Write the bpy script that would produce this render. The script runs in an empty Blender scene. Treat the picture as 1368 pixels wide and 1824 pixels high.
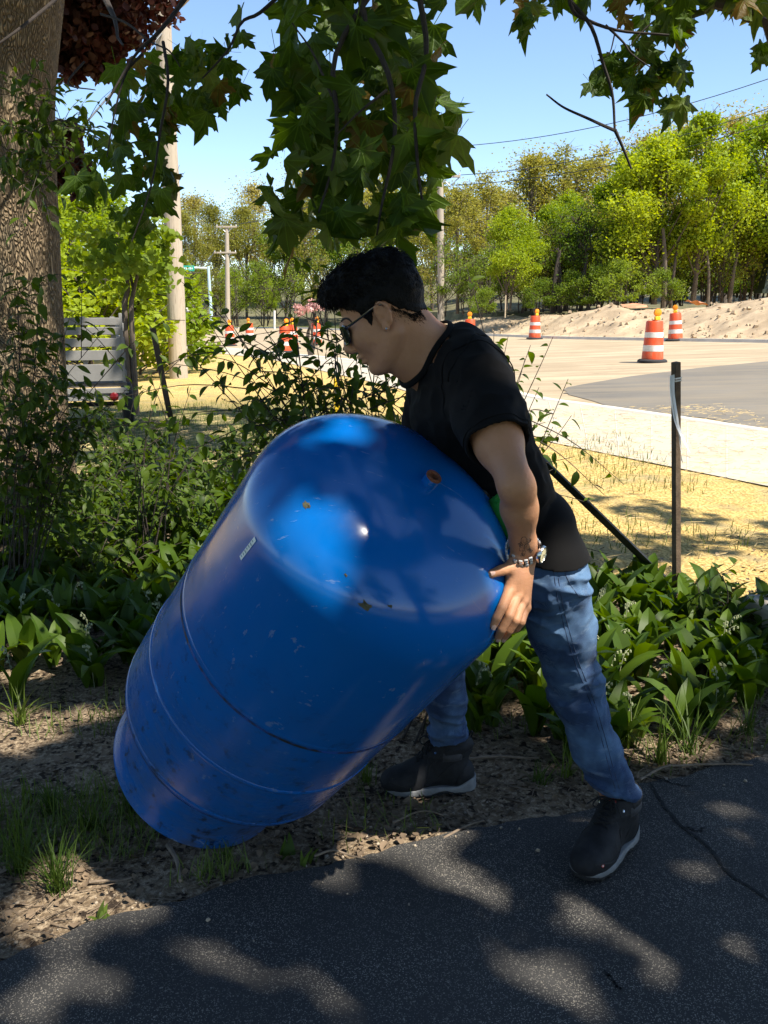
import bpy, math, random
import numpy as np
from mathutils import Vector, Matrix, Quaternion

R = math.radians
random.seed(11)
rng = np.random.default_rng(11)
SC = bpy.context.scene
COL = SC.collection

# ------------------------------------------------------------------ camera, sky, sun, exposure
CAM_H, PITCH, FPX = 1.5, R(12.7), 1600.0
cam_data = bpy.data.cameras.new("camera")
cam_data.sensor_fit = 'VERTICAL'
cam_data.sensor_height = 24.0
cam_data.lens = 24.0 * FPX / 1824.0
cam_data.clip_start = 0.05
cam_data.clip_end = 1500.0
cam = bpy.data.objects.new("camera", cam_data)
cam.location = (0, 0, CAM_H)
cam.rotation_euler = (math.pi / 2 - PITCH, 0, 0)
COL.objects.link(cam)
SC.camera = cam

SUN = Vector((0.43, -0.33, 0.84)).normalized()
world = bpy.data.worlds.new("World")
SC.world = world
world.use_nodes = True
wn = world.node_tree.nodes
wn.clear()
w_out = wn.new('ShaderNodeOutputWorld')
w_bg = wn.new('ShaderNodeBackground')
w_sky = wn.new('ShaderNodeTexSky')
w_sky.sky_type = 'NISHITA'
w_sky.sun_disc = False
w_sky.sun_elevation = math.asin(SUN.z)
w_sky.sun_rotation = math.atan2(SUN.x, SUN.y)
w_sky.altitude = 200
w_sky.air_density = 0.9
w_sky.dust_density = 0.25
w_sky.ozone_density = 3.0
w_bg.inputs['Strength'].default_value = 0.118
world.node_tree.links.new(w_sky.outputs[0], w_bg.inputs[0])
world.node_tree.links.new(w_bg.outputs[0], w_out.inputs[0])

sun_data = bpy.data.lights.new("sun", 'SUN')
sun_data.energy = 4.8
sun_data.angle = R(0.55)
sun_data.color = (1.0, 0.93, 0.81)
sun = bpy.data.objects.new("sun", sun_data)
sun.rotation_euler = SUN.to_track_quat('Z', 'Y').to_euler()
COL.objects.link(sun)

SC.view_settings.view_transform = 'Standard'
SC.view_settings.look = 'None'
SC.view_settings.exposure = 1.08
SC.view_settings.gamma = 1.0
SC.view_settings.use_curve_mapping = False
SC.render.engine = 'CYCLES'
SC.cycles.max_bounces = 7
SC.cycles.diffuse_bounces = 3
SC.cycles.glossy_bounces = 3
SC.cycles.transmission_bounces = 4
SC.cycles.sample_clamp_indirect = 6.0

# ------------------------------------------------------------------ places
CP, SP = math.cos(PITCH), math.sin(PITCH)


def smooth(a, b, x):
    t = np.clip((x - a) / (b - a), 0, 1)
    return t * t * (3 - 2 * t)


def terrain(x, y):
    """height of the natural ground"""
    x = np.asarray(x, float); y = np.asarray(y, float)
    far = smooth(6, 18, y)
    z = far * (0.08 + 0.035 * np.clip(x, -12, 22)) - 0.014 * (1 - far)
    return z


def ray(px, py):
    u = (px - 684) / FPX; v = (py - 912) / FPX
    return np.array([u, CP - v * SP, -SP - v * CP])


def at(px, py, t):
    """the place that stands t metres in front of the camera there"""
    return np.array([0, 0, CAM_H]) + ray(px, py) * t


def at_y(px, py, y):
    d = ray(px, py)
    return np.array([0, 0, CAM_H]) + d * (y / d[1])


def on_ground(px, py):
    d = ray(px, py); z = 0.0
    for _ in range(60):
        t = (CAM_H - z) / max(1e-4, -d[2]); t = min(t, 90)
        p = d * t
        z = 0.5 * z + 0.5 * float(terrain(p[0], p[1]))
    return np.array([p[0], p[1], float(terrain(p[0], p[1]))])


# ------------------------------------------------------------------ mesh helpers
def make_mesh(name, verts, face_sets, mat=None, smooth_shade=True):
    verts = np.asarray(verts, np.float32)
    sets = [np.asarray(f, np.int32) for f in face_sets if len(f)]
    me = bpy.data.meshes.new(name)
    me.vertices.add(len(verts))
    me.vertices.foreach_set('co', verts.ravel())
    loops = np.concatenate([f.ravel() for f in sets])
    sizes = np.concatenate([np.full(len(f), f.shape[1], np.int32) for f in sets])
    starts = np.concatenate([[0], np.cumsum(sizes)[:-1]]).astype(np.int32)
    me.loops.add(len(loops))
    me.loops.foreach_set('vertex_index', loops)
    me.polygons.add(len(sizes))
    me.polygons.foreach_set('loop_start', starts)
    me.polygons.foreach_set('loop_total', sizes)
    me.update(calc_edges=True)
    me.polygons.foreach_set('use_smooth', np.full(len(sizes), smooth_shade))
    me.validate()
    if smooth_shade and len(sizes) < 4000:
        me.set_sharp_from_angle(angle=R(38))
    if mat is not None:
        me.materials.append(mat)
    return me


def link(name, me, parent=None, loc=None, rot=None, kind=None):
    o = bpy.data.objects.new(name, me)
    COL.objects.link(o)
    if parent is not None:
        o.parent = parent
    if loc is not None:
        o.location = Vector([float(c) for c in loc])
    if rot is not None:
        if isinstance(rot, Matrix):
            o.rotation_mode = 'QUATERNION'; o.rotation_quaternion = rot.to_quaternion()
        else:
            o.rotation_euler = rot
    if kind:
        o['kind'] = kind
    return o


def tag(o, label, cat, group=None):
    o['label'] = label; o['category'] = cat
    if group:
        o['group'] = group
    return o


def thing(name, label, cat, loc=(0, 0, 0), group=None, rot=None):
    o = bpy.data.objects.new(name, None)
    o.empty_display_size = 0.1
    COL.objects.link(o)
    o.location = Vector([float(c) for c in loc])
    if rot is not None:
        if isinstance(rot, Quaternion):
            o.rotation_mode = 'QUATERNION'; o.rotation_quaternion = rot
        else:
            o.rotation_euler = rot
    return tag(o, label, cat, group)


def dup(root, loc=None, rotz=None, label=None):
    r = root.copy(); COL.objects.link(r)
    if loc is not None:
        r.location = Vector([float(c) for c in loc])
    if rotz is not None:
        r.rotation_euler.z = rotz
    if label:
        r['label'] = label
    for ch in list(root.children):
        c = ch.copy(); COL.objects.link(c); c.parent = r
        for g in list(ch.children):
            d = g.copy(); COL.objects.link(d); d.parent = c
    return r


class MB:
    """collects simple shapes of ONE piece"""

    def __init__(self, origin=(0, 0, 0)):
        self.v = []; self.q = []; self.t = []; self.n = 0; self.o = np.array(origin, float)

    def add(self, v, q=(), t=()):
        v = np.asarray(v, float) - self.o
        self.v.append(v)
        if len(q): self.q.append(np.asarray(q, int) + self.n)
        if len(t): self.t.append(np.asarray(t, int) + self.n)
        self.n += len(v)
        return self

    def box(self, c, s, rot=None, taper=1.0, bevel=0.0):
        c = np.array(c, float); s = np.array(s, float) / 2
        if bevel <= 0:
            v = np.array([[x, y, z] for z in (-1, 1) for y in (-1, 1) for x in (-1, 1)], float)
            v[4:, :2] *= taper
            v = v * s
            q = [(0, 2, 3, 1), (4, 5, 7, 6), (0, 1, 5, 4), (2, 6, 7, 3), (0, 4, 6, 2), (1, 3, 7, 5)]
            if rot is not None: v = v @ np.array(rot).T
            return self.add(v + c, q)
        b = bevel
        pts = []; idx = {}
        for sx in (-1, 1):
            for sy in (-1, 1):
                for sz in (-1, 1):
                    for ax in range(3):
                        p = np.array([sx, sy, sz]) * (s - b)
                        p[ax] += [sx, sy, sz][ax] * b
                        idx[(sx, sy, sz, ax)] = len(pts); pts.append(p)
        q = []; t = []
        for ax in range(3):
            o1, o2 = [(1, 2), (2, 0), (0, 1)][ax]
            for s0 in (-1, 1):
                ring = []
                for a, c2 in ((-1, -1), (1, -1), (1, 1), (-1, 1)):
                    k = [0, 0, 0]; k[ax] = s0; k[o1] = a; k[o2] = c2
                    ring.append(idx[(*k, ax)])
                q.append(ring if s0 > 0 else ring[::-1])
        for ax in range(3):
            o1, o2 = [(1, 2), (2, 0), (0, 1)][ax]
            for a in (-1, 1):
                for c2 in (-1, 1):
                    k0 = [0, 0, 0]; k1 = [0, 0, 0]
                    k0[ax] = -1; k1[ax] = 1
                    for k in (k0, k1): k[o1] = a; k[o2] = c2
                    f = [idx[(*k0, o1)], idx[(*k1, o1)], idx[(*k1, o2)], idx[(*k0, o2)]]
                    q.append(f if a * c2 < 0 else f[::-1])
        for sx in (-1, 1):
            for sy in (-1, 1):
                for sz in (-1, 1):
                    f = [idx[(sx, sy, sz, k)] for k in range(3)]
                    t.append(f if sx * sy * sz > 0 else f[::-1])
        v = np.array(pts)
        if rot is not None: v = v @ np.array(rot).T
        return self.add(v + c, q, t)

    def tube(self, pts, rad, n=8, cap=True, flat=None):
        pts = np.asarray(pts, float); m = len(pts)
        rad = np.broadcast_to(np.asarray(rad, float), (m,))
        tan = np.gradient(pts, axis=0)
        tan /= np.linalg.norm(tan, axis=1)[:, None] + 1e-12
        ref = np.array([0, 0, 1.0]) if abs(tan[0, 2]) < 0.9 else np.array([1.0, 0, 0])
        e1 = np.cross(tan[0], ref); e1 /= np.linalg.norm(e1)
        V = []
        w = np.linspace(0, 2 * np.pi, n, endpoint=False)
        for i in range(m):
            e1 = e1 - tan[i] * (e1 @ tan[i]); e1 /= np.linalg.norm(e1) + 1e-12
            e2 = np.cross(tan[i], e1)
            f = 1.0 if flat is None else flat
            V.append(pts[i] + rad[i] * (np.cos(w)[:, None] * e1 + f * np.sin(w)[:, None] * e2))
        V = np.concatenate(V)
        i, j = np.meshgrid(np.arange(m - 1), np.arange(n), indexing='ij')
        a = i * n + j; b = i * n + (j + 1) % n
        q = np.stack([a, b, b + n, a + n], -1).reshape(-1, 4)
        t = []
        if cap:
            V = np.concatenate([V, pts[:1], pts[-1:]])
            for j in range(n):
                t.append((m * n, (j + 1) % n, j)); t.append((m * n + 1, (m - 1) * n + j, (m - 1) * n + (j + 1) % n))
        return self.add(V, q, t)

    def lathe(self, prof, n=32, c=(0, 0, 0), M=None, close=False):
        prof = np.asarray(prof, float); m = len(prof)
        w = np.linspace(0, 2 * np.pi, n, endpoint=False)
        V = np.stack([prof[:, 0:1] * np.cos(w), prof[:, 0:1] * np.sin(w), np.repeat(prof[:, 1:2], n, 1)], -1).reshape(-1, 3)
        if M is not None: V = V @ np.array(M).T
        mm = m if close else m - 1
        i, j = np.meshgrid(np.arange(mm), np.arange(n), indexing='ij')
        a = i * n + j; b = i * n + (j + 1) % n; i2 = (i + 1) % m
        q = np.stack([a, b, i2 * n + (j + 1) % n, i2 * n + j], -1).reshape(-1, 4)
        return self.add(V + np.array(c, float), q)

    def ribbon(self, pts, side, w):
        """thin strip that follows pts, side = cross direction(s)"""
        pts = np.asarray(pts, float); m = len(pts)
        side = np.broadcast_to(np.asarray(side, float), (m, 3)); w = np.broadcast_to(np.asarray(w, float), (m,))[:, None]
        V = np.concatenate([pts - side * w / 2, pts + side * w / 2])
        q = [(i, i + m, i + m + 1, i + 1) for i in range(m - 1)]
        return self.add(V, q)

    def mesh(self, name, mat, smooth_shade=True):
        sets = []
        if self.q: sets.append(np.concatenate(self.q))
        if self.t: sets.append(np.concatenate(self.t))
        return make_mesh(name, np.concatenate(self.v), sets, mat, smooth_shade)

    def build(self, name, mat, parent=None, smooth_shade=True, kind=None, loc=None, rot=None):
        return link(name, self.mesh(name, mat, smooth_shade), parent, loc, rot, kind)


def frames(normal, roll):
    """rotation matrices whose z axis is normal (n,3) turned by roll about it"""
    z = normal / np.linalg.norm(normal, axis=1)[:, None]
    ref = np.where(np.abs(z[:, 2:3]) < 0.95, np.array([[0, 0, 1.0]]), np.array([[1.0, 0, 0]]))
    x = np.cross(ref, z); x /= np.linalg.norm(x, axis=1)[:, None]
    y = np.cross(z, x)
    c, s = np.cos(roll)[:, None], np.sin(roll)[:, None]
    return np.stack([x * c + y * s, -x * s + y * c, z], -1)


def frames_dir(ydir, zhint):
    y = ydir / np.linalg.norm(ydir, axis=1)[:, None]
    z = zhint - y * (zhint * y).sum(1)[:, None]
    z /= np.linalg.norm(z, axis=1)[:, None] + 1e-9
    x = np.cross(y, z)
    return np.stack([x, y, z], -1)


def scatter(tv, tf, mats, locs, scale):
    """copies of one small template as arrays: verts, faces"""
    n, k = len(locs), len(tv)
    sc = np.broadcast_to(np.asarray(scale, float), (n,))
    V = np.einsum('nij,kj->nki', mats, tv) * sc[:, None, None] + locs[:, None, :]
    F = (np.asarray(tf)[None] + (np.arange(n) * k)[:, None, None]).reshape(-1, np.asarray(tf).shape[1])
    return V.reshape(-1, 3), F


def catmull(pts, n=24):
    P = np.asarray(pts, float)
    P = np.concatenate([2 * P[:1] - P[1:2], P, 2 * P[-1:] - P[-2:-1]])
    out = []
    segs = len(P) - 3
    for u in np.linspace(0, segs, n):
        i = min(int(u), segs - 1); t = u - i
        p0, p1, p2, p3 = P[i:i + 4]
        out.append(0.5 * (2 * p1 + (p2 - p0) * t + (2 * p0 - 5 * p1 + 4 * p2 - p3) * t ** 2 + (3 * p1 - p0 - 3 * p2 + p3) * t ** 3))
    return np.array(out)


def hash3(i, j, k):
    h = (i * 374761393 + j * 668265263 + k * 2147483647 + 1274126177) & 0xffffffff
    h = ((h ^ (h >> 13)) * 1274126177) & 0xffffffff
    return ((h ^ (h >> 16)) & 0xffff) / 65535.0


def noise3(P):
    """smooth value noise, 0..1"""
    P = np.asarray(P, float)
    I = np.floor(P).astype(np.int64); F = P - I
    F = F * F * (3 - 2 * F)
    r = 0
    for a in (0, 1):
        wx = F[..., 0] if a else 1 - F[..., 0]
        for b in (0, 1):
            wy = F[..., 1] if b else 1 - F[..., 1]
            for c in (0, 1):
                wz = F[..., 2] if c else 1 - F[..., 2]
                r = r + wx * wy * wz * hash3(I[..., 0] + a, I[..., 1] + b, I[..., 2] + c)
    return r


# ------------------------------------------------------------------ materials
class NT:
    def __init__(self, name):
        self.m = bpy.data.materials.new(name); self.m.use_nodes = True
        self.t = self.m.node_tree; self.t.nodes.clear()
        self.out = self.t.nodes.new('ShaderNodeOutputMaterial')

    def n(self, typ, props=None, **ins):
        nd = self.t.nodes.new('ShaderNode' + typ)
        for k, v in (props or {}).items(): setattr(nd, k, v)
        for k, v in ins.items():
            key = k.replace('_', ' ')
            s = nd.inputs[int(k[1:])] if k[0] == 'i' and k[1:].isdigit() else nd.inputs[key]
            if hasattr(v, 'links') or isinstance(v, bpy.types.NodeSocket):
                self.t.links.new(v, s)
            else:
                s.default_value = v
        return nd

    def math(self, op, a, b=0.0, c=None, clamp=False):
        nd = self.n('Math', dict(operation=op, use_clamp=clamp), i0=a, i1=b)
        if c is not None:
            if isinstance(c, bpy.types.NodeSocket): self.t.links.new(c, nd.inputs[2])
            else: nd.inputs[2].default_value = c
        return nd.outputs[0]

    def mix(self, f, a, b):
        nd = self.n('Mix', dict(data_type='RGBA'))
        for s, v in ((nd.inputs[0], f), (nd.inputs[6], a), (nd.inputs[7], b)):
            if isinstance(v, bpy.types.NodeSocket): self.t.links.new(v, s)
            else: s.default_value = v if not isinstance(v, tuple) or len(v) == 4 else (*v, 1)
        return nd.outputs[2]

    def ramp(self, f, stops):
        nd = self.n('ValToRGB', i0=f); e = nd.color_ramp.elements
        while len(e) < len(stops): e.new(0.5)
        for el, (p, c) in zip(e, stops):
            el.position = p; el.color = (c, c, c, 1) if not isinstance(c, tuple) else (*c, 1)
        return nd.outputs[0]

    def pos(self):
        return self.n('NewGeometry').outputs['Position']

    def obj(self):
        return self.n('TexCoord').outputs['Object']

    def noise(self, vec, scale, detail=4.0, rough=0.55, out=0):
        return self.n('TexNoise', Vector=vec, Scale=scale, Detail=detail, Roughness=rough).outputs[out]

    def bump(self, h, strength, dist=0.01, normal=None):
        nd = self.n('Bump', Height=h, Strength=strength, Distance=dist)
        if normal is not None: self.t.links.new(normal, nd.inputs['Normal'])
        return nd.outputs[0]

    def bsdf(self, color, rough=0.6, normal=None, **kw):
        nd = self.n('BsdfPrincipled')
        names = dict(metal='Metallic', spec='Specular IOR Level', coat='Coat Weight', coatr='Coat Roughness', sub='Subsurface Weight', sheen='Sheen Weight', trans='Transmission Weight', alpha='Alpha')
        for k, v in dict(color=color, rough=rough, **kw).items():
            s = nd.inputs[{'color': 'Base Color', 'rough': 'Roughness'}.get(k, names.get(k, k))]
            if isinstance(v, bpy.types.NodeSocket): self.t.links.new(v, s)
            else: s.default_value = (*v, 1) if isinstance(v, tuple) and len(v) == 3 else v
        if normal is not None: self.t.links.new(normal, nd.inputs['Normal'])
        return nd

    def done(self, shader):
        self.t.links.new(shader.outputs[0], self.out.inputs[0])
        return self.m


def plain(name, col, rough=0.6, var=0.25, scale=12.0, bump=0.0, bscale=60.0, world_space=False, bdist=0.005, **kw):
    k = NT(name)
    p = k.pos() if world_space else k.obj()
    f = k.noise(p, scale, 5, 0.6)
    c1 = tuple(c * (1 - var) for c in col); c2 = tuple(min(1, c * (1 + var)) for c in col)
    c = k.mix(k.ramp(f, [(0.3, 0.0), (0.7, 1.0)]), c1, c2)
    nrm = k.bump(k.noise(p, bscale, 4), bump, bdist) if bump > 0 else None
    return k.done(k.bsdf(c, rough, nrm, **kw))


def leaf_mat(name, c1, c2, trans=0.4, rough=0.5, vein=0.0, scale=30.0, tcol=1.6, blemish=0.0, spec=0.22):
    """thin leaf: reflects, and lets some light through"""
    k = NT(name)
    rnd = k.n('ObjectInfo').outputs['Random']
    f = k.noise(k.pos(), scale, 2)
    f2 = k.math('ADD', k.math('MULTIPLY', rnd, 0.55), k.math('MULTIPLY', f, 0.6))
    c = k.mix(k.ramp(f2, [(0.25, 0.0), (0.85, 1.0)]), c1, c2)
    nrm = None
    if vein > 0:
        od = k.ramp(rnd, [(0.90, 0.0), (0.93, 1.0)])
        c = k.mix(k.math('MULTIPLY', od, 0.8), c, (0.13, 0.075, 0.02))
        yl = k.math('MULTIPLY', k.ramp(rnd, [(0.10, 1.0), (0.14, 0.0)]), 0.6)
        c = k.mix(yl, c, (0.13, 0.17, 0.03))
    if blemish > 0:
        b = k.ramp(k.noise(k.pos(), 9.0, 2), [(0.62, 0.0), (0.74, 1.0)])
        c = k.mix(k.math('MULTIPLY', b, blemish), c, (0.10, 0.065, 0.02))
    if vein > 0:
        xyz = k.n('SeparateXYZ', Vector=k.obj())
        ax = k.math('ABSOLUTE', xyz.outputs[0]); y = xyz.outputs[1]
        d = ax
        for tx, ty in ((0.72, 0.42), (0.36, 0.7), (0.9, -0.05)):
            ln = math.hypot(tx, ty)
            d2 = k.math('ABSOLUTE', k.math('SUBTRACT', k.math('MULTIPLY', ax, ty / ln), k.math('MULTIPLY', y, tx / ln)))
            d = k.math('MINIMUM', d, d2)
        vm = k.ramp(d, [(0.006, 1.0), (0.022, 0.0)])
        c = k.mix(k.math('MULTIPLY', vm, vein), c, tuple(min(1, v * 2.2 + 0.01) for v in c2))
        nrm = k.bump(k.math('ADD', vm, k.noise(k.obj(), 9, 3)), 0.35, 0.01)
    b = k.bsdf(c, rough, nrm, spec=spec)
    tr = k.n('BsdfTranslucent')
    hs = k.n('HueSaturation', Hue=0.485, Saturation=1.1, Value=tcol, Color=c)
    k.t.links.new(hs.outputs[0], tr.inputs[0])
    mx = k.n('MixShader', i0=trans)
    k.t.links.new(b.outputs[0], mx.inputs[1]); k.t.links.new(tr.outputs[0], mx.inputs[2])
    return k.done(mx)


def paint_mat(name, col, rough=0.5, **kw):
    return plain(name, col, rough, 0.1, 8.0, 0.1, 80.0, **kw)


M_BARK = None

# ------------------------------------------------------------------ ground, driveway, road
def ground_material():
    k = NT('ground')
    p = k.pos()
    xyz = k.n('SeparateXYZ', Vector=p)
    n1 = k.noise(p, 0.9, 5); n2 = k.noise(p, 9.0, 6, 0.65); n3 = k.noise(p, 60.0, 4, 0.7)
    soil = k.mix(k.ramp(n2, [(0.35, 0.0), (0.68, 1.0)]), (0.060, 0.041, 0.026), (0.24, 0.175, 0.11))
    soil = k.mix(k.ramp(n3, [(0.45, 0.0), (0.62, 1.0)]), soil, (0.36, 0.28, 0.19))
    soil = k.mix(k.ramp(k.noise(p, 33.0, 3), [(0.55, 0.0), (0.62, 1.0)]), soil, (0.035, 0.025, 0.018))
    w = k.n('TexWave', dict(wave_type='BANDS'), Vector=p, Scale=7.0, Distortion=14.0, Detail=4.0, Detail_Scale=2.0).outputs[0]
    straw = k.mix(k.ramp(k.math('ADD', k.math('MULTIPLY', n3, 0.7), k.math('MULTIPLY', w, 0.3)), [(0.3, 0.0), (0.7, 1.0)]), (0.33, 0.22, 0.07), (0.72, 0.51, 0.19))
    straw = k.mix(k.ramp(k.noise(p, 2.3, 4), [(0.5, 0.0), (0.72, 1.0)]), straw, (0.34, 0.27, 0.14))
    grass = k.mix(n2, (0.05, 0.085, 0.02), (0.16, 0.19, 0.05))
    gm = k.ramp(k.noise(p, 1.6, 5, 0.7), [(0.56, 0.0), (0.68, 1.0)])
    straw = k.mix(k.math('MULTIPLY', gm, 0.55), straw, grass)
    # lawn begins behind the planted bed
    xx = k.math('MAXIMUM', xyz.outputs[0], 0.0)
    edge = k.math('ADD', k.math('SUBTRACT', xyz.outputs[1], k.math('SUBTRACT', 6.5, k.math('MULTIPLY', xx, 1.1))), k.math('MULTIPLY', k.math('SUBTRACT', n1, 0.5), 2.2))
    lawn = k.ramp(k.math('ADD', k.math('MULTIPLY', edge, 0.6), 0.5), [(0.3, 0.0), (0.7, 1.0)])
    c = k.mix(lawn, soil, straw)
    back = k.ramp(k.math('ADD', k.math('MULTIPLY', xyz.outputs[1], -0.5), k.math('MULTIPLY', k.math('SUBTRACT', n1, 0.5), 0.5)), [(0.95, 0.0), (1.1, 1.0)])  # unseen lawn added behind the camera, toned for its bounce light
    c = k.mix(back, c, k.mix(n2, (0.09, 0.12, 0.03), (0.20, 0.21, 0.07)))
    # green verge on the far left
    left = k.ramp(k.math('MULTIPLY', k.math('SUBTRACT', 0.9, xyz.outputs[0]), 0.30), [(0.2, 0.0), (0.6, 1.0)])
    farl = k.ramp(k.math('MULTIPLY', xyz.outputs[1], 0.05), [(0.66, 0.0), (0.86, 1.0)])
    far = k.ramp(k.math('MULTIPLY', xyz.outputs[1], 0.01), [(0.46, 0.0), (0.56, 1.0)])
    c = k.mix(k.math('MULTIPLY', left, k.math('MULTIPLY', lawn, k.math('SUBTRACT', 1.0, farl))), c, k.mix(n2, (0.075, 0.095, 0.028), (0.26, 0.21, 0.10)))
    c = k.mix(far, c, (0.12, 0.13, 0.045))
    h = k.math('ADD', k.math('MULTIPLY', n2, 1.0), k.math('MULTIPLY', n3, 0.5))
    return k.done(k.bsdf(c, 0.95, k.bump(h, 0.9, 0.03), spec=0.15))


xs = np.concatenate([np.linspace(-400, -30, 16), np.linspace(-28, 28, 113), np.linspace(30, 400, 16)])
ys = np.concatenate([np.linspace(-120, -4, 14), np.linspace(-3, 12, 61), np.linspace(12.5, 60, 60), np.linspace(65, 700, 24)])
X, Y = np.meshgrid(xs, ys, indexing='ij')
Z = terrain(X, Y)
near = (1 - smooth(7, 12, Y))
Z = Z + near * (noise3(np.stack([X * 2.1, Y * 2.1, X * 0], -1)) - 0.5) * 0.02
nx, ny = X.shape
i, j = np.meshgrid(np.arange(nx - 1), np.arange(ny - 1), indexing='ij')
a = i * ny + j
gq = np.stack([a, a + ny, a + ny + 1, a + 1], -1).reshape(-1, 4)
link('ground', make_mesh('ground', np.stack([X, Y, Z], -1).reshape(-1, 3), [gq], ground_material()), kind='structure')


def asphalt_material():
    k = NT('asphalt')
    p = k.pos()
    big = k.noise(p, 0.8, 4); n = k.noise(p, 110.0, 3, 0.7)
    c = k.mix(k.ramp(big, [(0.3, 0.0), (0.7, 1.0)]), (0.027, 0.0262, 0.0255), (0.047, 0.0455, 0.0435))
    pw = k.n('VectorMath', dict(operation='ADD'), i0=p, i1=k.n('VectorMath', dict(operation='SCALE'), i0=k.n('TexNoise', Vector=p, Scale=150.0).outputs[1], Scale=0.006).outputs[0]).outputs[0]
    v = k.n('TexVoronoi', dict(feature='F1'), Vector=pw, Scale=330.0)
    vs = k.n('SeparateXYZ', Vector=v.outputs['Color'])
    sp = k.math('MULTIPLY', k.math('GREATER_THAN', vs.outputs[0], 0.66), k.ramp(v.outputs['Distance'], [(0.30, 1.0), (0.52, 0.0)]))
    wear = k.ramp(k.noise(p, 2.6, 5, 0.65), [(0.36, 0.2), (0.62, .8)])
    c = k.mix(k.math('MULTIPLY', sp, wear), c, (0.44, 0.40, 0.34))
    v2 = k.n('TexVoronoi', dict(feature='F1'), Vector=p, Scale=120.0)
    vs2 = k.n('SeparateXYZ', Vector=v2.outputs['Color'])
    sp2 = k.math('MULTIPLY', k.math('GREATER_THAN', vs2.outputs[1], 0.90), k.ramp(v2.outputs['Distance'], [(0.2, 1.0), (0.34, 0.0)]))
    c = k.mix(k.math('MULTIPLY', sp2, 0.8), c, (0.24, 0.22, 0.18))
    scuff = k.ramp(k.noise(k.n('Mapping', Vector=p, Scale=(30.0, 46.0, 1.0)).outputs[0], 1.4, 5, 0.75), [(0.60, 0.0), (0.70, 1.0)])
    c = k.mix(k.math('MULTIPLY', k.math('MULTIPLY', scuff, 0.4), wear), c, (0.22, 0.20, 0.16))
    dust = k.ramp(k.noise(p, 1.3, 6, 0.7), [(0.55, 0.0), (0.8, 1.0)])
    c = k.mix(k.math('MULTIPLY', dust, 0.16), c, (0.26, 0.22, 0.17))
    h = k.math('ADD', k.math('MULTIPLY', n, 0.6), k.math('MULTIPLY', sp, 0.6))
    return k.done(k.bsdf(c, 0.82, k.bump(h, 0.6, 0.006), spec=0.3))


EDGE_PX = [(-260, 1800), (-120, 1765), (0, 1722), (90, 1682), (150, 1655), (300, 1610), (450, 1572), (560, 1552), (640, 1537), (700, 1512), (780, 1492),
           (860, 1478), (960, 1460), (1060, 1440), (1110, 1412), (1150, 1398), (1250, 1376), (1368, 1345), (1560, 1300), (1800, 1250)]
EDGE = np.array([on_ground(*p)[:2] for p in EDGE_PX])
E_s = np.concatenate([[0], np.cumsum(np.linalg.norm(np.diff(EDGE, axis=0), axis=1))])
ss = np.linspace(0, E_s[-1], 220)
edge = np.stack([np.interp(ss, E_s, EDGE[:, 0]), np.interp(ss, E_s, EDGE[:, 1])], -1)
edge[:, 1] += (noise3(np.stack([ss * 9, ss * 0, ss * 0], -1)) - 0.5) * 0.035 + (noise3(np.stack([ss * 40, ss * 0, ss * 0 + 5], -1)) - 0.5) * 0.012


def drive_edge_y(x):
    return np.interp(x, edge[:, 0], edge[:, 1])


rows = [np.concatenate([edge, np.full((len(edge), 1), -0.03)], 1), np.concatenate([edge, np.full((len(edge), 1), -0.004)], 1)]
e2 = edge.copy(); e2[:, 1] -= 0.02
rows.append(np.concatenate([e2, np.full((len(edge), 1), 0.0)], 1))
for yy in np.linspace(0.12, 1, 8):
    r = np.concatenate([e2, np.zeros((len(edge), 1))], 1)
    r[:, 1] = r[:, 1] * (1 - yy) + (-1.9) * yy
    r[:, 0] = r[:, 0] * (1 + 3.0 * yy)
    rows.append(r)
V = np.concatenate(rows); m = len(edge)
i, j = np.meshgrid(np.arange(len(rows) - 1), np.arange(m - 1), indexing='ij')
a = i * m + j
dq = np.stack([a, a + m, a + m + 1, a + 1], -1).reshape(-1, 4)
M_ASPHALT = asphalt_material()
driveway = link('driveway', make_mesh('driveway', V, [dq], M_ASPHALT), kind='structure')

M_CRACK = plain('crack', (0.006, 0.006, 0.006), 0.95)


def crack(px, w, seed):
    r = np.random.default_rng(seed)
    pts = catmull([on_ground(*p) for p in px], 70); pts[:, 2] = 0.0025
    jit = r.normal(0, 0.004, (70, 2)).cumsum(0); jit -= np.linspace(0, 1, 70)[:, None] * jit[-1]
    pts[:, :2] += jit * 0.5
    tan = np.gradient(pts, axis=0); side = np.stack([-tan[:, 1], tan[:, 0], tan[:, 0] * 0], -1)
    side /= np.linalg.norm(side, axis=1)[:, None]
    ww = w * (0.3 + r.random(70)) * np.minimum(1, np.linspace(0, 8, 70)) * np.minimum(1, np.linspace(8, 0, 70))
    MB().ribbon(pts, side, ww).build('crack', M_CRACK, driveway)


crack([(1150, 1392), (1180, 1440), (1215, 1482), (1262, 1520), (1292, 1562), (1335, 1592), (1380, 1622)], 0.011, 1)
crack([(1070, 1735), (1085, 1750), (1100, 1768), (1112, 1774)], 0.006, 2)
crack([(1215, 1480), (1240, 1486), (1262, 1484)], 0.006, 3)
crack([(1150, 1392), (1190, 1398), (1235, 1410)], 0.007, 4)


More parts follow.
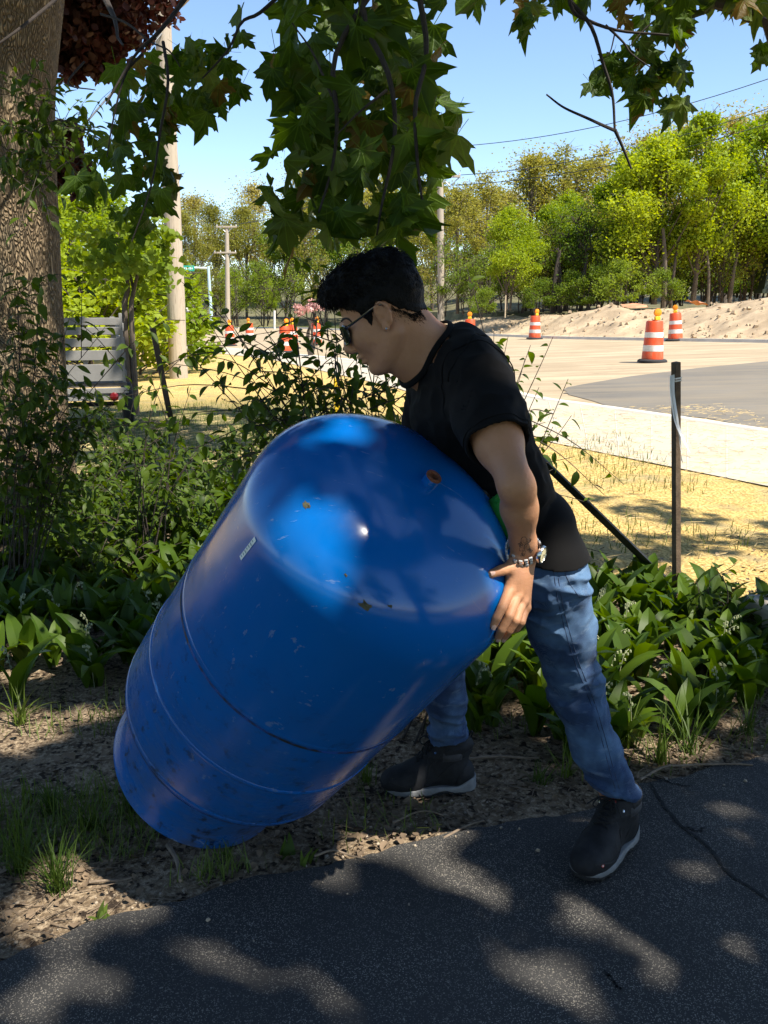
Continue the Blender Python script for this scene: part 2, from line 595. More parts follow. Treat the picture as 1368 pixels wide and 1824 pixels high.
def sheet_material(name, c1, c2, tint, sc=1.0, rough=0.9, streak=(0.4, 3.0)):
    k = NT(name)
    p = k.pos()
    n1 = k.noise(p, 0.5 * sc, 5); n2 = k.noise(p, 14 * sc, 4, 0.7)
    c = k.mix(k.ramp(n1, [(0.3, 0.0), (0.7, 1.0)]), c1, c2)
    st = k.noise(k.n('Mapping', Vector=p, Scale=(streak[0], streak[1], 1.0)).outputs[0], 1.0, 6, 0.7)
    c = k.mix(k.math('MULTIPLY', k.ramp(st, [(0.42, 0.0), (0.66, 1.0)]), 0.75), c, tint)
    c = k.mix(k.math('MULTIPLY', k.ramp(n2, [(0.5, 0.0), (0.75, 1.0)]), 0.3), c, tint)
    tr_ = k.n('TexWave', dict(wave_type='BANDS', bands_direction='Y'), Vector=p, Scale=0.22, Distortion=5.0, Detail=3.0, Detail_Scale=0.6).outputs[0]
    c = k.mix(k.math('MULTIPLY', k.ramp(tr_, [(0.80, 0.0), (0.93, 1.0)]), 0.35), c, tint)
    c = k.mix(k.math('MULTIPLY', k.ramp(k.noise(p, 1.7 * sc, 6, 0.75), [(0.60, 0.0), (0.68, 1.0)]), 0.35), c, tuple(v * 0.72 for v in tint))
    return k.done(k.bsdf(c, rough, k.bump(n2, 0.3, 0.01), spec=0.2))


def strip(name, px_a, px_b, lift, mat, n=60, cols=6, wob=0.0):
    """a sheet laid on the ground between two lines seen on it"""
    A = np.array([on_ground(*p)[:2] for p in px_a]); B = np.array([on_ground(*p)[:2] for p in px_b])

    def res(P):
        s = np.concatenate([[0], np.cumsum(np.linalg.norm(np.diff(P, axis=0), axis=1))]); q = np.linspace(0, s[-1], n)
        return np.stack([np.interp(q, s, P[:, 0]), np.interp(q, s, P[:, 1])], -1)
    A, B = res(A), res(B)
    V = []
    for c in np.linspace(0, 1, cols):
        q = A * (1 - c) + B * c
        if wob and 0 <= c <= 1:
            q = q + (noise3(np.stack([q[:, 0] * 1.3, q[:, 1] * 1.3, q[:, 0] * 0 + c * 7], -1))[:, None] - 0.5) * wob
        V.append(np.stack([q[:, 0], q[:, 1], terrain(q[:, 0], q[:, 1]) + lift], -1))
    V = np.concatenate(V)
    i, j = np.meshgrid(np.arange(cols - 1), np.arange(n - 1), indexing='ij')
    a = i * n + j
    q = np.stack([a, a + 1, a + n + 1, a + n], -1).reshape(-1, 4)
    return link(name, make_mesh(name, V, [q], mat), kind='structure')


M_ROAD = sheet_material('road', (0.36, 0.285, 0.185), (0.47, 0.38, 0.255), (0.25, 0.19, 0.12))
M_PATCH = sheet_material('grey_asphalt', (0.125, 0.115, 0.10), (0.18, 0.165, 0.14), (0.22, 0.185, 0.135))
M_WALK = sheet_material('sidewalk', (0.42, 0.37, 0.29), (0.48, 0.425, 0.34), (0.38, 0.33, 0.25))
ROAD_NEAR = [(1900, 850), (1368, 771), (1150, 738), (960, 712), (820, 678), (700, 650), (480, 627), (300, 613)]
ROAD_FAR = [(1900, 622), (1368, 611), (1150, 607), (1000, 604), (860, 598), (700, 592), (500, 582), (300, 585)]
WALK_OUT = [(1900, 965), (1368, 868), (1150, 824), (985, 790), (830, 735), (700, 690), (480, 640), (300, 620)]
strip('road', ROAD_NEAR, ROAD_FAR, 0.008, M_ROAD, 90, 14)
strip('sidewalk', WALK_OUT, ROAD_NEAR, 0.012, M_WALK, 90, 6)
strip('asphalt_patch', [(1900, 840), (1368, 767), (1200, 742), (1080, 722), (1010, 705)], [(1900, 610), (1368, 645), (1250, 656), (1120, 672), (1005, 692)], 0.016, M_PATCH, 40, 12, 0.3)
M_CURB = plain('curb', (0.62, 0.57, 0.48), 0.9, 0.12, 3.0)
for px, nm, hh in ((ROAD_FAR, 'kerb', 0.11), (ROAD_NEAR, 'kerb', 0.036)):
    P = np.array([on_ground(*p) for p in px])
    s = np.concatenate([[0], np.cumsum(np.linalg.norm(np.diff(P, axis=0), axis=1))]); q = np.linspace(0, s[-1], 80)
    P = np.stack([np.interp(q, s, P[:, c]) for c in range(3)], -1); P[:, 2] = terrain(P[:, 0], P[:, 1]) + hh / 2
    tan = np.gradient(P, axis=0); side = np.stack([-tan[:, 1], tan[:, 0], 0 * tan[:, 0]], -1); side /= np.linalg.norm(side, axis=1)[:, None]
    up = np.array([0, 0, 1.0])
    ring = np.stack([P - side * .12 - up * hh, P - side * .075 + up * hh / 2, P + side * .075 + up * hh / 2, P + side * .12 - up * hh], 1).reshape(-1, 3)
    fq = [(a * 4 + c, a * 4 + c + 1, a * 4 + c + 5, a * 4 + c + 4) for a in range(79) for c in range(3)]
    link(nm, make_mesh(nm, ring, [np.array(fq)], M_CURB, False), kind='structure')
# joints scored across the walk
k_j = MB()
Pa = np.array([on_ground(*p) for p in WALK_OUT]); Pb = np.array([on_ground(*p) for p in ROAD_NEAR])
for q in np.linspace(0.35, 2.9, 9):
    i0 = int(q); f = q - i0
    a_ = Pa[i0] * (1 - f) + Pa[i0 + 1] * f; b_ = Pb[i0] * (1 - f) + Pb[i0 + 1] * f
    L = np.linspace(0, 1, 7)[:, None]; ln = a_ * (1 - L) + b_ * L
    ln[:, 2] = terrain(ln[:, 0], ln[:, 1]) + 0.0165
    d_ = (b_ - a_) / np.linalg.norm(b_ - a_)
    k_j.ribbon(ln, np.array([-d_[1], d_[0], 0]), 0.012)
k_j.build('pavement_joint', plain('joint', (0.50, 0.45, 0.37), 0.95), kind='structure')

# dirt bank beyond the far kerb
M_DIRT = sheet_material('dirt', (0.42, 0.315, 0.20), (0.52, 0.40, 0.26), (0.24, 0.18, 0.115), 1.6, 0.95, (1.0, 1.0))
base_px = np.array([(1900, 620), (1368, 609), (1150, 605), (1000, 602), (860, 596), (760, 592), (640, 588)], float)
crest_py = np.interp(base_px[:, 0], [640, 760, 860, 905, 1000, 1090, 1180, 1250, 1368, 1900], [580, 576, 563, 558, 556, 541, 548, 544, 531, 515])
n = 160
bx = np.linspace(1900, 640, n)
by = np.interp(bx, base_px[::-1, 0], base_px[::-1, 1])
cy = np.interp(bx, [640, 760, 860, 905, 1000, 1045, 1092, 1130, 1180, 1250, 1368, 1900], [581, 577, 568, 565, 563, 554, 547, 554, 554, 549, 536, 520])
B = np.array([on_ground(px, py) for px, py in zip(bx, by)])
cols = 26
rows = []
for c in np.linspace(0, 1.6, cols):
    P = B.copy()
    dirn = B[:, :2] / np.linalg.norm(B[:, :2], axis=1)[:, None]
    P[:, :2] = B[:, :2] + dirn * c * 6.5
    d6 = np.linalg.norm(B[:, :2], axis=1) + 6.5
    zc = CAM_H + (552 - cy) / FPX * d6
    f = smooth(0, 1, min(c, 1.0))
    zz = B[:, 2] * (1 - f) + zc * f
    nz = (noise3(np.stack([P[:, 0] * 0.7, P[:, 1] * 0.7, P[:, 0] * 0], -1)) - 0.5) * 0.5 + (noise3(np.stack([P[:, 0] * 2.4, P[:, 1] * 2.4, P[:, 0] * 0], -1)) - 0.5) * 0.22
    P[:, 2] = zz + nz * min(1, c * 3) * (0.8 if c < 1 else 0.5) - 0.02
    rows.append(P)
BANK = np.stack(rows, 0)
V = np.concatenate(rows)
i, j = np.meshgrid(np.arange(cols - 1), np.arange(n - 1), indexing='ij')
a = i * n + j
link('dirt_bank_terrain', make_mesh('dirt_bank', V, [np.stack([a, a + n, a + n + 1, a + 1], -1).reshape(-1, 4)], M_DIRT), kind='structure')
# a wooded rise behind it
xr = np.linspace(-140, 170, 60); yr = np.array([52., 56., 64., 80., 110., 170.])
X, Y = np.meshgrid(xr, yr, indexing='ij')
Y = Y + 48 * (1 - smooth(-6, 9, X))
Z = np.where(X > 0, 1.2, 0.3) + (yr[None, :] - 52) * 0.03 + smooth(70, 110, yr[None, :]) * 2.5
Z[:, 0] = -1.0
nx, ny = X.shape
i, j = np.meshgrid(np.arange(nx - 1), np.arange(ny - 1), indexing='ij'); a = i * ny + j
link('hill', make_mesh('hill', np.stack([X, Y, Z], -1).reshape(-1, 3), [np.stack([a, a + ny, a + ny + 1, a + 1], -1).reshape(-1, 4)], plain('undergrowth_soil', (0.11, 0.10, 0.045), 0.95, 0.5, 1.5, 0.5, 6, True, 0.1)), kind='structure')

# ------------------------------------------------------------------ blue water tank
T_AX = np.array([.5013, -.4381, .7462]); T_AX /= np.linalg.norm(T_AX)
T_C = np.array([-.5414, 2.465, .1846]); T_R = .3408; T_KN = 1.055; T_HD = .217


def blue_paint():
    k = NT('blue_paint')
    p = k.obj()
    z = k.n('SeparateXYZ', Vector=p).outputs[2]
    n = k.noise(p, 3.0, 4)
    c = k.mix(n, (0.0003, 0.088, 0.34), (0.0005, 0.116, 0.42))
    # dried mud towards the foot of the tank and on the underside
    m1 = k.noise(p, 7.0, 7, 0.72); m2 = k.noise(k.n('Mapping', Vector=p, Scale=(1.0, 1.0, 5.0)).outputs[0], 14.0, 6, 0.8)
    low = k.ramp(z, [(0.26, 1.0), (0.55, 0.6), (0.95, 0.0)])
    under = k.ramp(k.math('ADD', k.math('MULTIPLY', k.n('VectorMath', dict(operation='DOT_PRODUCT'), i0=p, i1=tuple(TANK_DOWN)).outputs['Value'], 2.2), -0.1), [(0.0, 0.0), (0.75, 1.0)])
    md = k.math('MULTIPLY', k.math('MULTIPLY', k.math('ADD', low, k.math('MULTIPLY', under, 0.7)), k.math('ADD', 0.5, under)), k.ramp(k.math('MULTIPLY', m1, m2), [(0.15, 0.0), (0.34, 1.0)]), clamp=True)
    c = k.mix(k.math('MULTIPLY', md, 0.7), c, (0.075, 0.065, 0.045))
    bl = k.math('MULTIPLY', k.ramp(k.noise(p, 21.0, 5, 0.75), [(0.56, 0.0), (0.63, 1.0)]), low)
    c = k.mix(k.math('MULTIPLY', bl, 0.8), c, (0.012, 0.012, 0.012))
    # chalky scuffs and fine scratches
    v = k.n('TexVoronoi', dict(feature='F1'), Vector=p, Scale=26.0)
    vs = k.n('SeparateXYZ', Vector=v.outputs['Color'])
    spk = k.math('MULTIPLY', k.math('GREATER_THAN', vs.outputs[0], 0.8), k.ramp(k.math('ADD', v.outputs['Distance'], k.math('MULTIPLY', m2, 0.2)), [(0.17, 1.0), (0.21, 0.0)]))
    c = k.mix(k.math('MULTIPLY', spk, 0.3), c, (0.28, 0.36, 0.48))
    sc = k.ramp(k.noise(k.n('Mapping', Vector=p, Rotation=(0.5, 0.3, 0.2), Scale=(9.0, 60.0, 14.0)).outputs[0], 1.4, 4, 0.7), [(0.64, 0.0), (0.69, 1.0)])
    c = k.mix(k.math('MULTIPLY', sc, k.math('ADD', 0.25, k.math('MULTIPLY', under, 1.0), clamp=True)), c, (0.34, 0.38, 0.42))
    haze = k.ramp(k.noise(k.n('Mapping', Vector=p, Scale=(1.0, 1.0, 0.5)).outputs[0], 4.5, 6, 0.7), [(0.45, 0.0), (0.75, 1.0)])
    c = k.mix(k.math('MULTIPLY', haze, 0.05), c, (0.12, 0.26, 0.50))
    rough = k.math('ADD', 0.13, k.math('MULTIPLY', md, 0.5))
    rough = k.math('ADD', rough, k.math('MULTIPLY', haze, 0.10))
    h = k.math('ADD', k.math('MULTIPLY', k.noise(p, 5.0, 2), 0.6), k.math('ADD', k.math('MULTIPLY', md, 0.05), k.math('MULTIPLY', spk, -0.02)))
    return k.done(k.bsdf(c, rough, k.bump(h, 0.35, 0.012), spec=0.45))


q_tank = Vector((0, 0, 1)).rotation_difference(Vector(T_AX))
TANK_DOWN = np.array(q_tank.inverted() @ Vector((0.15, 0.0, -1)).normalized())
tank = thing('water_tank', 'big blue steel water tank tilted over on its rim, held by the person', 'tank', T_C, rot=q_tank)
M_BLUE = blue_paint()
prof = [(0.0, 0.20)]
for w in np.linspace(0.15, 1, 12):                    # lower dished end, rounding into the wall
    prof.append((0.3300 * math.sin(w * math.pi / 2) ** 0.9, 0.285 - 0.085 * math.cos(w * math.pi / 2)))
prof += [(0.3345, 0.296), (0.3385, 0.32), (0.3405, 0.36)]
for s in np.linspace(0.38, T_KN, 30): prof.append((T_R, s))
for w in np.linspace(0.02, 1, 40):
    w2 = math.sin(w * math.pi / 2)
    s = w2
    prof.append((T_R * max(1e-8, 1 - s ** 2.6) ** .5, T_KN + T_HD * s))
MB().lathe(prof, 128).build('tank_shell', M_BLUE, tank)
# rolled bead and the two welded bands
for s, w in ((0.4945, 0.0042), (0.7147, 0.0018), (0.305, 0.0032)):
    pr = [(T_R + w * math.sin(a) - 0.001 - (0.004 if s < 0.31 else 0), s + 0.009 * -math.cos(a)) for a in np.linspace(0, math.pi, 9)]
    MB().lathe(pr, 128).build('weld_seam', M_BLUE, tank)
k = NT('dark_joint'); M_JOINT = k.done(k.bsdf(k.mix(k.ramp(k.noise(k.obj(), 13, 4, 0.7), [(0.42, 0.0), (0.6, 1.0)]), (0.01, 0.012, 0.016), (0.003, 0.06, 0.30)), 0.7))
for s, rr in ((0.703, T_R + 0.0006), (0.291, 0.3338)):
    MB().lathe([(rr, s - 0.004), (rr + 0.0012, s - 0.002), (rr + 0.0012, s + 0.002), (rr, s + 0.004)], 128).build('seam_line', M_JOINT, tank)
rk = 0.2691
MB().lathe([(rk - .02, .262), (rk + .004, .262), (rk + .003, .2), (rk - .004, .09), (rk - .004, .03), (rk + .003, .012), (rk + .004, .002), (rk, 0), (rk - .006, .002), (rk - .012, .03), (rk - .012, .2)], 96).build('base_skirt', M_BLUE, tank)
M_RUST = plain('rust', (0.16, 0.055, 0.028), 0.85, 0.5, 40.0, 0.6, 120.0)
M_BLACK = plain('black_plastic', (0.012, 0.012, 0.013), 0.45, 0.2)
M_HOLE = plain('dark_bore', (0.01, 0.008, 0.007), 0.9)
top = T_KN + T_HD
fit_ = MB().lathe([(.0180, top - .012), (.0180, top + .0205)], 28).build('port_collar', M_BLUE, tank)
MB().lathe([(.0181, top + .0195), (.0186, top + .022), (.0175, top + .0245), (.0115, top + .0245), (.0100, top + .022), (.0096, top + .006)], 28).build('rusty_ring', M_RUST, tank)
mb = MB().lathe([(.0097, top + .009), (1e-4, top + .009)], 20); mb.build('port_bore', M_HOLE, tank)


def tank_local(p):
    return np.array(q_tank.inverted() @ (Vector(p) - Vector(T_C)))


def dome_point(phi, frac):
    """point and outward normal on the dome, local; frac 0 rim .. 1 apex"""
    s = frac; r = T_R * max(1e-8, 1 - s ** 2.6) ** .5
    p = np.array([r * math.cos(phi), r * math.sin(phi), T_KN + T_HD * s])
    s2 = s + 1e-3; r2 = T_R * max(1e-8, 1 - s2 ** 2.6) ** .5
    t = np.array([(r2 - r) * math.cos(phi), (r2 - r) * math.sin(phi), T_HD * 1e-3])
    az = np.array([-math.sin(phi), math.cos(phi), 0]); nrm = np.cross(az, t); nrm /= np.linalg.norm(nrm)
    return p, nrm


def frame_of(n):
    return frames(np.array([n]), np.zeros(1))[0]


# capped black bung near the rim
pl = tank_local((.238, 2.093, 1.069)); phi_v = math.atan2(pl[1], pl[0])
r_v = math.hypot(pl[0], pl[1]); fr = (1 - (min(r_v, T_R) / T_R) ** 2) ** (1 / 2.6)
pv, nv = dome_point(phi_v, max(0.05, fr)); Mv = frame_of(nv)
MB().lathe([(.0005, -.004), (.024, -.004), (.0245, .004), (.022, .007), (.011, .008), (.0105, .022), (.0125, .023), (.0125, .034), (.010, .036), (.0005, .036)], 28, pv, Mv).build('black_bung', M_BLACK, tank)
MB().lathe([(.0005, .0361), (.0065, .0361), (.0065, .040), (.0055, .0415), (.0005, .0415)], 16, pv, Mv).build('valve_pin', plain('dull_metal', (0.35, 0.35, 0.33), 0.35, 0.2, metal=0.9), tank)
# paper label on the side
pl = tank_local((-.307, 1.864, 1.073)); ph = math.atan2(pl[1], pl[0]) + .26
M_LABEL = plain('label_paper', (0.80, 0.84, 0.80), 0.7, 0.12, 60.0)
M_INK = plain('label_ink', (0.10, 0.20, 0.24), 0.8)
z0, z1 = pl[2] - .036, pl[2] + .036


def patch(rad, pa, pb, za, zb, n=5, skew=0.0):
    A = np.linspace(pa, pb, n)
    V = np.array([[rad * math.cos(a + skew * (z - za)), rad * math.sin(a + skew * (z - za)), z] for z in (za, zb) for a in A])
    q = [(i, i + 1, n + i + 1, n + i) for i in range(n - 1)]
    return V, q


lab = MB().add(*patch(T_R + .0012, ph - .016, ph + .016, z0, z1, 5, 0.15)).build('paper_label', M_LABEL, tank)
ink = MB()
for r_ in range(7):
    zz = z0 + .006 + r_ * .009
    ink.add(*patch(T_R + .0018, ph - .010 + .15 * (zz - z0), ph + (.004 + .004 * (r_ % 3)) + .15 * (zz - z0), zz, zz + .0028, 3))
ink.build('label_print', M_INK, lab)
# chipped and corroded spots on the dome
M_CHIP = plain('chipped_paint', (0.07, 0.065, 0.035), 0.9, 0.7, 90.0)
for wp, rr in (((-.036, 1.675, .934), .012), ((-.162, 1.768, 1.11), .008), ((-.150, 1.762, 1.118), .006), ((.014, 1.68, .935), .0045), ((-.09, 1.70, .97), .004)):
    pl = tank_local(wp); ph_ = math.atan2(pl[1], pl[0]); rr0 = min(T_R * .999, math.hypot(pl[0], pl[1]))
    if pl[2] > T_KN:
        pc, nc = dome_point(ph_, max(0.001, (1 - (rr0 / T_R) ** 2)) ** (1 / 2.6))
    else:
        pc, nc = np.array([T_R * math.cos(ph_), T_R * math.sin(ph_), pl[2]]), np.array([math.cos(ph_), math.sin(ph_), 0])
    F = frame_of(nc)
    nn = 14; rads = rr * (0.5 + 0.7 * rng.random(nn))
    V = [pc + nc * .002] + [pc + nc * .0006 + F[:, 0] * rads[a] * math.cos(a * 6.283 / nn) * 1.3 + F[:, 1] * rads[a] * math.sin(a * 6.283 / nn) * .8 for a in range(nn)]
    MB().add(V, (), [(0, 1 + a, 1 + (a + 1) % nn) for a in range(nn)]).build('paint_chip', M_CHIP, tank)

# green webbing strap that hangs from the bung down the far side of the dome
M_STRAP = plain('green_webbing', (0.03, 0.30, 0.035), 0.6, 0.2, 30.0, 0.3, 300.0)
strap_px = [(868, 884, 2.12), (880, 905, 2.105), (893, 932, 2.095), (903, 958, 2.09), (912, 984, 2.085), (917, 1010, 2.09)]
sp = catmull([at(*p) for p in strap_px], 26)
sp = sp + np.array([0.010, -0.045, 0.008])
wob = np.linspace(0, 1, 26)
side = np.array([[0.55, -0.62, 0.35]]) + np.stack([0.5 * np.sin(wob * 5), wob * 0, 0.3 * np.cos(wob * 4)], -1)
side /= np.linalg.norm(side, axis=1)[:, None]
strap = MB().ribbon(sp, side, 0.036).ribbon(sp + np.array([0.012, 0.006, 0.0]) * wob[:, None] + [0, .003, 0], np.roll(side, 3, axis=0), 0.030)
st = strap.build('strap', M_STRAP)
sm = st.modifiers.new('thickness', 'SOLIDIFY'); sm.thickness = 0.002
tag(st, 'bright green webbing strap hanging from the black bung on the blue tank', 'strap')

# ------------------------------------------------------------------ bodies as blended volumes
class Vol:
    def __init__(self):
        self.p = []          # (kind, data, centre, bound, k, op)

    def cone(self, a, b, ra, rb, k=.02, op='+'):
        a, b = np.array(a, float), np.array(b, float)
        self.p.append(('c', (a, b - a, float((b - a) @ (b - a)) + 1e-12, ra, rb), (a + b) / 2, np.linalg.norm(b - a) / 2 + max(ra, rb), k, op)); return self

    def ell(self, c, r, M=None, k=.02, op='+'):
        c = np.array(c, float); r = np.array(r, float); M = np.eye(3) if M is None else np.array(M)
        self.p.append(('e', (c, r, M), c, r.max(), k, op)); return self

    def ebar(self, a, b, wa, wb, fa, fb, W, k=.02, op='+'):
        """bar of elliptical section: half widths wa->wb along W, half depths fa->fb across it"""
        a, b = np.array(a, float), np.array(b, float); ax = b - a; L = np.linalg.norm(ax); ax /= L
        W = np.array(W, float); W = W - ax * (W @ ax); W /= np.linalg.norm(W); F = np.cross(ax, W)
        self.p.append(('b', (a, ax, L, wa, wb, fa, fb, W, F), (a + b) / 2, L / 2 + max(wa, wb, fa, fb), k, op)); return self

    def one(self, q, P):
        kd, d = q[0], q[1]
        if kd == 'c':
            a, ab, l2, ra, rb = d
            v = P - a; h = np.clip(v @ ab / l2, 0, 1)
            return np.linalg.norm(v - h[:, None] * ab, axis=1) - (ra + (rb - ra) * h)
        if kd == 'e':
            c, r, M = d
            v = (P - c) @ M; k0 = np.linalg.norm(v / r, axis=1); k1 = np.linalg.norm(v / (r * r), axis=1) + 1e-9
            return k0 * (k0 - 1) / k1
        a, ax, L, wa, wb, fa, fb, W, F = d
        v = P - a; s = v @ ax; h = np.clip(s / L, 0, 1)
        w = wa + (wb - wa) * h; f = fa + (fb - fa) * h; m = np.minimum(w, f)
        e = s - h * L
        return (np.sqrt((v @ W / w) ** 2 + (v @ F / f) ** 2 + (e / m) ** 2) - 1) * m

    def ev(self, P, which=None):
        d = None
        for i in (range(len(self.p)) if which is None else which):
            q = self.p[i]; e = self.one(q, P); k = q[4]
            if d is None:
                d = e if q[5] == '+' else np.full(len(P), 1.0)
                continue
            if q[5] == '+':
                h = np.clip(.5 + .5 * (d - e) / k, 0, 1); d = d * (1 - h) + e * h - k * h * (1 - h)
            else:
                h = np.clip(.5 - .5 * (d + e) / k, 0, 1); d = d * (1 - h) - e * h + k * h * (1 - h)
        return np.full(len(P), 1.0) if d is None else d

    def full(self, P, post=None):
        d = self.ev(P)
        return post(P, d) if post else d

    def mesh(self, h, post=None, pad=.03, iters=1, grow=0.0):
        lo = np.min([q[2] - q[3] for q in self.p if q[5] == '+'], axis=0) - pad
        hi = np.max([q[2] + q[3] for q in self.p if q[5] == '+'], axis=0) + pad
        N = 16; nb = np.ceil((hi - lo) / h / N).astype(int)
        C = np.array([q[2] for q in self.p]); B = np.array([q[3] for q in self.p])
        g = np.stack(np.meshgrid(*[np.arange(k) for k in nb], indexing='ij'), -1).reshape(-1, 3)
        ctr = lo + (g + .5) * N * h; hd = N * h * .866
        lb = np.linalg.norm(ctr[:, None] - C[None], axis=2) - B[None] - hd
        l1 = np.arange(N + 1)
        off = np.stack(np.meshgrid(l1, l1, l1, indexing='ij'), -1).reshape(-1, 3)
        NYZ = np.array([(nb[1] * N + 2) * (nb[2] * N + 2), nb[2] * N + 2, 1])
        ids = []; vs = []; quads = []
        E = [((0, 0, 0), (1, 0, 0)), ((0, 1, 0), (1, 1, 0)), ((0, 0, 1), (1, 0, 1)), ((0, 1, 1), (1, 1, 1)), ((0, 0, 0), (0, 1, 0)), ((1, 0, 0), (1, 1, 0)), ((0, 0, 1), (0, 1, 1)), ((1, 0, 1), (1, 1, 1)),
             ((0, 0, 0), (0, 0, 1)), ((1, 0, 0), (1, 0, 1)), ((0, 1, 0), (0, 1, 1)), ((1, 1, 0), (1, 1, 1))]
        reach = max(.03, grow + .02)
        for bi in np.nonzero(lb.min(1) < reach)[0]:
            wh = np.nonzero(lb[bi] < reach + .03)[0]
            c0 = ctr[bi:bi + 1]
            d0 = self.ev(c0, wh)
            if abs(d0[0] - grow) > hd + .035: continue
            base = g[bi] * N
            P = lo + (base + off) * h
            D = self.ev(P, wh)
            if post: D = post(P, D)
            D = D.reshape(N + 1, N + 1, N + 1)
            sg = D < 0
            if sg.all() or not sg.any(): continue
            cn = np.zeros((N, N, N), int)
            for a in (0, 1):
                for b in (0, 1):
                    for c in (0, 1): cn += sg[a:N + a, b:N + b, c:N + c]
            I = np.stack(np.nonzero((cn > 0) & (cn < 8)), -1)
            if len(I):
                acc = np.zeros((len(I), 3)); cnt = np.zeros(len(I))
                for e0, e1 in E:
                    e0, e1 = np.array(e0), np.array(e1)
                    A0 = D[tuple((I + e0).T)]; A1 = D[tuple((I + e1).T)]
                    m = (A0 < 0) != (A1 < 0)
                    t = np.where(m, A0 / np.where(m, A0 - A1, 1), 0)
                    acc += m[:, None] * (e0 + t[:, None] * (e1 - e0)); cnt += m
                vs.append(lo + (base + I + acc / cnt[:, None]) * h); ids.append((base + I + 1) @ NYZ)
            for ax in range(3):
                s0 = sg[:N, :N, :N]
                s1 = [sg[1:, :N, :N], sg[:N, 1:, :N], sg[:N, :N, 1:]][ax]
                I = np.stack(np.nonzero(s0 != s1), -1)
                if not len(I): continue
                u, v = [(1, 2), (2, 0), (0, 1)][ax]
                eu = np.zeros(3, int); eu[u] = 1; ev_ = np.zeros(3, int); ev_[v] = 1
                G = base + I + 1
                q = np.stack([(G - eu - ev_) @ NYZ, (G - ev_) @ NYZ, G @ NYZ, (G - eu) @ NYZ], -1)
                flip = ~s0[tuple(I.T)]
                q[flip] = q[flip][:, ::-1]
                quads.append(q)
        ids = np.concatenate(ids); vs = np.concatenate(vs); quads = np.concatenate(quads)
        od = np.argsort(ids); ids = ids[od]; vs = vs[od]
        k = np.clip(np.searchsorted(ids, quads), 0, len(ids) - 1)
        ok = (ids[k] == quads).all(1)
        F = k[ok]
        for _ in range(iters):
            s = np.zeros_like(vs); c = np.zeros(len(vs))
            for a in range(4):
                np.add.at(s, F[:, a], vs[F[:, (a + 1) % 4]] + vs[F[:, (a + 3) % 4]]); np.add.at(c, F[:, a], 2)
            vs = np.where(c[:, None] > 0, .5 * vs + .5 * s / np.maximum(c, 1)[:, None], vs)
        return vs, F

    def drop(self, P, post=None, steps=8, level=0.0, reach=.25):
        """move points onto the surface"""
        P = np.array(P, float)
        for _ in range(steps):
            d = self.full(P, post) - level
            e = 1e-3
            gr = np.stack([(self.full(P + np.eye(3)[a] * e, post) - level - d) / e for a in range(3)], -1)
            gr /= np.linalg.norm(gr, axis=1)[:, None] + 1e-9
            P = P - gr * d[:, None] * .8
        return P, gr

    def cast(self, px, py, post=None, t0=1.5, t1=3.0):
        d = ray(px, py); T = np.linspace(t0, t1, 700)
        v = self.full(np.array([0, 0, CAM_H]) + T[:, None] * d, post)
        i = np.argmax(v < 0)
        return np.array([0, 0, CAM_H]) + d * (T[i] if v[i] < 0 else T[np.argmin(v)])


PB = np.array([0.40, 2.30, 0.0])                       # the person's place
person = thing('person', 'person in black t-shirt and blue jeans leaning over the tank with both arms round it', 'person', PB)


def add_part(name, V, F, mat, parent=person, org=PB, kind=None):
    return link(name, make_mesh(name, np.asarray(V) - org, [F], mat), parent, kind=kind)


# joints (metres)
LS, LE, LW = np.array([.212, 2.015, 1.325]), np.array([.268, 1.790, 1.152]), at(934, 986, 1.98)
RS, RE, RW = np.array([.135, 2.375, 1.325]), np.array([.10, 2.56, 1.08]), np.array([-.03, 2.42, .96])
LH, LK, LA = np.array([.405, 2.125, .86]), np.array([.528, 2.277, .48]), np.array([.658, 2.285, .12])
RH, RK, RA = np.array([.37, 2.305, .86]), np.array([.175, 2.545, .50]), np.array([.205, 2.635, .115])
PEL, WAI, CHE, UPC = np.array([.374, 2.215, .91]), np.array([.293, 2.205, 1.08]), np.array([.205, 2.195, 1.25]), np.array([.165, 2.19, 1.36])
WID = LS - RS; WID[2] = 0; WID /= np.linalg.norm(WID)

# head frame: F facing, S his left (towards the road side of the lens), U crown
HC = np.array([-.002, 2.155, 1.487])
Fh = np.array([-.865, .05, -.50]); Fh /= np.linalg.norm(Fh)
Sh = np.array([-.05, -1, 0.02]); Sh -= Fh * (Fh @ Sh); Sh /= np.linalg.norm(Sh)
Uh = np.cross(Fh, Sh); Uh = Uh if Uh[2] > 0 else -Uh
HM = np.stack([Fh, Sh, Uh], -1)


def hd(f, s, u):
    return HC + HM @ np.array([f, s, u], float)


body = Vol()
# torso
body.ebar(PEL, WAI, .150, .134, .090, .082, WID, .05)
body.ebar(WAI, CHE, .134, .165, .082, .108, WID, .06)
body.ebar(CHE, UPC, .165, .150, .112, .080, WID, .06)
body.cone(LS - WID * .05 + [0, 0, .02], RS + WID * .05 + [0, 0, .02], .058, .058, .05)
for sgn, S in ((1, LS), (-1, RS)):
    body.cone(UPC + WID * sgn * .03 + [.022, 0, .038], S + [.01, 0, .01], .050, .050, .05)
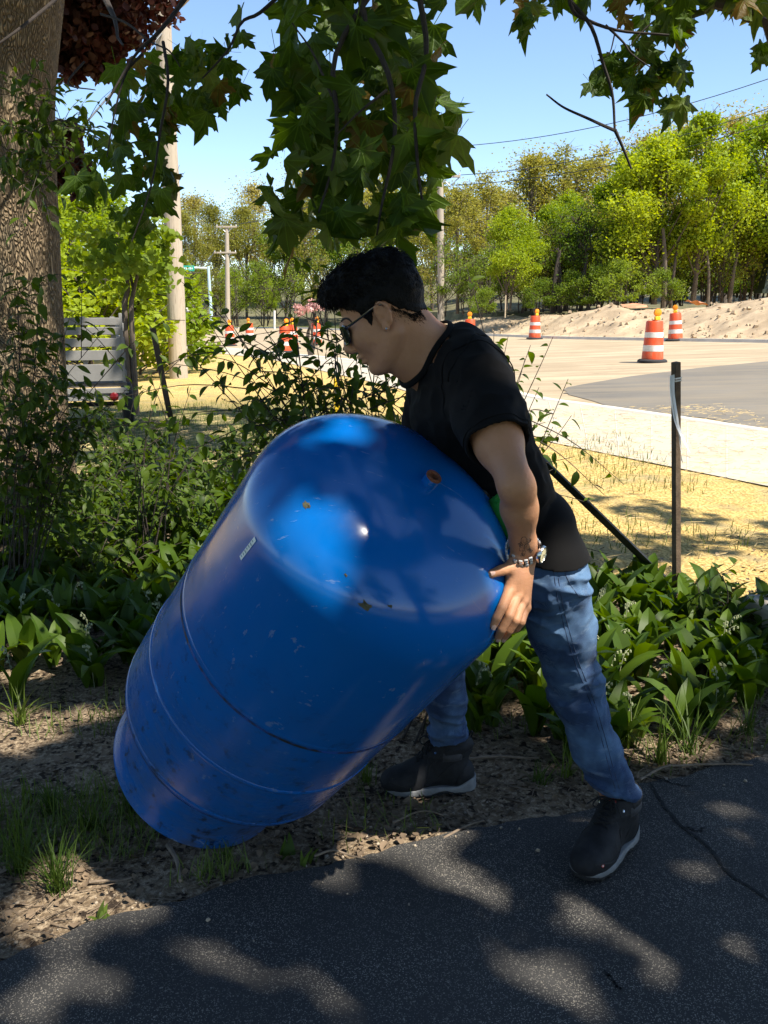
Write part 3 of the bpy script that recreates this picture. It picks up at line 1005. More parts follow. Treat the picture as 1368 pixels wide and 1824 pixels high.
# neck and head
body.cone([.125, 2.19, 1.385], hd(-.035, 0, -.035), .068, .058, .035)
body.cone([.075, 2.175, 1.37], hd(.02, 0, -.08), .050, .048, .03)
body.ell(hd(-.012, 0, .038), (.098, .0755, .088), HM, .02)
body.ell(hd(.030, 0, -.028), (.066, .062, .080), HM, .02)
for s in (-1, 1):
    body.cone(hd(-.008, s * .056, -.048), hd(.058, s * .022, -.096), .017, .018, .02)
    body.ell(hd(.062, s * .040, -.018), (.028, .024, .028), HM, .02)
    body.cone(hd(.082, s * .040, .022), hd(.092, s * .012, .024), .011, .011, .012)
    body.ell(hd(-.004, s * .079, -.004), (.0185, .0075, .0275), HM @ np.array(Matrix.Rotation(-s * .30, 3, 'Z') @ Matrix.Rotation(.15, 3, 'Y')), .008)
    hx = [hd(.008, s * .081, .006), hd(.003, s * .0855, .020), hd(-.010, s * .0885, .0245), hd(-.0205, s * .0895, .012), hd(-.0205, s * .088, -.005), hd(-.012, s * .085, -.020)]
    for q_ in range(5): body.cone(hx[q_], hx[q_ + 1], .0042, .0042, .003)
    body.ell(hd(.004, s * .081, -.030), (.008, .006, .010), HM, .006)
    body.ell(hd(-.006, s * .090, .006), (.012, .008, .018), HM, .004, '-')
    body.ell(hd(.000, s * .088, -.008), (.007, .010, .009), HM, .004, '-')
    body.ell(hd(.094, s * .032, .004), (.014, .016, .010), HM, .012, '-')
    body.ell(hd(.097, s * .009, -.036), (.012, .009, .008), HM, .006)
body.ell(hd(.070, 0, -.098), (.022, .024, .018), HM, .02)
body.cone(hd(.088, 0, .018), hd(.110, 0, -.026), .009, .0115, .012)
body.ell(hd(.104, 0, -.031), (.012, .011, .009), HM, .006)
body.ell(hd(.089, 0, -.058), (.013, .024, .0075), HM, .006)
body.ell(hd(.086, 0, -.071), (.013, .022, .0085), HM, .006)
body.ell(hd(.104, 0, -.0645), (.012, .022, .0018), HM, .003, '-')
# left arm with the hand on the rim
body.cone(LS, LS * .45 + LE * .55, .058, .049, .03)
body.cone(LS * .5 + LE * .5, LE, .048, .034, .025)
body.ell(LS * .45 + LE * .55 + [-.006, .0, -.004], (.044, .048, .075), frames(np.array([LE - LS]), np.zeros(1))[0], .02)
body.cone(LE, LE * .68 + LW * .32, .033, .0355, .025)
body.cone(LE * .68 + LW * .32, LW, .0355, .0245, .02)
body.cone(LE * .92 + LW * .08 + [.008, .004, .0], LE * .55 + LW * .45 + [.004, 0, 0], .026, .027, .02)
body.ebar(LE * .2 + LW * .8, LW, .029, .0275, .022, .019, [.75, -.65, 0], .015)
K_I, K_M, K_R, K_P = at(907, 1052, 1.955), at(921, 1060, 1.962), at(931, 1070, 1.975), at(936, 1082, 1.995)
for K, r in ((K_I, .0135), (K_M, .0135), (K_R, .013), (K_P, .012)):
    body.cone(LW * .85 + K * .15, K, .020, r, .012)
body.ell((LW + K_M) / 2 + [-.006, 0.006, 0], (.022, .030, .045), None, .02)
TC, TM, TI, TT = at(926, 1006, 1.975), at(908, 1012, 1.955), at(893, 1016, 1.94), at(874.5, 1022.5, 1.924)
body.cone(LW * .8 + TC * .2, TM, .017, .0145, .012); body.cone(TM, TI, .0140, .0115, .004); body.cone(TI, TT, .0115, .0095, .004)
for K in (K_I, K_M, K_R, K_P):
    up_ = np.array([.45, -.85, .1]); body.cone(LW * .7 + K * .3 + up_ * .0155, K + up_ * .0105, .0028, .0036, .004); body.ell(K + up_ * .006, (.0095, .0095, .0095), None, .004)
FING = {'index': (K_I, at(894, 1083, 1.915), at(885, 1101, 1.910), at(879.5, 1114, 1.915), .0105, .0085),
        'middle': (K_M, at(907, 1097, 1.925), at(894, 1121, 1.930), at(887.5, 1135, 1.955), .0105, .0085),
        'ring': (K_R, at(919, 1105, 1.945), at(907, 1123, 1.955), at(898, 1136, 1.978), .0100, .0080),
        'little': (K_P, at(929, 1108, 1.975), at(921, 1119, 1.985), at(912, 1124, 2.000), .0090, .0072)}
for a_, b_, c_, d_, r0, r1 in FING.values():
    body.cone(a_, b_, r0 + .0015, r0, .004); body.cone(b_, c_, r0, (r0 + r1) / 2 + .0004, .002); body.cone(c_, d_, (r0 + r1) / 2 + .0004, r1, .002)
# right arm round the far side of the tank
body.cone(RS, RS * .45 + RE * .55, .058, .051, .03)
body.cone(RS * .5 + RE * .5, RE, .051, .042, .02)
body.cone(RE, RE * .68 + RW * .32, .041, .042, .02)
body.cone(RE * .68 + RW * .32, RW, .042, .028, .02)
for q, (dx, dz) in enumerate(((-.075, -.012), (-.080, -.034), (-.076, -.056), (-.062, -.074))):
    K = RW + np.array([dx * .9, -.065 + .004 * q, dz]); T1 = K + [-.022, -.034, -.012]; T2 = T1 + [-.008, -.030, -.012]
    body.cone(RW, K, .020, .012, .012); body.cone(K, T1, .0115, .0095, .004); body.cone(T1, T2, .0095, .008, .003)
K = RW + np.array([-.03, -.05, .035]); body.cone(RW, K, .018, .013, .012); body.cone(K, K + [-.02, -.04, .01], .0125, .0095, .004)
# legs (inside the jeans)
for H_, K_, A_ in ((LH, LK, LA), (RH, RK, RA)):
    body.cone(H_ + [0, 0, .02], K_, .076, .046, .05); body.cone(K_, K_ * .6 + A_ * .4, .046, .047, .03); body.cone(K_ * .6 + A_ * .4, A_ + [0, 0, .02], .046, .036, .03)
    body.cone(A_ + [0, 0, .02], A_ + [0, 0, -.05], .036, .036, .02)


def skin_material():
    k = NT('skin')
    p = k.pos()
    c = k.mix(k.noise(p, 28.0, 5), (0.38, 0.175, 0.088), (0.50, 0.255, 0.140))
    red = k.ramp(k.noise(p, 14.0, 3), [(0.5, 0.0), (0.75, 1.0)])
    c = k.mix(k.math('MULTIPLY', red, 0.25), c, (0.42, 0.19, 0.13))
    pore = k.noise(p, 520.0, 3)
    fine = k.noise(k.n('Mapping', Vector=p, Scale=(90.0, 90.0, 260.0)).outputs[0], 1.0, 3)
    nb = k.bsdf(c, 0.5, k.bump(k.math('ADD', k.math('ADD', pore, k.math('MULTIPLY', k.noise(p, 60.0, 4), 2.0)), k.math('MULTIPLY', fine, 0.8)), 0.35, 0.002), spec=0.35, sub=0.06)
    nb.inputs['Subsurface Radius'].default_value = (0.012, 0.005, 0.003)
    return k.done(nb)


M_SKIN = skin_material()
V, F = body.mesh(.003, iters=1)
add_part('body', V, F, M_SKIN)

# nails
M_NAIL = plain('nail', (0.56, 0.36, 0.29), 0.3, 0.08)
for nm, (a_, b_) in dict(thumb=(TI, TT), index=(FING['index'][2], FING['index'][3]), middle=(FING['middle'][2], FING['middle'][3]), ring=(FING['ring'][2], FING['ring'][3])).items():
    ax = (b_ - a_) / np.linalg.norm(b_ - a_)
    up = np.array([.15, -.9, .45]) if nm == 'thumb' else np.array([.1, -.95, .1])
    up = up - ax * (ax @ up); up /= np.linalg.norm(up)
    P, gr = body.drop([b_ + ax * .001 + up * .009])
    sd = np.cross(ax, up)
    nl = MB(PB)
    g5 = [(u, v) for v in np.linspace(-1, 1, 6) for u in np.linspace(-1, 1, 5)]
    pts = [P[0] + ax * v * .0062 * (1 - .12 * u * u) + sd * u * .0050 * (1 - .18 * max(0, -v)) + up * (.0012 - .0022 * u * u - .0006 * v * v) for u, v in g5]
    nl.add(pts, [(r * 5 + c, r * 5 + c + 1, r * 5 + c + 6, r * 5 + c + 5) for r in range(5) for c in range(4)])
    nl.build('nail', M_NAIL, person)

# ---- hair
def hair_post(P, d):
    q = (P - HC) @ HM
    lim = np.interp(q[:, 0], [-.13, -.07, -.04, -.022, .0, .012, .030, .042, .070, .088], [-.040, -.034, -.004, .026, .030, .018, -.012, .030, .056, .074])
    cut = (lim - q[:, 2]) * .75
    d = np.minimum(d, np.where(np.abs(q[:, 1]) < .084, scalp.ev(P) - .0040, 1))
    n = noise3(P * 55.0) - .5; n2 = noise3(P * 130.0 + 7) - .5
    top = smooth(.03, .11, q[:, 2])
    d = d - n * (.004 + .009 * top) - n2 * (.002 + .004 * top)
    return np.maximum(d, cut + n2 * .012)


scalp = Vol(); scalp.p = body.p[6:10] + [q for q in body.p[10:40] if q[0] == 'c' and q[5] == '+' and abs(float((q[2] - HC) @ Sh)) < .05 and abs(float((q[2] - HC) @ Sh)) > .03 and float((q[2] - HC) @ Uh) < -.03]
hair = Vol()
hair.ell(hd(-.012, 0, .038), (.101, .0775, .091), HM, .02)
hair.ell(hd(-.030, 0, .088), (.080, .070, .046), HM, .03)
hair.ell(hd(.030, 0, .108), (.072, .062, .034), HM, .03)
hair.ell(hd(.076, .004, .096), (.034, .050, .026), HM, .025)
hair.ell(hd(-.082, 0, .045), (.030, .058, .052), HM, .03)
hair.ell(hd(-.055, 0, -.012), (.040, .050, .042), HM, .02)
k = NT('black_hair'); M_HAIR = k.done(k.bsdf(k.mix(k.noise(k.pos(), 90, 3), (0.0020, 0.0018, 0.0016), (0.0055, 0.0045, 0.004)), 0.55, k.bump(k.noise(k.pos(), 260, 4), .8, .004), spec=0.12))
V, F = hair.mesh(.0028, hair_post, iters=0)
add_part('hair', V, F, M_HAIR)
# loose curls on its surface
r_ = np.random.default_rng(5)
sel = r_.choice(len(V), 5200)
base = V[sel]; q = (base - HC) @ HM
nr = (q - np.array([-.005, 0, .04])) / np.array([.1, .08, .1]); nr = nr / np.linalg.norm(nr, axis=1)[:, None]
cb = MB(PB)
for b, n_, qq in zip(base, nr, q):
    top = float(smooth(.05, .11, qq[2])); back = float(smooth(-.03, -.09, qq[0]))
    ln = (.009 + .012 * top) * (.6 + .7 * r_.random()) * (.55 if qq[2] < .02 else 1)
    flow = np.array([.55 * top * (1 if qq[0] > .04 else -.6) - .2, .25 * np.sign(qq[1]) * (1 - top), .3 * top - .8 * (1 - top)]) + r_.normal(0, .35, 3)
    flow -= n_ * (flow @ n_); flow /= np.linalg.norm(flow)
    sw = np.cross(n_, flow); u = np.linspace(0, 1, 5)[:, None]; ph = r_.random() * 6
    d_ = flow * u * ln + n_ * (ln * (.20 * top + .06)) * u * (1.5 - u) + sw * np.sin(ph + u * 4.5) * ln * .16 * u
    cb.tube(b - (HM @ n_) * .001 + d_ @ HM.T, np.linspace(.00085, .0003, 5), 3, cap=False)
# short hairs that thin out over the neck and temples
fuzz_ = []
for _ in range(1500):
    f_ = r_.uniform(-.105, .012); s_ = .078 * (1 if r_.random() < .7 else -1) * (1 - max(0, -f_ - .05) * 6)
    u0 = np.interp(f_, [-.13, -.07, -.04, -.022, .0, .012], [-.040, -.034, -.004, .026, .030, .018])
    uu = u0 - abs(r_.normal(0, .010))
    if abs(f_ + .012) < .022 and uu < .03: continue
    fuzz_.append(hd(f_, s_, uu))
P0, g0 = body.drop(np.array(fuzz_), steps=5)
for p, g in zip(P0, g0):
    cb.tube([p, p + g * .0012 + HM @ np.array([-.2, 0, -1.0]) * .004], [.0005, .0002], 3, cap=False)
cb.build('hair_curls', M_HAIR, person, kind='stuff')
M_BROW = plain('eyebrow_hair', (0.008, 0.006, 0.005), 0.7)
for s in (-1, 1):
    P, _ = body.drop([hd(.09, s * .012, .022), hd(.088, s * .024, .025), hd(.078, s * .040, .025), hd(.068, s * .050, .021)])
    MB(PB).tube(catmull(P, 10), np.interp(np.linspace(0, 1, 10), [0, .3, 1], [.003, .0046, .002]), 6, flat=.6).build('eyebrow', M_BROW, person)

# ---- sunglasses and ear stud
M_FRAME = plain('black_frame', (0.010, 0.010, 0.011), 0.22, 0.1, coat=.5)
M_LENS = plain('dark_lens', (0.012, 0.012, 0.014), 0.06, 0.05, spec=0.7)
sg = thing('sunglasses', 'x', 'x', (0, 0, 0)); del sg['label']; del sg['category']; sg.parent = person; sg.location = -Vector(PB)
for s in (-1, 1):
    w = np.linspace(0, 2 * np.pi, 24, endpoint=False)
    sup = lambda a, e: np.sign(a) * np.abs(a) ** e
    ox, oz = sup(np.cos(w), .6) * .0265, sup(np.sin(w), .7) * .021
    cen = np.array([.106, s * .035, .003])
    curve = -.9 * ((cen[1] + ox) ** 2) * 6 - .30 * oz * 0
    ring = np.array([hd(cen[0] + curve[i] * 1.0 + oz[i] * -.18, cen[1] + ox[i], cen[2] + oz[i]) for i in range(24)])
    MB().tube(np.concatenate([ring, ring[:2]]), .0026, 6, cap=False).build('rim', M_FRAME, sg)
    c0 = hd(cen[0] - 6 * .9 * cen[1] ** 2 + .002, cen[1], cen[2])
    MB().add(np.concatenate([ring, [c0]]), (), [(24, i, (i + 1) % 24) for i in range(24)]).build('lens', M_LENS, sg)
    MB().tube(catmull([hd(.086, s * .062, .013), hd(.082, s * .070, .015), hd(.05, s * .0775, .017), hd(.0, s * .082, .022), hd(-.022, s * .083, .014)], 16), np.linspace(.0048, .0022, 16), 6, flat=.5).build('temple', M_FRAME, sg)
MB().tube(catmull([hd(.104, -.010, .010), hd(.109, 0, .012), hd(.104, .010, .010)], 8), .0026, 6).build('bridge', M_FRAME, sg)
M_STEEL = plain('steel', (0.62, 0.62, 0.60), 0.22, 0.08, metal=1.0)
P, _ = body.drop([hd(.003, .093, -.033)])
MB(PB).lathe([(.0001, -.002), (.0022, -.001), (.0024, .001), (.0001, .0025)], 10, P[0], np.stack([Fh, Uh, Sh], -1)).build('ear_stud', M_STEEL, person)

# ---- t-shirt
legs = Vol(); legs.p = body.p[-8:] + body.p[:1]
jeans = Vol()
jeans.ebar(PEL + [.0, 0, .06], PEL + [.01, 0, -.03], .146, .152, .092, .098, WID, .05)
for nm, H_, K_, A_ in (('l', LH, LK, LA), ('r', RH, RK, RA)):
    M1 = H_ * .55 + K_ * .45
    jeans.cone(H_ + [.004, 0, .005], M1, .092, .074, .04); jeans.cone(M1, K_, .076, .064, .03)
    C1 = K_ * .55 + A_ * .45
    jeans.cone(K_, C1, .064, .059, .03); jeans.cone(C1, A_ + [0, 0, .045], .059, .055, .03)
jeans.ell(PEL + [.044, -.035, -.05], (.064, .076, .082), None, .05)
jeans.ell(PEL + [.038, .055, -.05], (.064, .076, .082), None, .05)
torso = Vol(); torso.p = body.p[:6]
shirt = Vol()
g_ = .014
shirt.ebar(PEL + (PEL - WAI) * .75, WAI, .160, .142, .104, .094, WID, .05)
shirt.ebar(WAI, CHE, .142, .169, .094, .117, WID, .06)
shirt.ebar(CHE, UPC, .172, .156, .124, .090, WID, .06)
shirt.cone(LS - WID * .05 + [0, 0, .02], RS + WID * .05 + [0, 0, .02], .068, .068, .05)
for sgn, S in ((1, LS), (-1, RS)):
    shirt.cone(UPC + WID * sgn * .03 + [.022, 0, .036], S + [.01, 0, .01], .056, .060, .05)
shirt.cone(LS, LS * .42 + LE * .58, .069, .066, .03)
shirt.cone(LS * .7 + LE * .3, LS * .35 + LE * .65, .070, .067, .03)
shirt.cone(RS, RS * .42 + RE * .58, .068, .068, .03)
L_ax = (LE - LS) / np.linalg.norm(LE - LS); R_ax = (RE - RS) / np.linalg.norm(RE - RS)
N_ax = hd(-.035, 0, -.035) - np.array([.125, 2.19, 1.385]); N_ax /= np.linalg.norm(N_ax)
SP_AX = (CHE - PEL) / np.linalg.norm(CHE - PEL)


def cloth_noise(P):
    q = P @ np.stack([L_ax, np.cross(L_ax, [0, 0, 1]), [0, 0, 1.0]], -1)
    a = noise3(np.stack([P[:, 0] * 9 + P[:, 2] * 5, P[:, 1] * 7, P[:, 2] * 9 - P[:, 0] * 4], -1)) - .5
    b = 1 - np.abs(2 * noise3(np.stack([P[:, 0] * 13 + P[:, 2] * 13, P[:, 1] * 10, P[:, 2] * 5 - P[:, 0] * 5], -1) + 3) - 1)
    c = 1 - np.abs(2 * noise3(np.stack([P[:, 0] * 24 - P[:, 2] * 10, P[:, 1] * 22, P[:, 2] * 26], -1) + 9) - 1)
    return a * .009 + (b - .6) * .012 + (c - .6) * .006


def shirt_post(P, d):
    n = cloth_noise(P)
    # gathered folds round the armpit, the sleeve and the waist
    la = (P - LS) @ L_ax; near_s = np.exp(-((np.linalg.norm(P - (LS + [.02, .03, -.03]), axis=1) / .13) ** 2))
    wv = np.sin((P @ np.array([62., 20., 40.])) + 6 * noise3(P * 6)) * near_s * .0035
    hz = (P - PEL) @ SP_AX
    hem = np.exp(-((hz - .02) / .07) ** 2) * np.sin(hz * 95 + 5 * noise3(P * 7)) * .0018
    d = np.minimum(d - n - wv - hem, torso.ev(P) - .0035)
    d = np.minimum(d, np.where(P[:, 2] > .87, jeans.ev(P) - .009, 1))
    # cuffs: along the left and right sleeve, the hem, the collar
    radial = np.linalg.norm((P - LS) - la[:, None] * L_ax, axis=1)
    on_l = la > .03
    cutl = np.where((radial < .105) & on_l & ((P - LS) @ WID > -.075), la - (.172 + .004 * np.sin(P[:, 2] * 60)), -1)
    ra = (P - RS) @ R_ax; rr = np.linalg.norm((P - RS) - ra[:, None] * R_ax, axis=1)
    cutr = np.where((rr < .10) & (ra > .03) & ((P - RS) @ WID < .06), ra - .170, -1)
    cuth = (.898 + .004 * np.sin(P[:, 1] * 25) + .003 * np.sin(P[:, 0] * 40)) - P[:, 2]
    nc = (P - np.array([.122, 2.188, 1.380])); na = nc @ N_ax; nrad = np.linalg.norm(nc - na[:, None] * N_ax, axis=1)
    front = np.clip(-(nc @ np.array([.8, 0, .6])) / .07, -1, 1)
    cutn = np.where(nrad < .105, na - (.040 - .012 * front), -1)
    inner = -(d + .007)
    return np.maximum.reduce([d, inner, cutl, cutr, cuth, cutn])


k = NT('black_cotton'); p_ = k.pos()
wv = k.n('TexWave', Vector=p_, Scale=260.0, Distortion=2.0).outputs[0]
lint = k.ramp(k.noise(p_, 75, 2), [(0.78, 0.0), (0.82, 1.0)])
M_SHIRT = k.done(k.bsdf(k.mix(k.math('MULTIPLY', lint, .35), k.mix(k.noise(p_, 16, 4), (0.0042, 0.0040, 0.0044), (0.0075, 0.0072, 0.0075)), (0.10, 0.10, 0.11)), 0.85, k.bump(k.math('ADD', k.noise(p_, 420, 2), wv), .18, .001), spec=.1, sheen=.02))
V, F = shirt.mesh(.0034, shirt_post, iters=1)
tshirt = add_part('tshirt', V, F, M_SHIRT)


def shirt_out(P, d):
    return d - cloth_noise(P)


# seams of the sleeve, shoulder and collar
def seam(pts, vol, name, mat, parent, r=.0016, post=None, n=40, org=PB, lift=.001):
    P, _ = vol.drop(catmull(pts, n), post, steps=6, level=lift)
    return MB(org).tube(P, r, 5).build(name, mat, parent)


seam([UPC + [.075, -.085, .09], UPC + WID * .10 + [.02, -.02, .09], LS + [-.035, 0, .08], LS + [-.06, -.02, .02]], shirt, 'shoulder_seam', M_SHIRT, tshirt, post=shirt_out)
arm_c = LS + L_ax * .0 - WID * .03
e1 = np.cross(L_ax, [0, 0, 1]); e1 /= np.linalg.norm(e1); e2 = np.cross(L_ax, e1)
Wd = WID; e1 = np.cross(Wd, [0, 0, 1]); e1 /= np.linalg.norm(e1); e2 = np.array([0, 0, 1.0])
seam([arm_c + .085 * (math.cos(w) * e1 + math.sin(w) * e2) for w in np.linspace(-.9, 4.0, 10)], shirt, 'sleeve_seam', M_SHIRT, tshirt, post=shirt_out, n=60)
cu = LS + L_ax * .158; e1 = np.cross(L_ax, WID); e1 /= np.linalg.norm(e1); e2 = np.cross(L_ax, e1)
seam([cu + .08 * (math.cos(w) * e1 + math.sin(w) * e2) for w in np.linspace(0, 2 * np.pi, 14)], shirt, 'cuff_seam', M_SHIRT, tshirt, .0012, shirt_out, 70)
# ribbed collar
cw = np.linspace(0, 2 * np.pi, 40)
ncen = np.array([.122, 2.188, 1.380]); ce1 = np.cross(N_ax, WID); ce1 /= np.linalg.norm(ce1); ce2 = np.cross(N_ax, ce1)
cp_, _ = body.drop([ncen + N_ax * (.030 - .012 * math.cos(w) * (1 if ce1[0] < 0 else -1)) + .075 * (math.cos(w) * ce1 + math.sin(w) * ce2) for w in cw], steps=8, level=.006)
MB(PB).tube(cp_, .0075, 8, cap=False, flat=.55).build('collar', M_SHIRT, tshirt)

# ---- jeans

def jeans_post(P, d):
    n1 = noise3(P * 11.0) - .5
    r1 = 1 - np.abs(2 * noise3(np.stack([P[:, 0] * 9, P[:, 1] * 9, P[:, 2] * 26 + P[:, 0] * 8], -1)) - 1)
    r2 = 1 - np.abs(2 * noise3(np.stack([P[:, 0] * 26 + P[:, 2] * 10, P[:, 1] * 24, P[:, 2] * 34 - P[:, 0] * 12], -1) + 5) - 1)
    knee = np.exp(-((P[:, 2] - .50) / .07) ** 2); ank = np.exp(-((P[:, 2] - .17) / .075) ** 2); hip = np.exp(-((P[:, 2] - .80) / .07) ** 2)
    amp = .007 + .017 * knee + .020 * ank + .012 * hip
    d = np.minimum(d - n1 * .010 - (r1 - .6) * amp - (r2 - .6) * amp * .55, legs.ev(P) - .004)
    hemL = np.where(P[:, 0] > .42, .186 - .25 * (P[:, 0] - .655), .172 + .10 * (P[:, 0] - .2))
    hem = hemL + .004 * np.sin(P[:, 0] * 70) - P[:, 2]
    top = P[:, 2] - .955
    return np.maximum.reduce([d, -(d + .008), hem, top])


k = NT('blue_denim'); p_ = k.pos()
twill = k.n('TexWave', dict(bands_direction='DIAGONAL'), Vector=p_, Scale=330.0, Distortion=1.0, Detail=1.0).outputs[0]
fade = k.ramp(k.noise(p_, 6.5, 4), [(0.44, 0.0), (0.64, 1.0)])
base_ = k.mix(k.noise(k.n('Mapping', Vector=p_, Scale=(60.0, 60.0, 12.0)).outputs[0], 1.0, 5, .7), (0.007, 0.022, 0.070), (0.022, 0.058, 0.150))
col_ = k.mix(k.math('MULTIPLY', fade, .75), base_, (0.105, 0.20, 0.345))
wl = k.ramp(k.noise(k.n('Mapping', Vector=p_, Scale=(14.0, 14.0, 46.0)).outputs[0], 1.0, 4, .65), [(0.56, 0.0), (0.70, 1.0)])
col_ = k.mix(k.math('MULTIPLY', wl, .30), col_, (0.24, 0.31, 0.40))
col_ = k.mix(k.math('MULTIPLY', twill, .14), col_, (0.26, 0.33, 0.42))
M_DENIM = k.done(k.bsdf(col_, .85, k.bump(k.math('ADD', twill, k.noise(p_, 300, 3)), .3, .0012), spec=.1, sheen=.03))
V, F = jeans.mesh(.0036, jeans_post, iters=1)
jean_o = add_part('jeans', V, F, M_DENIM)


def jeans_out(P, d):
    n1 = noise3(P * 11.0) - .5
    return d - n1 * .010


M_THREAD = plain('seam_thread', (0.016, 0.032, 0.08), .8, .4, 200)
# outer side seam of the left leg, pocket and waistband
def jean_seam(px, name, r, n):
    Q = catmull([(a, b, 0) for a, b in px], n)
    P = np.array([jeans.cast(a, b, jeans_post) for a, b, _ in Q])
    for _ in range(2): P[1:-1] = .5 * P[1:-1] + .25 * (P[:-2] + P[2:])
    MB(PB).tube(P + [0, -.0006, 0], r, 5).build(name, M_THREAD, jean_o)


sd_px = [(984, 1005, 2.1), (993, 1065, 2.12), (1006, 1120, 2.16), (1024, 1180, 2.25), (1048, 1240, 2.35), (1067, 1300, 2.4), (1083, 1360, 2.45), (1096, 1405, 2.45)]
for dx in (0, 7):
    jean_seam([(p[0] + dx, p[1]) for p in sd_px], 'side_seam', .0011, 90)
jean_seam([(1000, 992), (1006, 1020), (1018, 1045), (1033, 1064)], 'pocket_seam', .0012, 40)

# ---- tattoo of fine curling lines on the forearm
M_TATTOO = plain('tattoo_ink', (0.035, 0.028, 0.028), .6)
tat = MB(PB)
r_ = np.random.default_rng(3)
curl = []
for cx_, cy_, r0_, turns, a0_ in ((934, 962, 7.5, 1.5, 0.4), (939, 974, 6.0, 1.3, 2.4), (928, 977, 5.0, 1.2, 4.0), (941, 962, 4.0, 1.2, 5.2), (934, 984, 4.5, 1.1, 1.0)):
    curl.append([(cx_ + r0_ * (1 - .65 * u) * math.cos(a0_ + u * turns * 6.28), cy_ + 1.25 * r0_ * (1 - .65 * u) * math.sin(a0_ + u * turns * 6.28)) for u in np.linspace(0, 1, 9)])
for cx_, cy_ in ((927, 969), (944, 980), (931, 988)):
    for q_ in range(4):
        a_ = q_ * 1.57 + cx_; curl.append([(cx_, cy_), (cx_ + 2.6 * math.cos(a_ - .5), cy_ + 2.6 * math.sin(a_ - .5)), (cx_ + 4.2 * math.cos(a_), cy_ + 4.2 * math.sin(a_)), (cx_ + 2.6 * math.cos(a_ + .5), cy_ + 2.6 * math.sin(a_ + .5)), (cx_, cy_)])
for c_ in curl:
    P = np.array([body.cast(px, py) for px, py in c_]); P, g2 = body.drop(catmull(P, 26), steps=4, level=.0002)
    tat.tube(P, .0007, 4, flat=.4)
tat.build('tattoo', M_TATTOO, person)

# ---- watch
wt = bpy.data.objects.new('wristwatch', None); COL.objects.link(wt); wt.parent = person
w_ax = (LW - LE) / np.linalg.norm(LW - LE); w_c = LW - w_ax * .016; wt.location = Vector(w_c - PB)
dial_dir = np.array([.78, -.62, .02]); dial_dir -= w_ax * (w_ax @ dial_dir); dial_dir /= np.linalg.norm(dial_dir); o2 = np.cross(w_ax, dial_dir)
M_GOLD = plain('cream_dial', (0.62, 0.55, 0.34), .3, .1)
M_LINKD = plain('dark_link', (0.08, 0.08, 0.085), .3, .2, metal=1.0)
nl = 22; dist = []
for q in range(nl * 4):
    w = q * 2 * np.pi / (nl * 4); dr = math.cos(w) * dial_dir + math.sin(w) * o2
    T = np.linspace(.010, .07, 61); v = body.full(w_c + T[:, None] * dr); dist.append(float(np.clip(T[np.argmax(v > .0015)], .028, .037)) + .002)
links = MB(); dark = MB()
for q in range(nl):
    w = (q + .5) * 2 * np.pi / nl
    if math.cos(w) > .86: continue
    dr = math.cos(w) * dial_dir + math.sin(w) * o2; tn = -math.sin(w) * dial_dir + math.cos(w) * o2
    rad = max(dist[int((q + .5) * 4) % (nl * 4)], .020)
    Rm = np.stack([tn, w_ax, dr], -1)
    for col in range(3):
        (links if (col + q) % 2 else links).box(dr * (rad + .0030) + w_ax * (col - 1) * .0074, (.0080 if col != 1 else .0066, .0066, .0044), Rm, bevel=.0008)
    for col in (-.5, .5):
        dark.box(dr * (rad + .0038) + w_ax * col * .0074 + tn * .0042, (.0030, .0032, .0040), Rm)
links.build('bracelet_links', plain('bracelet_steel', (0.72, 0.72, 0.71), .32, .06, metal=.55), wt, kind='stuff'); dark.build('bracelet_pins', M_LINKD, wt, kind='stuff')
rad = dist[0] + .005; Rm = np.stack([o2, w_ax, dial_dir], -1)
MB().lathe([(.0001, -.003), (.0195, -.003), (.0202, .0), (.0202, .004), (.0185, .0062), (.0170, .0062), (.0165, .0048)], 32, dial_dir * rad, Rm).build('watch_case', M_STEEL, wt)
MB().lathe([(.0166, .0047), (.0001, .0050)], 32, dial_dir * rad, Rm).build('watch_dial', M_GOLD, wt)
hn = MB()
for ang, ln in ((.6, .009), (2.3, .012)):
    dx = math.cos(ang) * o2 + math.sin(ang) * w_ax
    hn.ribbon([dial_dir * (rad + .0056), dial_dir * (rad + .0056) + dx * ln], np.cross(dial_dir, dx), .0014)
for h_ in range(12):
    dx = math.cos(h_ * .5236) * o2 + math.sin(h_ * .5236) * w_ax
    hn.ribbon([dial_dir * (rad + .0054) + dx * .0125, dial_dir * (rad + .0054) + dx * .0150], np.cross(dial_dir, dx), .0012)
hn.build('watch_hands', M_BLACK, wt)

# ---- boots (built once along +x, then turned into place)
boot = Vol()
boot.ell((.138, .002, .048), (.076, .050, .044), None, .03)
boot.cone((.10, 0, .058), (.0, 0, .072), .045, .044, .03)
boot.ell((-.035, 0, .062), (.052, .041, .055), None, .03)
boot.cone((-.012, 0, .095), (-.018, 0, .170), .047, .054, .03)
boot.cone((.088, 0, .075), (.018, 0, .135), .034, .042, .03)
boot.cone((.02, 0, .125), (-.062, .0, .150), .03, .02, .03)


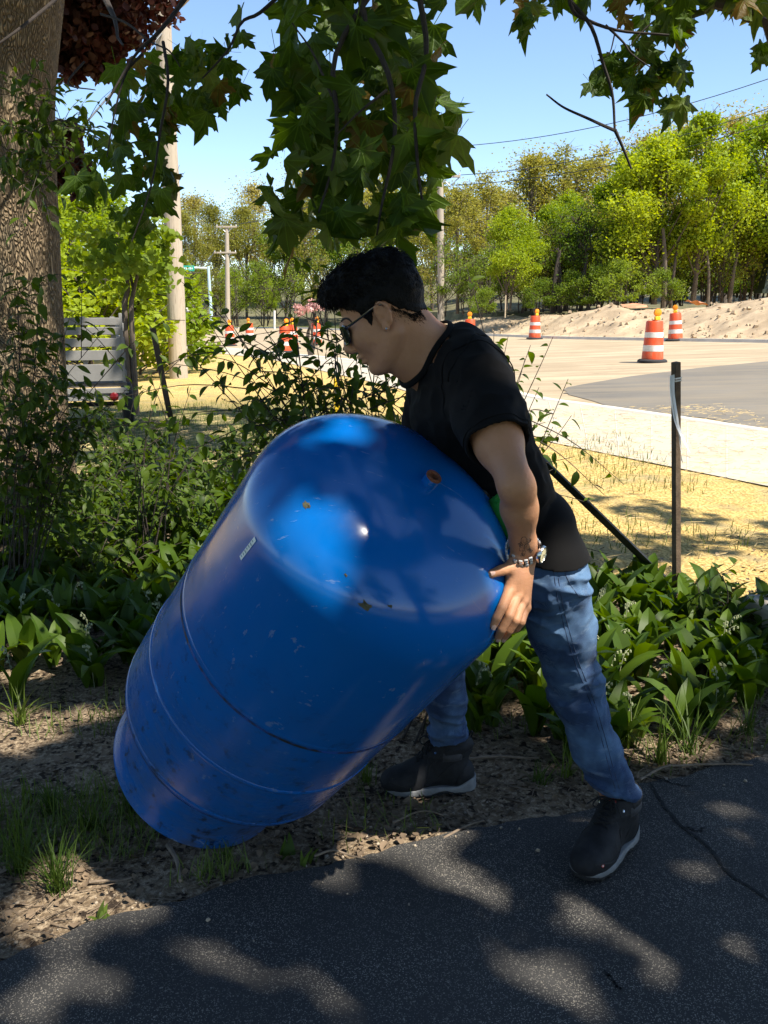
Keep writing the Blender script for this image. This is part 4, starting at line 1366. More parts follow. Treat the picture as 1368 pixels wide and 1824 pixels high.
def boot_post(P, d):
    r1 = 1 - np.abs(2 * noise3(np.stack([P[:, 0] * 34, P[:, 1] * 14, P[:, 2] * 40], -1)) - 1)
    flex = np.exp(-((P[:, 0] - .07) / .035) ** 2) + .6 * np.exp(-((P[:, 2] - .12) / .03) ** 2)
    d = d - (r1 - .6) * .004 * flex - (noise3(P * 30) - .5) * .003
    toe_cap = smooth(.098, .100, P[:, 0] + P[:, 1] ** 2 * 6 + (P[:, 2] - .05) * .35) * .0035
    coll = (1 - smooth(.1385, .1405, P[:, 2] - P[:, 0] * .2)) * .0 + smooth(.137, .139, P[:, 2] + P[:, 0] * .25) * (1 - smooth(.164, .167, P[:, 2] + P[:, 0] * .25)) * .004 * smooth(.016, .02, -P[:, 0] + .03)
    counter = (1 - smooth(-.030, -.027, P[:, 0] + (P[:, 2] - .05) * .4)) * (1 - smooth(.098, .101, P[:, 2])) * .0018
    d = d - toe_cap - coll - counter
    topz = .178 + np.clip(-(P[:, 0] + .03), 0, .05) * .35
    inner = -(d + .007)
    return np.maximum.reduce([d, np.where(P[:, 2] > .12, inner, -1), .026 - P[:, 2], P[:, 2] - topz])


def boot_out(P, d):
    return d - smooth(.098, .100, P[:, 0] + P[:, 1] ** 2 * 6 + (P[:, 2] - .05) * .35) * .0035


M_PANEL = plain('stitched_edge', (0.004, 0.004, 0.005), .7, .2, 90)
M_PAD = plain('padded_fabric', (0.036, 0.036, 0.040), .7, .2, 60, .3, 300)


def outline(P, grow):
    a = np.array([-.045, 0]); b = np.array([.115, .004]); c = np.array([.158, .000])
    q = P[:, :2]
    def cap(a, b, ra, rb):
        v = q - a; ab = b - a; h = np.clip(v @ ab / (ab @ ab), 0, 1); return np.linalg.norm(v - h[:, None] * ab, axis=1) - (ra + (rb - ra) * h)
    d = np.minimum(cap(a, b, .041, .050), cap(b, c, .050, .046))
    return d - grow


def sole_post(P, d):
    z = P[:, 2]; x = P[:, 0]
    topz = .037 + .020 * (1 - smooth(-.075, -.02, x)) + .014 * smooth(.15, .20, x) * 0 + .003 * np.sin(x * 30)
    botz = .013 + .012 * np.exp(-((x - .02) / .03) ** 2) + .012 * smooth(.15, .205, x)
    dd = outline(P, .0035 + .004 * (1 - smooth(-.085, -.05, x)) - .12 * np.abs(z - .028) ** 1.0 * .3)
    return np.maximum.reduce([dd, z - topz, botz - z])


def tread_post(P, d):
    z = P[:, 2]; x = P[:, 0]
    botz = .012 * np.exp(-((x - .02) / .03) ** 2) * .8 + .012 * smooth(.15, .205, x)
    lug = np.where(np.sin(x * 190 + np.abs(P[:, 1]) * 60) > .1, 0, .006)
    return np.maximum.reduce([outline(P, .001), z - (botz + .0145), botz + lug - z])


box_ = Vol().cone((-.05, 0, .03), (.17, 0, .03), .075, .075)
M_BOOT = plain('boot_leather', (0.016, 0.0165, 0.0185), .68, .35, 40, .5, 160.0, bdist=.0015, spec=.25)
M_SOLE = plain('grey_midsole', (0.19, 0.195, 0.20), .75, .2, 30, .3, 200)
M_TREAD = plain('black_tread', (0.012, 0.012, 0.012), .8, .2, 30)
M_LACE = plain('black_lace', (0.008, 0.008, 0.008), .85, .2, 200, .5, 400)
M_RED = plain('red_badge', (0.35, 0.03, 0.02), .5, .3, 100)
uv, uf = boot.mesh(.003, boot_post, iters=1)
sv, sf = box_.mesh(.003, sole_post, iters=1)
tv_, tf_ = box_.mesh(.003, tread_post, iters=0)
me_u, me_s, me_t = make_mesh('boot_upper', uv, [uf], M_BOOT), make_mesh('midsole', sv, [sf], M_SOLE), make_mesh('tread', tv_, [tf_], M_TREAD)
lace = MB(); eye = MB()
up_out = lambda P: boot.drop(P, steps=6, level=.0015)[0]
rowsx = np.linspace(.082, .020, 6)
for q in range(5):
    for s in (-1, 1):
        a0 = np.array([rowsx[q], s * .021, .10 + (.082 - rowsx[q]) * .95]); b0 = np.array([rowsx[q + 1], -s * .021, .10 + (.082 - rowsx[q + 1]) * .95])
        P = up_out([a0 * (1 - t) + b0 * t + np.array([.012, 0, .015]) for t in np.linspace(0, 1, 8)])
        P[:, 0] += .003; P[:, 2] += .004
        lace.tube(P, .0030, 5)
        e0 = up_out([a0 + np.array([0, s * .004, 0])])[0]
        if q in (0, 4): eye.lathe([(.0001, .0015), (.004, .001), (.0045, -.001)], 10, e0, frames(np.array([[.3, s * .6, .6]]), np.zeros(1))[0])
knot = up_out([np.array([.030, 0, .165])])[0] + [.004, 0, .004]
for s in (-1, 1):
    lace.tube(catmull([knot, knot + [.018, s * .022, .004], knot + [.034, s * .034, -.016], knot + [.026, s * .018, -.024], knot + [.004, s * .004, -.004]], 16), .0021, 5)
    lace.tube(catmull([knot, knot + [.020, s * .030, -.002], knot + [.034, s * .052, -.022]], 10), .0020, 5)
pan = MB()
for ctl in ([(.20, .052, .07), (.125, .055, .05), (.105, .045, .075), (.098, .0, .11), (.105, -.045, .075), (.125, -.055, .05), (.20, -.052, .07)], [(.10, .055, .045), (.070, .050, .075), (.060, .035, .105), (.030, .040, .135)], [(.075, .055, .040), (.040, .052, .065), (.020, .050, .09), (-.02, .05, .125), (-.06, .03, .135)],
            [(-.02, .055, .040), (-.035, .05, .08), (-.055, .03, .105)], [(.10, -.055, .045), (.070, -.050, .075), (.060, -.035, .105), (.030, -.040, .135)], [(.075, -.055, .040), (.040, -.052, .065), (.020, -.050, .09), (-.02, -.05, .125), (-.06, -.03, .135)]):
    pan.tube(boot.drop(catmull(ctl, 30), boot_out, steps=6, level=.0004)[0], .0016, 5)
me_p = pan.mesh('stitched_edges', M_PANEL)
padm = MB()
for s in (-1, 1):
    g_p = np.array([(x, s * .06, z) for z in np.linspace(.128, .158, 5) for x in np.linspace(-.05, .022, 9)])
    P, gg = boot.drop(g_p, boot_out, steps=6, level=.001)
    u_ = np.linspace(-1, 1, 9)[None, :]; v_ = np.linspace(-1, 1, 5)[:, None]
    lift = (.006 * (1 - np.abs(u_) ** 4) * (1 - np.abs(v_) ** 4)).ravel()
    padm.add(P + gg * lift[:, None], [(r * 9 + c, r * 9 + c + 1, r * 9 + c + 10, r * 9 + c + 9) for r in range(4) for c in range(8)])
me_pad = padm.mesh('ankle_pad', M_PAD)
me_l = lace.mesh('laces', M_LACE); me_e = eye.mesh('eyelets', M_STEEL)
tg = MB(); P = up_out([(.030, -.013, .178), (.030, .013, .178), (.034, .013, .163), (.034, -.013, .163)]); tg.add(P + [.006, 0, .003], [(0, 1, 2, 3)]); me_tg = tg.mesh('tongue_badge', M_RED)
sq = up_out([(.170, .046, .055)])[0]
_, gq_ = boot.drop([sq]); Fq = frames(gq_, np.array([.785]))[0]
b1 = MB(); b1.box(sq + gq_[0] * .0016, (.0085, .0085, .0016), Fq); me_b1 = b1.mesh('toe_badge', plain('red_enamel', (0.45, 0.06, 0.04), .4))
b2 = MB(); b2.box(sq + gq_[0] * .0026, (.0014, .0052, .0012), Fq); b2.box(sq + gq_[0] * .0027, (.0052, .0014, .0012), Fq); me_b2 = b2.mesh('badge_cross', plain('white_enamel', (0.75, 0.72, 0.68), .4))
lp = MB(); lp.tube(catmull([(-.068, 0, .155), (-.076, 0, .178), (-.083, 0, .198), (-.078, 0, .203), (-.070, 0, .185), (-.066, 0, .165)], 18), .0045, 6, flat=.4); me_lp = lp.mesh('heel_loop', M_BOOT)
cuff = MB()
cuff.lathe([(.044, .14), (.050, .160), (.053, .182), (.050, .190), (.044, .188)], 24, (-.016, 0, 0)); me_c = cuff.mesh('padded_collar', M_LACE)
for dirn, pos, rl in (((-.66, -.75), LA * [1, 1, 0] + [0, 0, .001], 1), ((-1.0, -.06), RA * [1, 1, 0] + [0, 0, -.016], -1)):
    b = bpy.data.objects.new('boot', None); COL.objects.link(b); b.parent = person
    b.location = Vector(pos - PB); b.rotation_euler = (0, 0 if rl > 0 else R(1.5), math.atan2(dirn[1], dirn[0]))
    for nm, me in [q for q in (('boot_upper', me_u), ('midsole', me_s), ('tread', me_t), ('laces', me_l), ('stitched_edges', me_p), ('ankle_pad', me_pad), ('eyelet', me_e), ('tongue_badge', me_tg), ('toe_badge', me_b1), ('badge_cross', me_b2), ('heel_loop', me_lp), ('padded_collar', me_c)) if rl > 0 or q[0] not in ('toe_badge', 'badge_cross', 'tongue_badge')]:
        link(nm, me, b)

# ------------------------------------------------------------------ leaves
_half = [(0.0, 0.0), (.10, -.05), (.24, -.12), (.44, -.13), (.38, -.02), (.40, .07), (.55, .16), (.80, .36), (.60, .37), (.56, .47), (.42, .42), (.27, .44), (.30, .58), (.41, .74), (.25, .72), (.15, .86), (0.0, 1.08)]


def maple_leaf(seed, bend=.35, fold=.2):
    r = np.random.default_rng(seed)
    right = np.array(_half); left = right[1:-1][::-1] * [-1, 1]
    out = np.concatenate([right, left]) + np.concatenate([np.zeros((1, 2)), r.normal(0, .018, (len(right) + len(left) - 1, 2))])
    mid = np.array([0, .22])
    inner = mid + (out - mid) * .5
    pts = np.concatenate([out, inner, [mid]])
    m = len(out)
    t = [(m + i, m + (i + 1) % m, 2 * m) for i in range(m)]
    q = [(i, (i + 1) % m, m + (i + 1) % m, m + i) for i in range(m)]
    x, y = pts[:, 0], pts[:, 1]
    z = -fold * np.abs(x) - bend * (y - .2) ** 2 + .10 * np.sin(x * 7 + seed) * np.abs(x) + .05 * np.sin(y * 9 + seed * 2) + .12 * x * math.sin(seed)
    V = np.stack([x, y, z], -1)
    # leaf stalk
    st = np.array([[0, 0.0, z[0]], [0, -.25, .03], [.01, -.52, .10]])
    n0 = len(V)
    V = np.concatenate([V, st + [.010, 0, 0], st - [.010, 0, 0]])
    q += [(n0, n0 + 1, n0 + 4, n0 + 3), (n0 + 1, n0 + 2, n0 + 5, n0 + 4)]
    tri = t + [(a, b, c) for a, b, c, d in q] + [(a, c, d) for a, b, c, d in q]
    return V, np.array(tri)


def oval_leaf(w=.26, curl=.25, n=5, stalk=.12, tipw=1.0):
    ys = np.linspace(0, 1, n)
    ws = w * np.sin(np.pi * ys ** .85) ** .8; ws[0] = .02; ws[-1] = 0.012
    V = []
    for y, ww in zip(ys, ws):
        z = -curl * y * y
        V += [[-ww, y + stalk, z + ww * .35], [0, y + stalk, z], [ww, y + stalk, z + ww * .35]]
    q = []
    for i in range(n - 1):
        a = i * 3
        q += [(a, a + 1, a + 4, a + 3), (a + 1, a + 2, a + 5, a + 4)]
    k0 = len(V); V += [[-.02, 0, 0], [.02, 0, 0]]
    q.append((k0, k0 + 1, 2, 0))
    return np.array(V), np.array([(a, b, c) for a, b, c, d in q] + [(a, c, d) for a, b, c, d in q])


M_MAPLE = leaf_mat('maple_leaf', (0.020, 0.046, 0.005), (0.060, 0.105, 0.010), .42, .5, vein=.35, scale=14, tcol=2.0, blemish=.25)
M_CANOPY = leaf_mat('maple_canopy', (0.022, 0.05, 0.012), (0.05, 0.10, 0.022), .3, .5, scale=5, tcol=1.8)
M_SHRUB = leaf_mat('shrub_leaf', (0.024, 0.048, 0.005), (0.075, 0.120, 0.010), .36, .5, scale=18, tcol=1.9)
M_LILY = leaf_mat('lily_leaf', (0.026, 0.060, 0.005), (0.080, 0.135, 0.010), .34, .46, scale=9, tcol=1.7)
M_GRASS = leaf_mat('grass_blade', (0.035, 0.07, 0.008), (0.105, 0.15, 0.025), .3, .5, scale=9)
M_TWIG = plain('twig_bark', (0.045, 0.034, 0.026), .9, .4, 60, .5, 200)
M_BRANCH = plain('dark_branch', (0.030, 0.022, 0.018), .9, .4, 40, .5, 120)


def bark_material():
    k = NT('furrowed_bark'); p = k.obj()
    v = k.n('Mapping', Vector=p, Scale=(1.0, 1.0, .30)).outputs[0]
    w = k.n('TexVoronoi', dict(feature='DISTANCE_TO_EDGE'), Vector=k.mix(.12, v, k.n('TexNoise', Vector=v, Scale=9.0).outputs[1]), Scale=64.0).outputs[0]
    n = k.noise(v, 30, 5, .7)
    rid = k.ramp(k.math('ADD', w, k.math('MULTIPLY', n, .25)), [(.1, 0.0), (.45, 1.0)])
    c = k.mix(rid, (0.11, 0.078, 0.048), (0.33, 0.245, 0.15))
    c = k.mix(k.math('MULTIPLY', k.ramp(k.noise(p, 4, 4), [(.5, 0.0), (.7, 1.0)]), .5), c, (0.20, 0.18, 0.13))
    return k.done(k.bsdf(c, .95, k.bump(k.math('ADD', rid, k.math('MULTIPLY', n, .5)), 1.0, .03), spec=.15))


M_BARK = bark_material()
LEAF_ME = []
for s in range(10):
    v, t = maple_leaf(s + 1, bend=[.35, .6, .15, .8, .3, .5, -.2, .7, .4, 1.0][s], fold=[.15, .4, .1, .3, .6, .2, .3, .5, -.2, .35][s])
    LEAF_ME.append(make_mesh('maple_leaf', v, [t], M_MAPLE))


def in_poly(px, py, poly):
    x0 = np.array(poly); x1 = np.roll(x0, -1, axis=0); c = False
    for (xa, ya), (xb, yb) in zip(x0, x1):
        if (ya > py) != (yb > py) and px < (xb - xa) * (py - ya) / (yb - ya) + xa: c = not c
    return c


def hang_leaves(tree, org, poly, count, d0, d1, s0, s1, seed, density=None):
    """leaves of a bough: each hangs by its stalk, blade roughly upright, tip down"""
    r = np.random.default_rng(seed)
    P = np.array(poly, float); lo, hi = P.min(0), P.max(0)
    got = []
    tries = 0
    while len(got) < count and tries < 20000:
        tries += 1
        x, y = lo + (hi - lo) * r.random(2)
        if not in_poly(x, y, poly): continue
        t = d0 + (d1 - d0) * r.random()
        p = at(x, y, t); sz = s0 + (s1 - s0) * r.random() ** 1.3
        if any(np.linalg.norm(p - g) < sz * .36 for g in got): continue
        got.append(p)
        down = np.array([r.normal(0, .55), r.normal(0, .5), -1.0])
        nh = np.array([r.normal(0, .85), -.8 + r.normal(0, .7), .6 + r.normal(0, .7)])
        if r.random() < .35: nh = -nh
        M = frames_dir(np.array([down]), np.array([nh]))[0]
        o = link('leaf', LEAF_ME[r.integers(10)], tree)
        base = p - M[:, 1] * sz * .45
        sx, sy, sz_ = sz * r.uniform(.72, 1.08), sz, sz * r.uniform(.5, 1.9)
        o.matrix_local = Matrix.Translation(Vector(base - org)) @ Matrix([[M[i][0] * sx, M[i][1] * sy, M[i][2] * sz_, 0] for i in range(3)] + [[0, 0, 0, 1]])
    return np.array(got)


def crown_leaves(n, centre, radii, rr, keep=None, size=.15, clump=None, flat=.7, tmpl=None):
    """leaf positions and frames in an ellipsoid, gathered into sprays"""
    if clump:
        nc = max(1, n // clump)
        c = rr.normal(size=(nc, 3)); c /= np.linalg.norm(c, axis=1)[:, None]
        c *= (rr.random((nc, 1)) ** .45)
        p = (c[:, None] + rr.normal(size=(nc, clump, 3)) * .10).reshape(-1, 3)
    else:
        c = rr.normal(size=(n, 3)); c /= np.linalg.norm(c, axis=1)[:, None]; p = c * rr.random((n, 1)) ** .4
    P = np.array(centre) + p * np.array(radii)
    if keep is not None: P = P[keep(P)]
    nrm = rr.normal(size=P.shape) * [1, 1, .5] + [0, 0, flat]
    return P, frames(nrm, rr.random(len(P)) * 6.283), size * (.7 + .6 * rr.random(len(P)))


SIMPLE = (np.array([[0, -.5, 0], [.42, -.12, .06], [.30, .25, 0], [0, .55, -.06], [-.30, .25, 0], [-.42, -.12, .06]]), np.array([(0, 1, 2), (0, 2, 3), (0, 3, 4), (0, 4, 5)]))
# places where a beam of sun gets down through the boughs: (ground or object point, radius)
BEAMS = [(on_ground(990, 1730), .065), (on_ground(1010, 1775), .06), (on_ground(770, 1555), .06), (on_ground(840, 1590), .045), (on_ground(95, 1760), .10), (on_ground(40, 1810), .06),
         (on_ground(340, 1700), .05), (on_ground(450, 1745), .045), (on_ground(1010, 1640), .05), (on_ground(1080, 1650), .045), (on_ground(745, 1465), .19), (on_ground(690, 1490), .15),
         (on_ground(130, 1610), .20), (on_ground(165, 1275), .11), (on_ground(40, 1180), .26), (on_ground(30, 1300), .22), (on_ground(250, 1600), .12), (on_ground(1150, 1320), .22), (on_ground(1300, 1450), .05), (on_ground(1250, 1560), .05), (on_ground(1000, 1300), .10),
         (on_ground(580, 1765), .06), (on_ground(1160, 1680), .08), (on_ground(1090, 1500) + [0, 0, .1], .06), (on_ground(1310, 1700), .05), (on_ground(620, 1690), .08),
         (at(905, 1050, 1.95), .13), (at(880, 1030, 1.93), .07), (at(935, 960, 1.93), .06), (at(760, 600, 2.15), .04), (at(620, 760, 2.0), .09), (at(870, 690, 2.0), .07), 
         (at_y(330, 840, 6.0), .75), (at_y(420, 800, 6.6), .7), (at_y(240, 810, 6.2), .6), (at_y(150, 950, 4.9), .3), (at_y(330, 960, 4.9), .25), (at_y(55, 610, 6.0), .42), (at_y(45, 400, 6.0), .26), (at_y(50, 150, 6.1), .16), (at_y(70, 300, 6.0), .14), (at_y(160, 620, 11), .3), (at_y(190, 640, 11), .3),
         (at_y(480, 720, 9), .6), (at_y(560, 680, 11), 1.0), (at_y(250, 650, 15), 1.6), (at_y(180, 140, 3.2), .09), (at_y(740, 90, 2.8), .08), (at_y(1180, 120, 3.5), .12), (at_y(960, 630, 3.3), .12), (at_y(1200, 1100, 4.5), .14), (at_y(1080, 1080, 4.4), .12), (at_y(1300, 1060, 4.6), .3)]
SUNV = np.array(SUN)


def shade_keep(P):
    """a leaf stays unless it stands in one of the gaps or hangs down into the open space by the road"""
    k = np.ones(len(P), bool)
    for c, r in BEAMS:
        v = P - c; s = v @ SUNV
        k &= ~((s > 0) & (np.linalg.norm(v - s[:, None] * SUNV, axis=1) < r * .8 + .03))
    # thin places high over the tank where the sky shows, as its dome mirrors them
    v = P - np.array([-.05, 1.75, 1.1]); v = v / np.linalg.norm(v, axis=1)[:, None]
    for dirn, cosr in (((.46, .02, .86), .955), ((.62, .30, .72), .965), ((.20, -.10, .95), .975)):
        dn = np.array(dirn) / np.linalg.norm(dirn)
        k &= ~(((v @ dn) > cosr) & (noise3(v * 9.0 + 1.3) > .53))
    k &= P[:, 2] > np.where(P[:, 1] > -.3, 2.75 + .40 * np.maximum(P[:, 1], 0), 2.2)
    # sun reaches the lawn, walk and road beyond the bed
    s = P[:, 2] / SUNV[2]; gx, gy = P[:, 0] - s * SUNV[0], P[:, 1] - s * SUNV[1]
    lim = 6.1 - .62 * np.clip(gx, -4, 3) + 6.5 * smooth(.9, .1, gx) + (1.9 + .25 * gx) * smooth(.9, 1.3, gx) + 1.2 * (noise3(np.stack([gx * .9, gy * .9, gx * 0], -1)) - .5) * 2
    k &= (gy < lim)
    k &= ~((gx < -.5) & (gy > 3.9) & (noise3(np.stack([gx * 1.7 + 3, gy * 1.7, gx * 0 + 2], -1)) > np.where(gy > 8, .55, np.where(gx < -3.0, .56, .40))))
    k &= ~((gx > 1.0) & (gy > 4.5) & (noise3(np.stack([gx * .9, gy * 2.6, gx * 0 + 4], -1)) < .53))
    return k


# ------------------------------------------------------------------ the old maple on the left
TB = np.array([-2.76, 6.4, -0.02])
maple = thing('maple_tree', 'old maple with a thick furrowed trunk at the left edge of the picture', 'tree', TB)
hs = np.concatenate([np.linspace(0, .6, 8), np.linspace(.8, 7.5, 40)]); nn = 72
rad = .425 + .030 * np.minimum(hs, 4.5) + .10 * np.exp(-hs / .30) + .15 * smooth(2.7, 4.2, hs)
W = np.linspace(0, 2 * np.pi, nn, endpoint=False)
V = []
for h, r0 in zip(hs, rad):
    a = W
    ff = noise3(np.stack([np.cos(a) * 1.3, np.sin(a) * 1.3, a * 0 + h * .35], -1)) - .5
    fu = np.abs(noise3(np.stack([np.cos(a) * 11, np.sin(a) * 11, a * 0 + h * 1.5], -1)) - .5)
    rr_ = r0 * (1 + .16 * ff + .10 * np.exp(-h / .3) * np.sin(a * 5)) + .022 * fu
    V.append(np.stack([rr_ * np.cos(a), rr_ * np.sin(a), a * 0 + h], -1))
V = np.concatenate(V); i, j = np.meshgrid(np.arange(len(hs) - 1), np.arange(nn), indexing='ij'); a = i * nn + j; b = i * nn + (j + 1) % nn
link('trunk', make_mesh('trunk', V, [np.stack([a, b, b + nn, a + nn], -1).reshape(-1, 4)], M_BARK), maple)


def limb(tree, org, pts, r0, r1, name='branch', mat=None, n=18, sides=8):
    P = catmull(pts, n)
    P = P + (noise3(P * 6) - .5)[:, None] * np.array([.03, .03, .03]) * min(1, r0 * 40)
    return MB(org).tube(P, np.linspace(r0, r1, n), sides).build(name, mat or M_TWIG, tree)


for pts, r0, r1 in (([(-2.8, 6.4, 4.5), (-2.3, 6.0, 6.2), (-1.5, 5.2, 7.6)], .22, .06), ([(-2.9, 6.3, 5.0), (-4.2, 5.8, 7.4), (-5.2, 5.0, 9)], .2, .05), ([(-2.9, 6.4, 6.0), (-3.0, 6.6, 8), (-2.8, 6.8, 9.8)], .25, .06),
                    ([at_y(130, -30, 5.8), at_y(80, 15, 5.6), at_y(30, 55, 5.4), at_y(-20, 90, 5.3)], .012, .006), ([(-2.6, 6.1, 4.2), at_y(140, -90, 5.0), at_y(185, -10, 4.2), at_y(222, 80, 3.7)], .035, .004)):
    limb(maple, TB, pts, r0, r1, 'branch', M_BARK if r0 > .1 else M_BRANCH)
for pts, r0, r1 in (([at_y(340, -20, 3.4), at_y(318, 12, 3.4), at_y(280, 60, 3.3), at_y(240, 100, 3.3), at_y(190, 185, 3.2)], .010, .003),
                    ([at_y(500, -10, 3.3), at_y(460, 25, 3.3), at_y(430, 40, 3.25), at_y(405, 90, 3.2), at_y(360, 140, 3.2)], .007, .003),
                    ([at_y(290, 75, 3.3), at_y(300, 150, 3.2), at_y(285, 240, 3.2), at_y(270, 330, 3.15), at_y(235, 430, 3.15)], .006, .002),
                    ([at_y(255, 95, 3.3), at_y(225, 130, 3.3), at_y(205, 200, 3.25), at_y(190, 280, 3.2)], .005, .002),
                    ([at_y(180, 25, 3.6), at_y(225, 40, 3.5), at_y(270, 75, 3.4), at_y(300, 90, 3.3), at_y(320, 120, 3.3)], .005, .002),
                    ([at_y(150, 110, 3.6), at_y(120, 150, 3.5), at_y(170, 160, 3.4)], .004, .002)):
    limb(maple, TB, pts, r0, r1, 'twig', M_BRANCH, 14, 6)
LEFT_A = [(160, 125), (210, 105), (262, 95), (290, 82), (320, 75), (345, 85), (385, 95), (400, 60), (420, 30), (445, 40), (440, 75), (410, 110), (428, 170), (405, 205), (375, 200), (350, 245), (300, 225), (270, 200), (220, 215), (205, 165), (160, 160)]
LEFT_B = [(215, 205), (270, 210), (300, 240), (290, 290), (325, 310), (305, 345), (295, 400), (290, 440), (250, 430), (215, 455), (180, 490), (165, 450), (200, 420), (190, 360), (140, 350), (150, 310), (185, 275), (195, 235)]
hang_leaves(maple, TB, LEFT_A, 56, 3.1, 3.5, .055, .125, 1)
hang_leaves(maple, TB, LEFT_B, 46, 3.1, 3.5, .055, .12, 2)
r_ = np.random.default_rng(21)
P, Mx, sz = crown_leaves(30000, (-.9, 8.6, 9.2), (6.2, 6.4, 3.2), r_, shade_keep, .18, 22)
vf = scatter(*SIMPLE, Mx, P - TB, sz)
link('crown', make_mesh('crown', vf[0], [vf[1]], M_CANOPY), maple, kind='stuff')

# ------------------------------------------------------------------ the second maple, whose boughs hang over the driveway
T2 = np.array([3.9, -1.4, 0.0])
maple2 = thing('maple_tree', 'big maple boughs with broad green leaves hanging down behind the person', 'tree', T2)
MB(T2).tube([T2 + [0, 0, -.1], T2 + [0.03, .02, 1.5], T2 + [-.05, .1, 3.5], T2 + [-.1, .2, 6], T2 + [0, .3, 8.5]], [.42, .34, .30, .24, .10], 24).build('trunk', M_BARK, maple2)
for pts, r0, r1 in (([(3.8, -1.2, 3.6), (2.6, .6, 4.2), (1.2, 2.2, 3.9), at_y(760, -120, 3.1)], .10, .02), ([(3.85, -1.2, 4.6), (1.5, -.6, 6.0), (-.8, .4, 6.8)], .14, .03), ([(3.85, -1.3, 5), (4.8, .8, 6.4), (5.4, 2.4, 7.2)], .14, .03),
                    ([(3.9, -1.3, 4.2), (3.6, 1.4, 4.0), at_y(1560, 70, 3.9), at_y(1368, 40, 3.8), at_y(1290, 8, 3.7), at_y(1180, -15, 3.6)], .05, .012),
                    ([at_y(1420, 30, 3.9), at_y(1330, 28, 3.8), at_y(1260, 8, 3.7)], .018, .006), ([at_y(1010, -40, 3.5), at_y(1020, 15, 3.5), at_y(1045, 35, 3.5), at_y(1100, 55, 3.5), at_y(1190, 64, 3.5)], .009, .004),
                    ([at_y(1015, 0, 3.5), at_y(1052, 45, 3.5), at_y(1075, 110, 3.5), at_y(1092, 165, 3.5), at_y(1096, 232, 3.5)], .008, .0045),
                    ([at_y(1096, 232, 3.5), at_y(1050, 212, 3.5), at_y(1005, 192, 3.5), at_y(973, 168, 3.5)], .0065, .003), ([at_y(1096, 230, 3.5), at_y(1108, 258, 3.5), at_y(1125, 300, 3.5)], .007, .004),
                    ([at_y(1078, 45, 3.5), at_y(1110, 75, 3.5), at_y(1125, 95, 3.5), at_y(1160, 120, 3.5)], .005, .002), ([at_y(1095, 60, 3.5), at_y(1088, 90, 3.5), at_y(1080, 100, 3.5)], .003, .0015),
                    ([at_y(1160, 42, 3.5), at_y(1140, 60, 3.5), at_y(1120, 85, 3.5)], .003, .0015),
                    ([at_y(640, -60, 3.0), at_y(650, 40, 3.0), at_y(690, 130, 2.95), at_y(705, 230, 2.95), at_y(690, 330, 2.9), at_y(670, 420, 2.9)], .012, .003),
                    ([at_y(680, -40, 3.0), at_y(600, 90, 3.0), at_y(600, 200, 2.95), at_y(590, 300, 2.95), at_y(560, 400, 2.9)], .010, .003), ([at_y(740, -40, 3.0), at_y(760, 90, 3.0), at_y(740, 190, 2.9), at_y(745, 300, 2.9), at_y(760, 400, 2.9)], .010, .003),
                    ([at_y(605, 200, 2.95), at_y(560, 100, 3.0), at_y(520, 40, 3.0)], .005, .002), ([at_y(690, 160, 2.9), at_y(640, 200, 2.9), at_y(600, 240, 2.9)], .005, .002)):
    limb(maple2, T2, pts, r0, r1, 'branch' if r0 > .011 else 'twig', M_BARK if r0 > .08 else M_BRANCH, 16, 7)
MID = [(505, -30), (512, 60), (500, 110), (475, 150), (490, 180), (470, 240), (482, 260), (462, 310), (478, 345), (478, 420), (500, 450), (530, 470), (560, 445), (600, 440), (650, 430), (700, 430), (760, 445), (770, 400), (775, 345), (790, 300), (790, 255), (825, 225), (825, 160), (795, 120), (800, 80), (840, 50), (860, 30), (870, -30)]
hang_leaves(maple2, T2, MID, 150, 2.72, 3.35, .10, .165, 3)
TOPR = [(880, -30), (900, 20), (935, 45), (960, 40), (975, 0), (1010, 25), (1040, 18), (1080, 30), (1120, 40), (1150, 62), (1200, 70), (1225, 60), (1225, 25), (1290, 30), (1368, 20), (1368, -30)]
hang_leaves(maple2, T2, TOPR, 66, 3.2, 3.7, .075, .125, 4)
R1 = [(1075, 95), (1105, 110), (1120, 90), (1165, 80), (1180, 110), (1225, 125), (1232, 160), (1228, 190), (1190, 215), (1150, 210), (1125, 190), (1110, 140), (1080, 130)]
hang_leaves(maple2, T2, R1, 34, 3.35, 3.65, .075, .125, 5)
hang_leaves(maple2, T2, [(1055, 120), (1078, 120), (1085, 165), (1060, 160)], 4, 3.45, 3.55, .07, .10, 6)
hang_leaves(maple2, T2, [(1195, 35), (1230, 40), (1228, 75), (1200, 70)], 5, 3.45, 3.6, .08, .11, 7)
hang_leaves(maple2, T2, [(1345, 90), (1360, 95), (1362, 115), (1345, 112)], 2, 3.7, 3.8, .08, .1, 8)
r_ = np.random.default_rng(22)
P1, M1, s1 = crown_leaves(46000, (2.4, .3, 7.2), (5.8, 6.3, 2.6), r_, shade_keep, .17, 14)
P, Mx, sz = P1, M1, s1
vf = scatter(*SIMPLE, Mx, P - T2, sz)
link('crown', make_mesh('crown', vf[0], [vf[1]], M_CANOPY), maple2, kind='stuff')

# ------------------------------------------------------------------ shrubs
OV = [oval_leaf(.24, .30, 6), oval_leaf(.28, .55, 6), oval_leaf(.22, .10, 6)]
OVAL_ME = [make_mesh('shrub_leaf', v, [t], M_SHRUB) for v, t in OV]


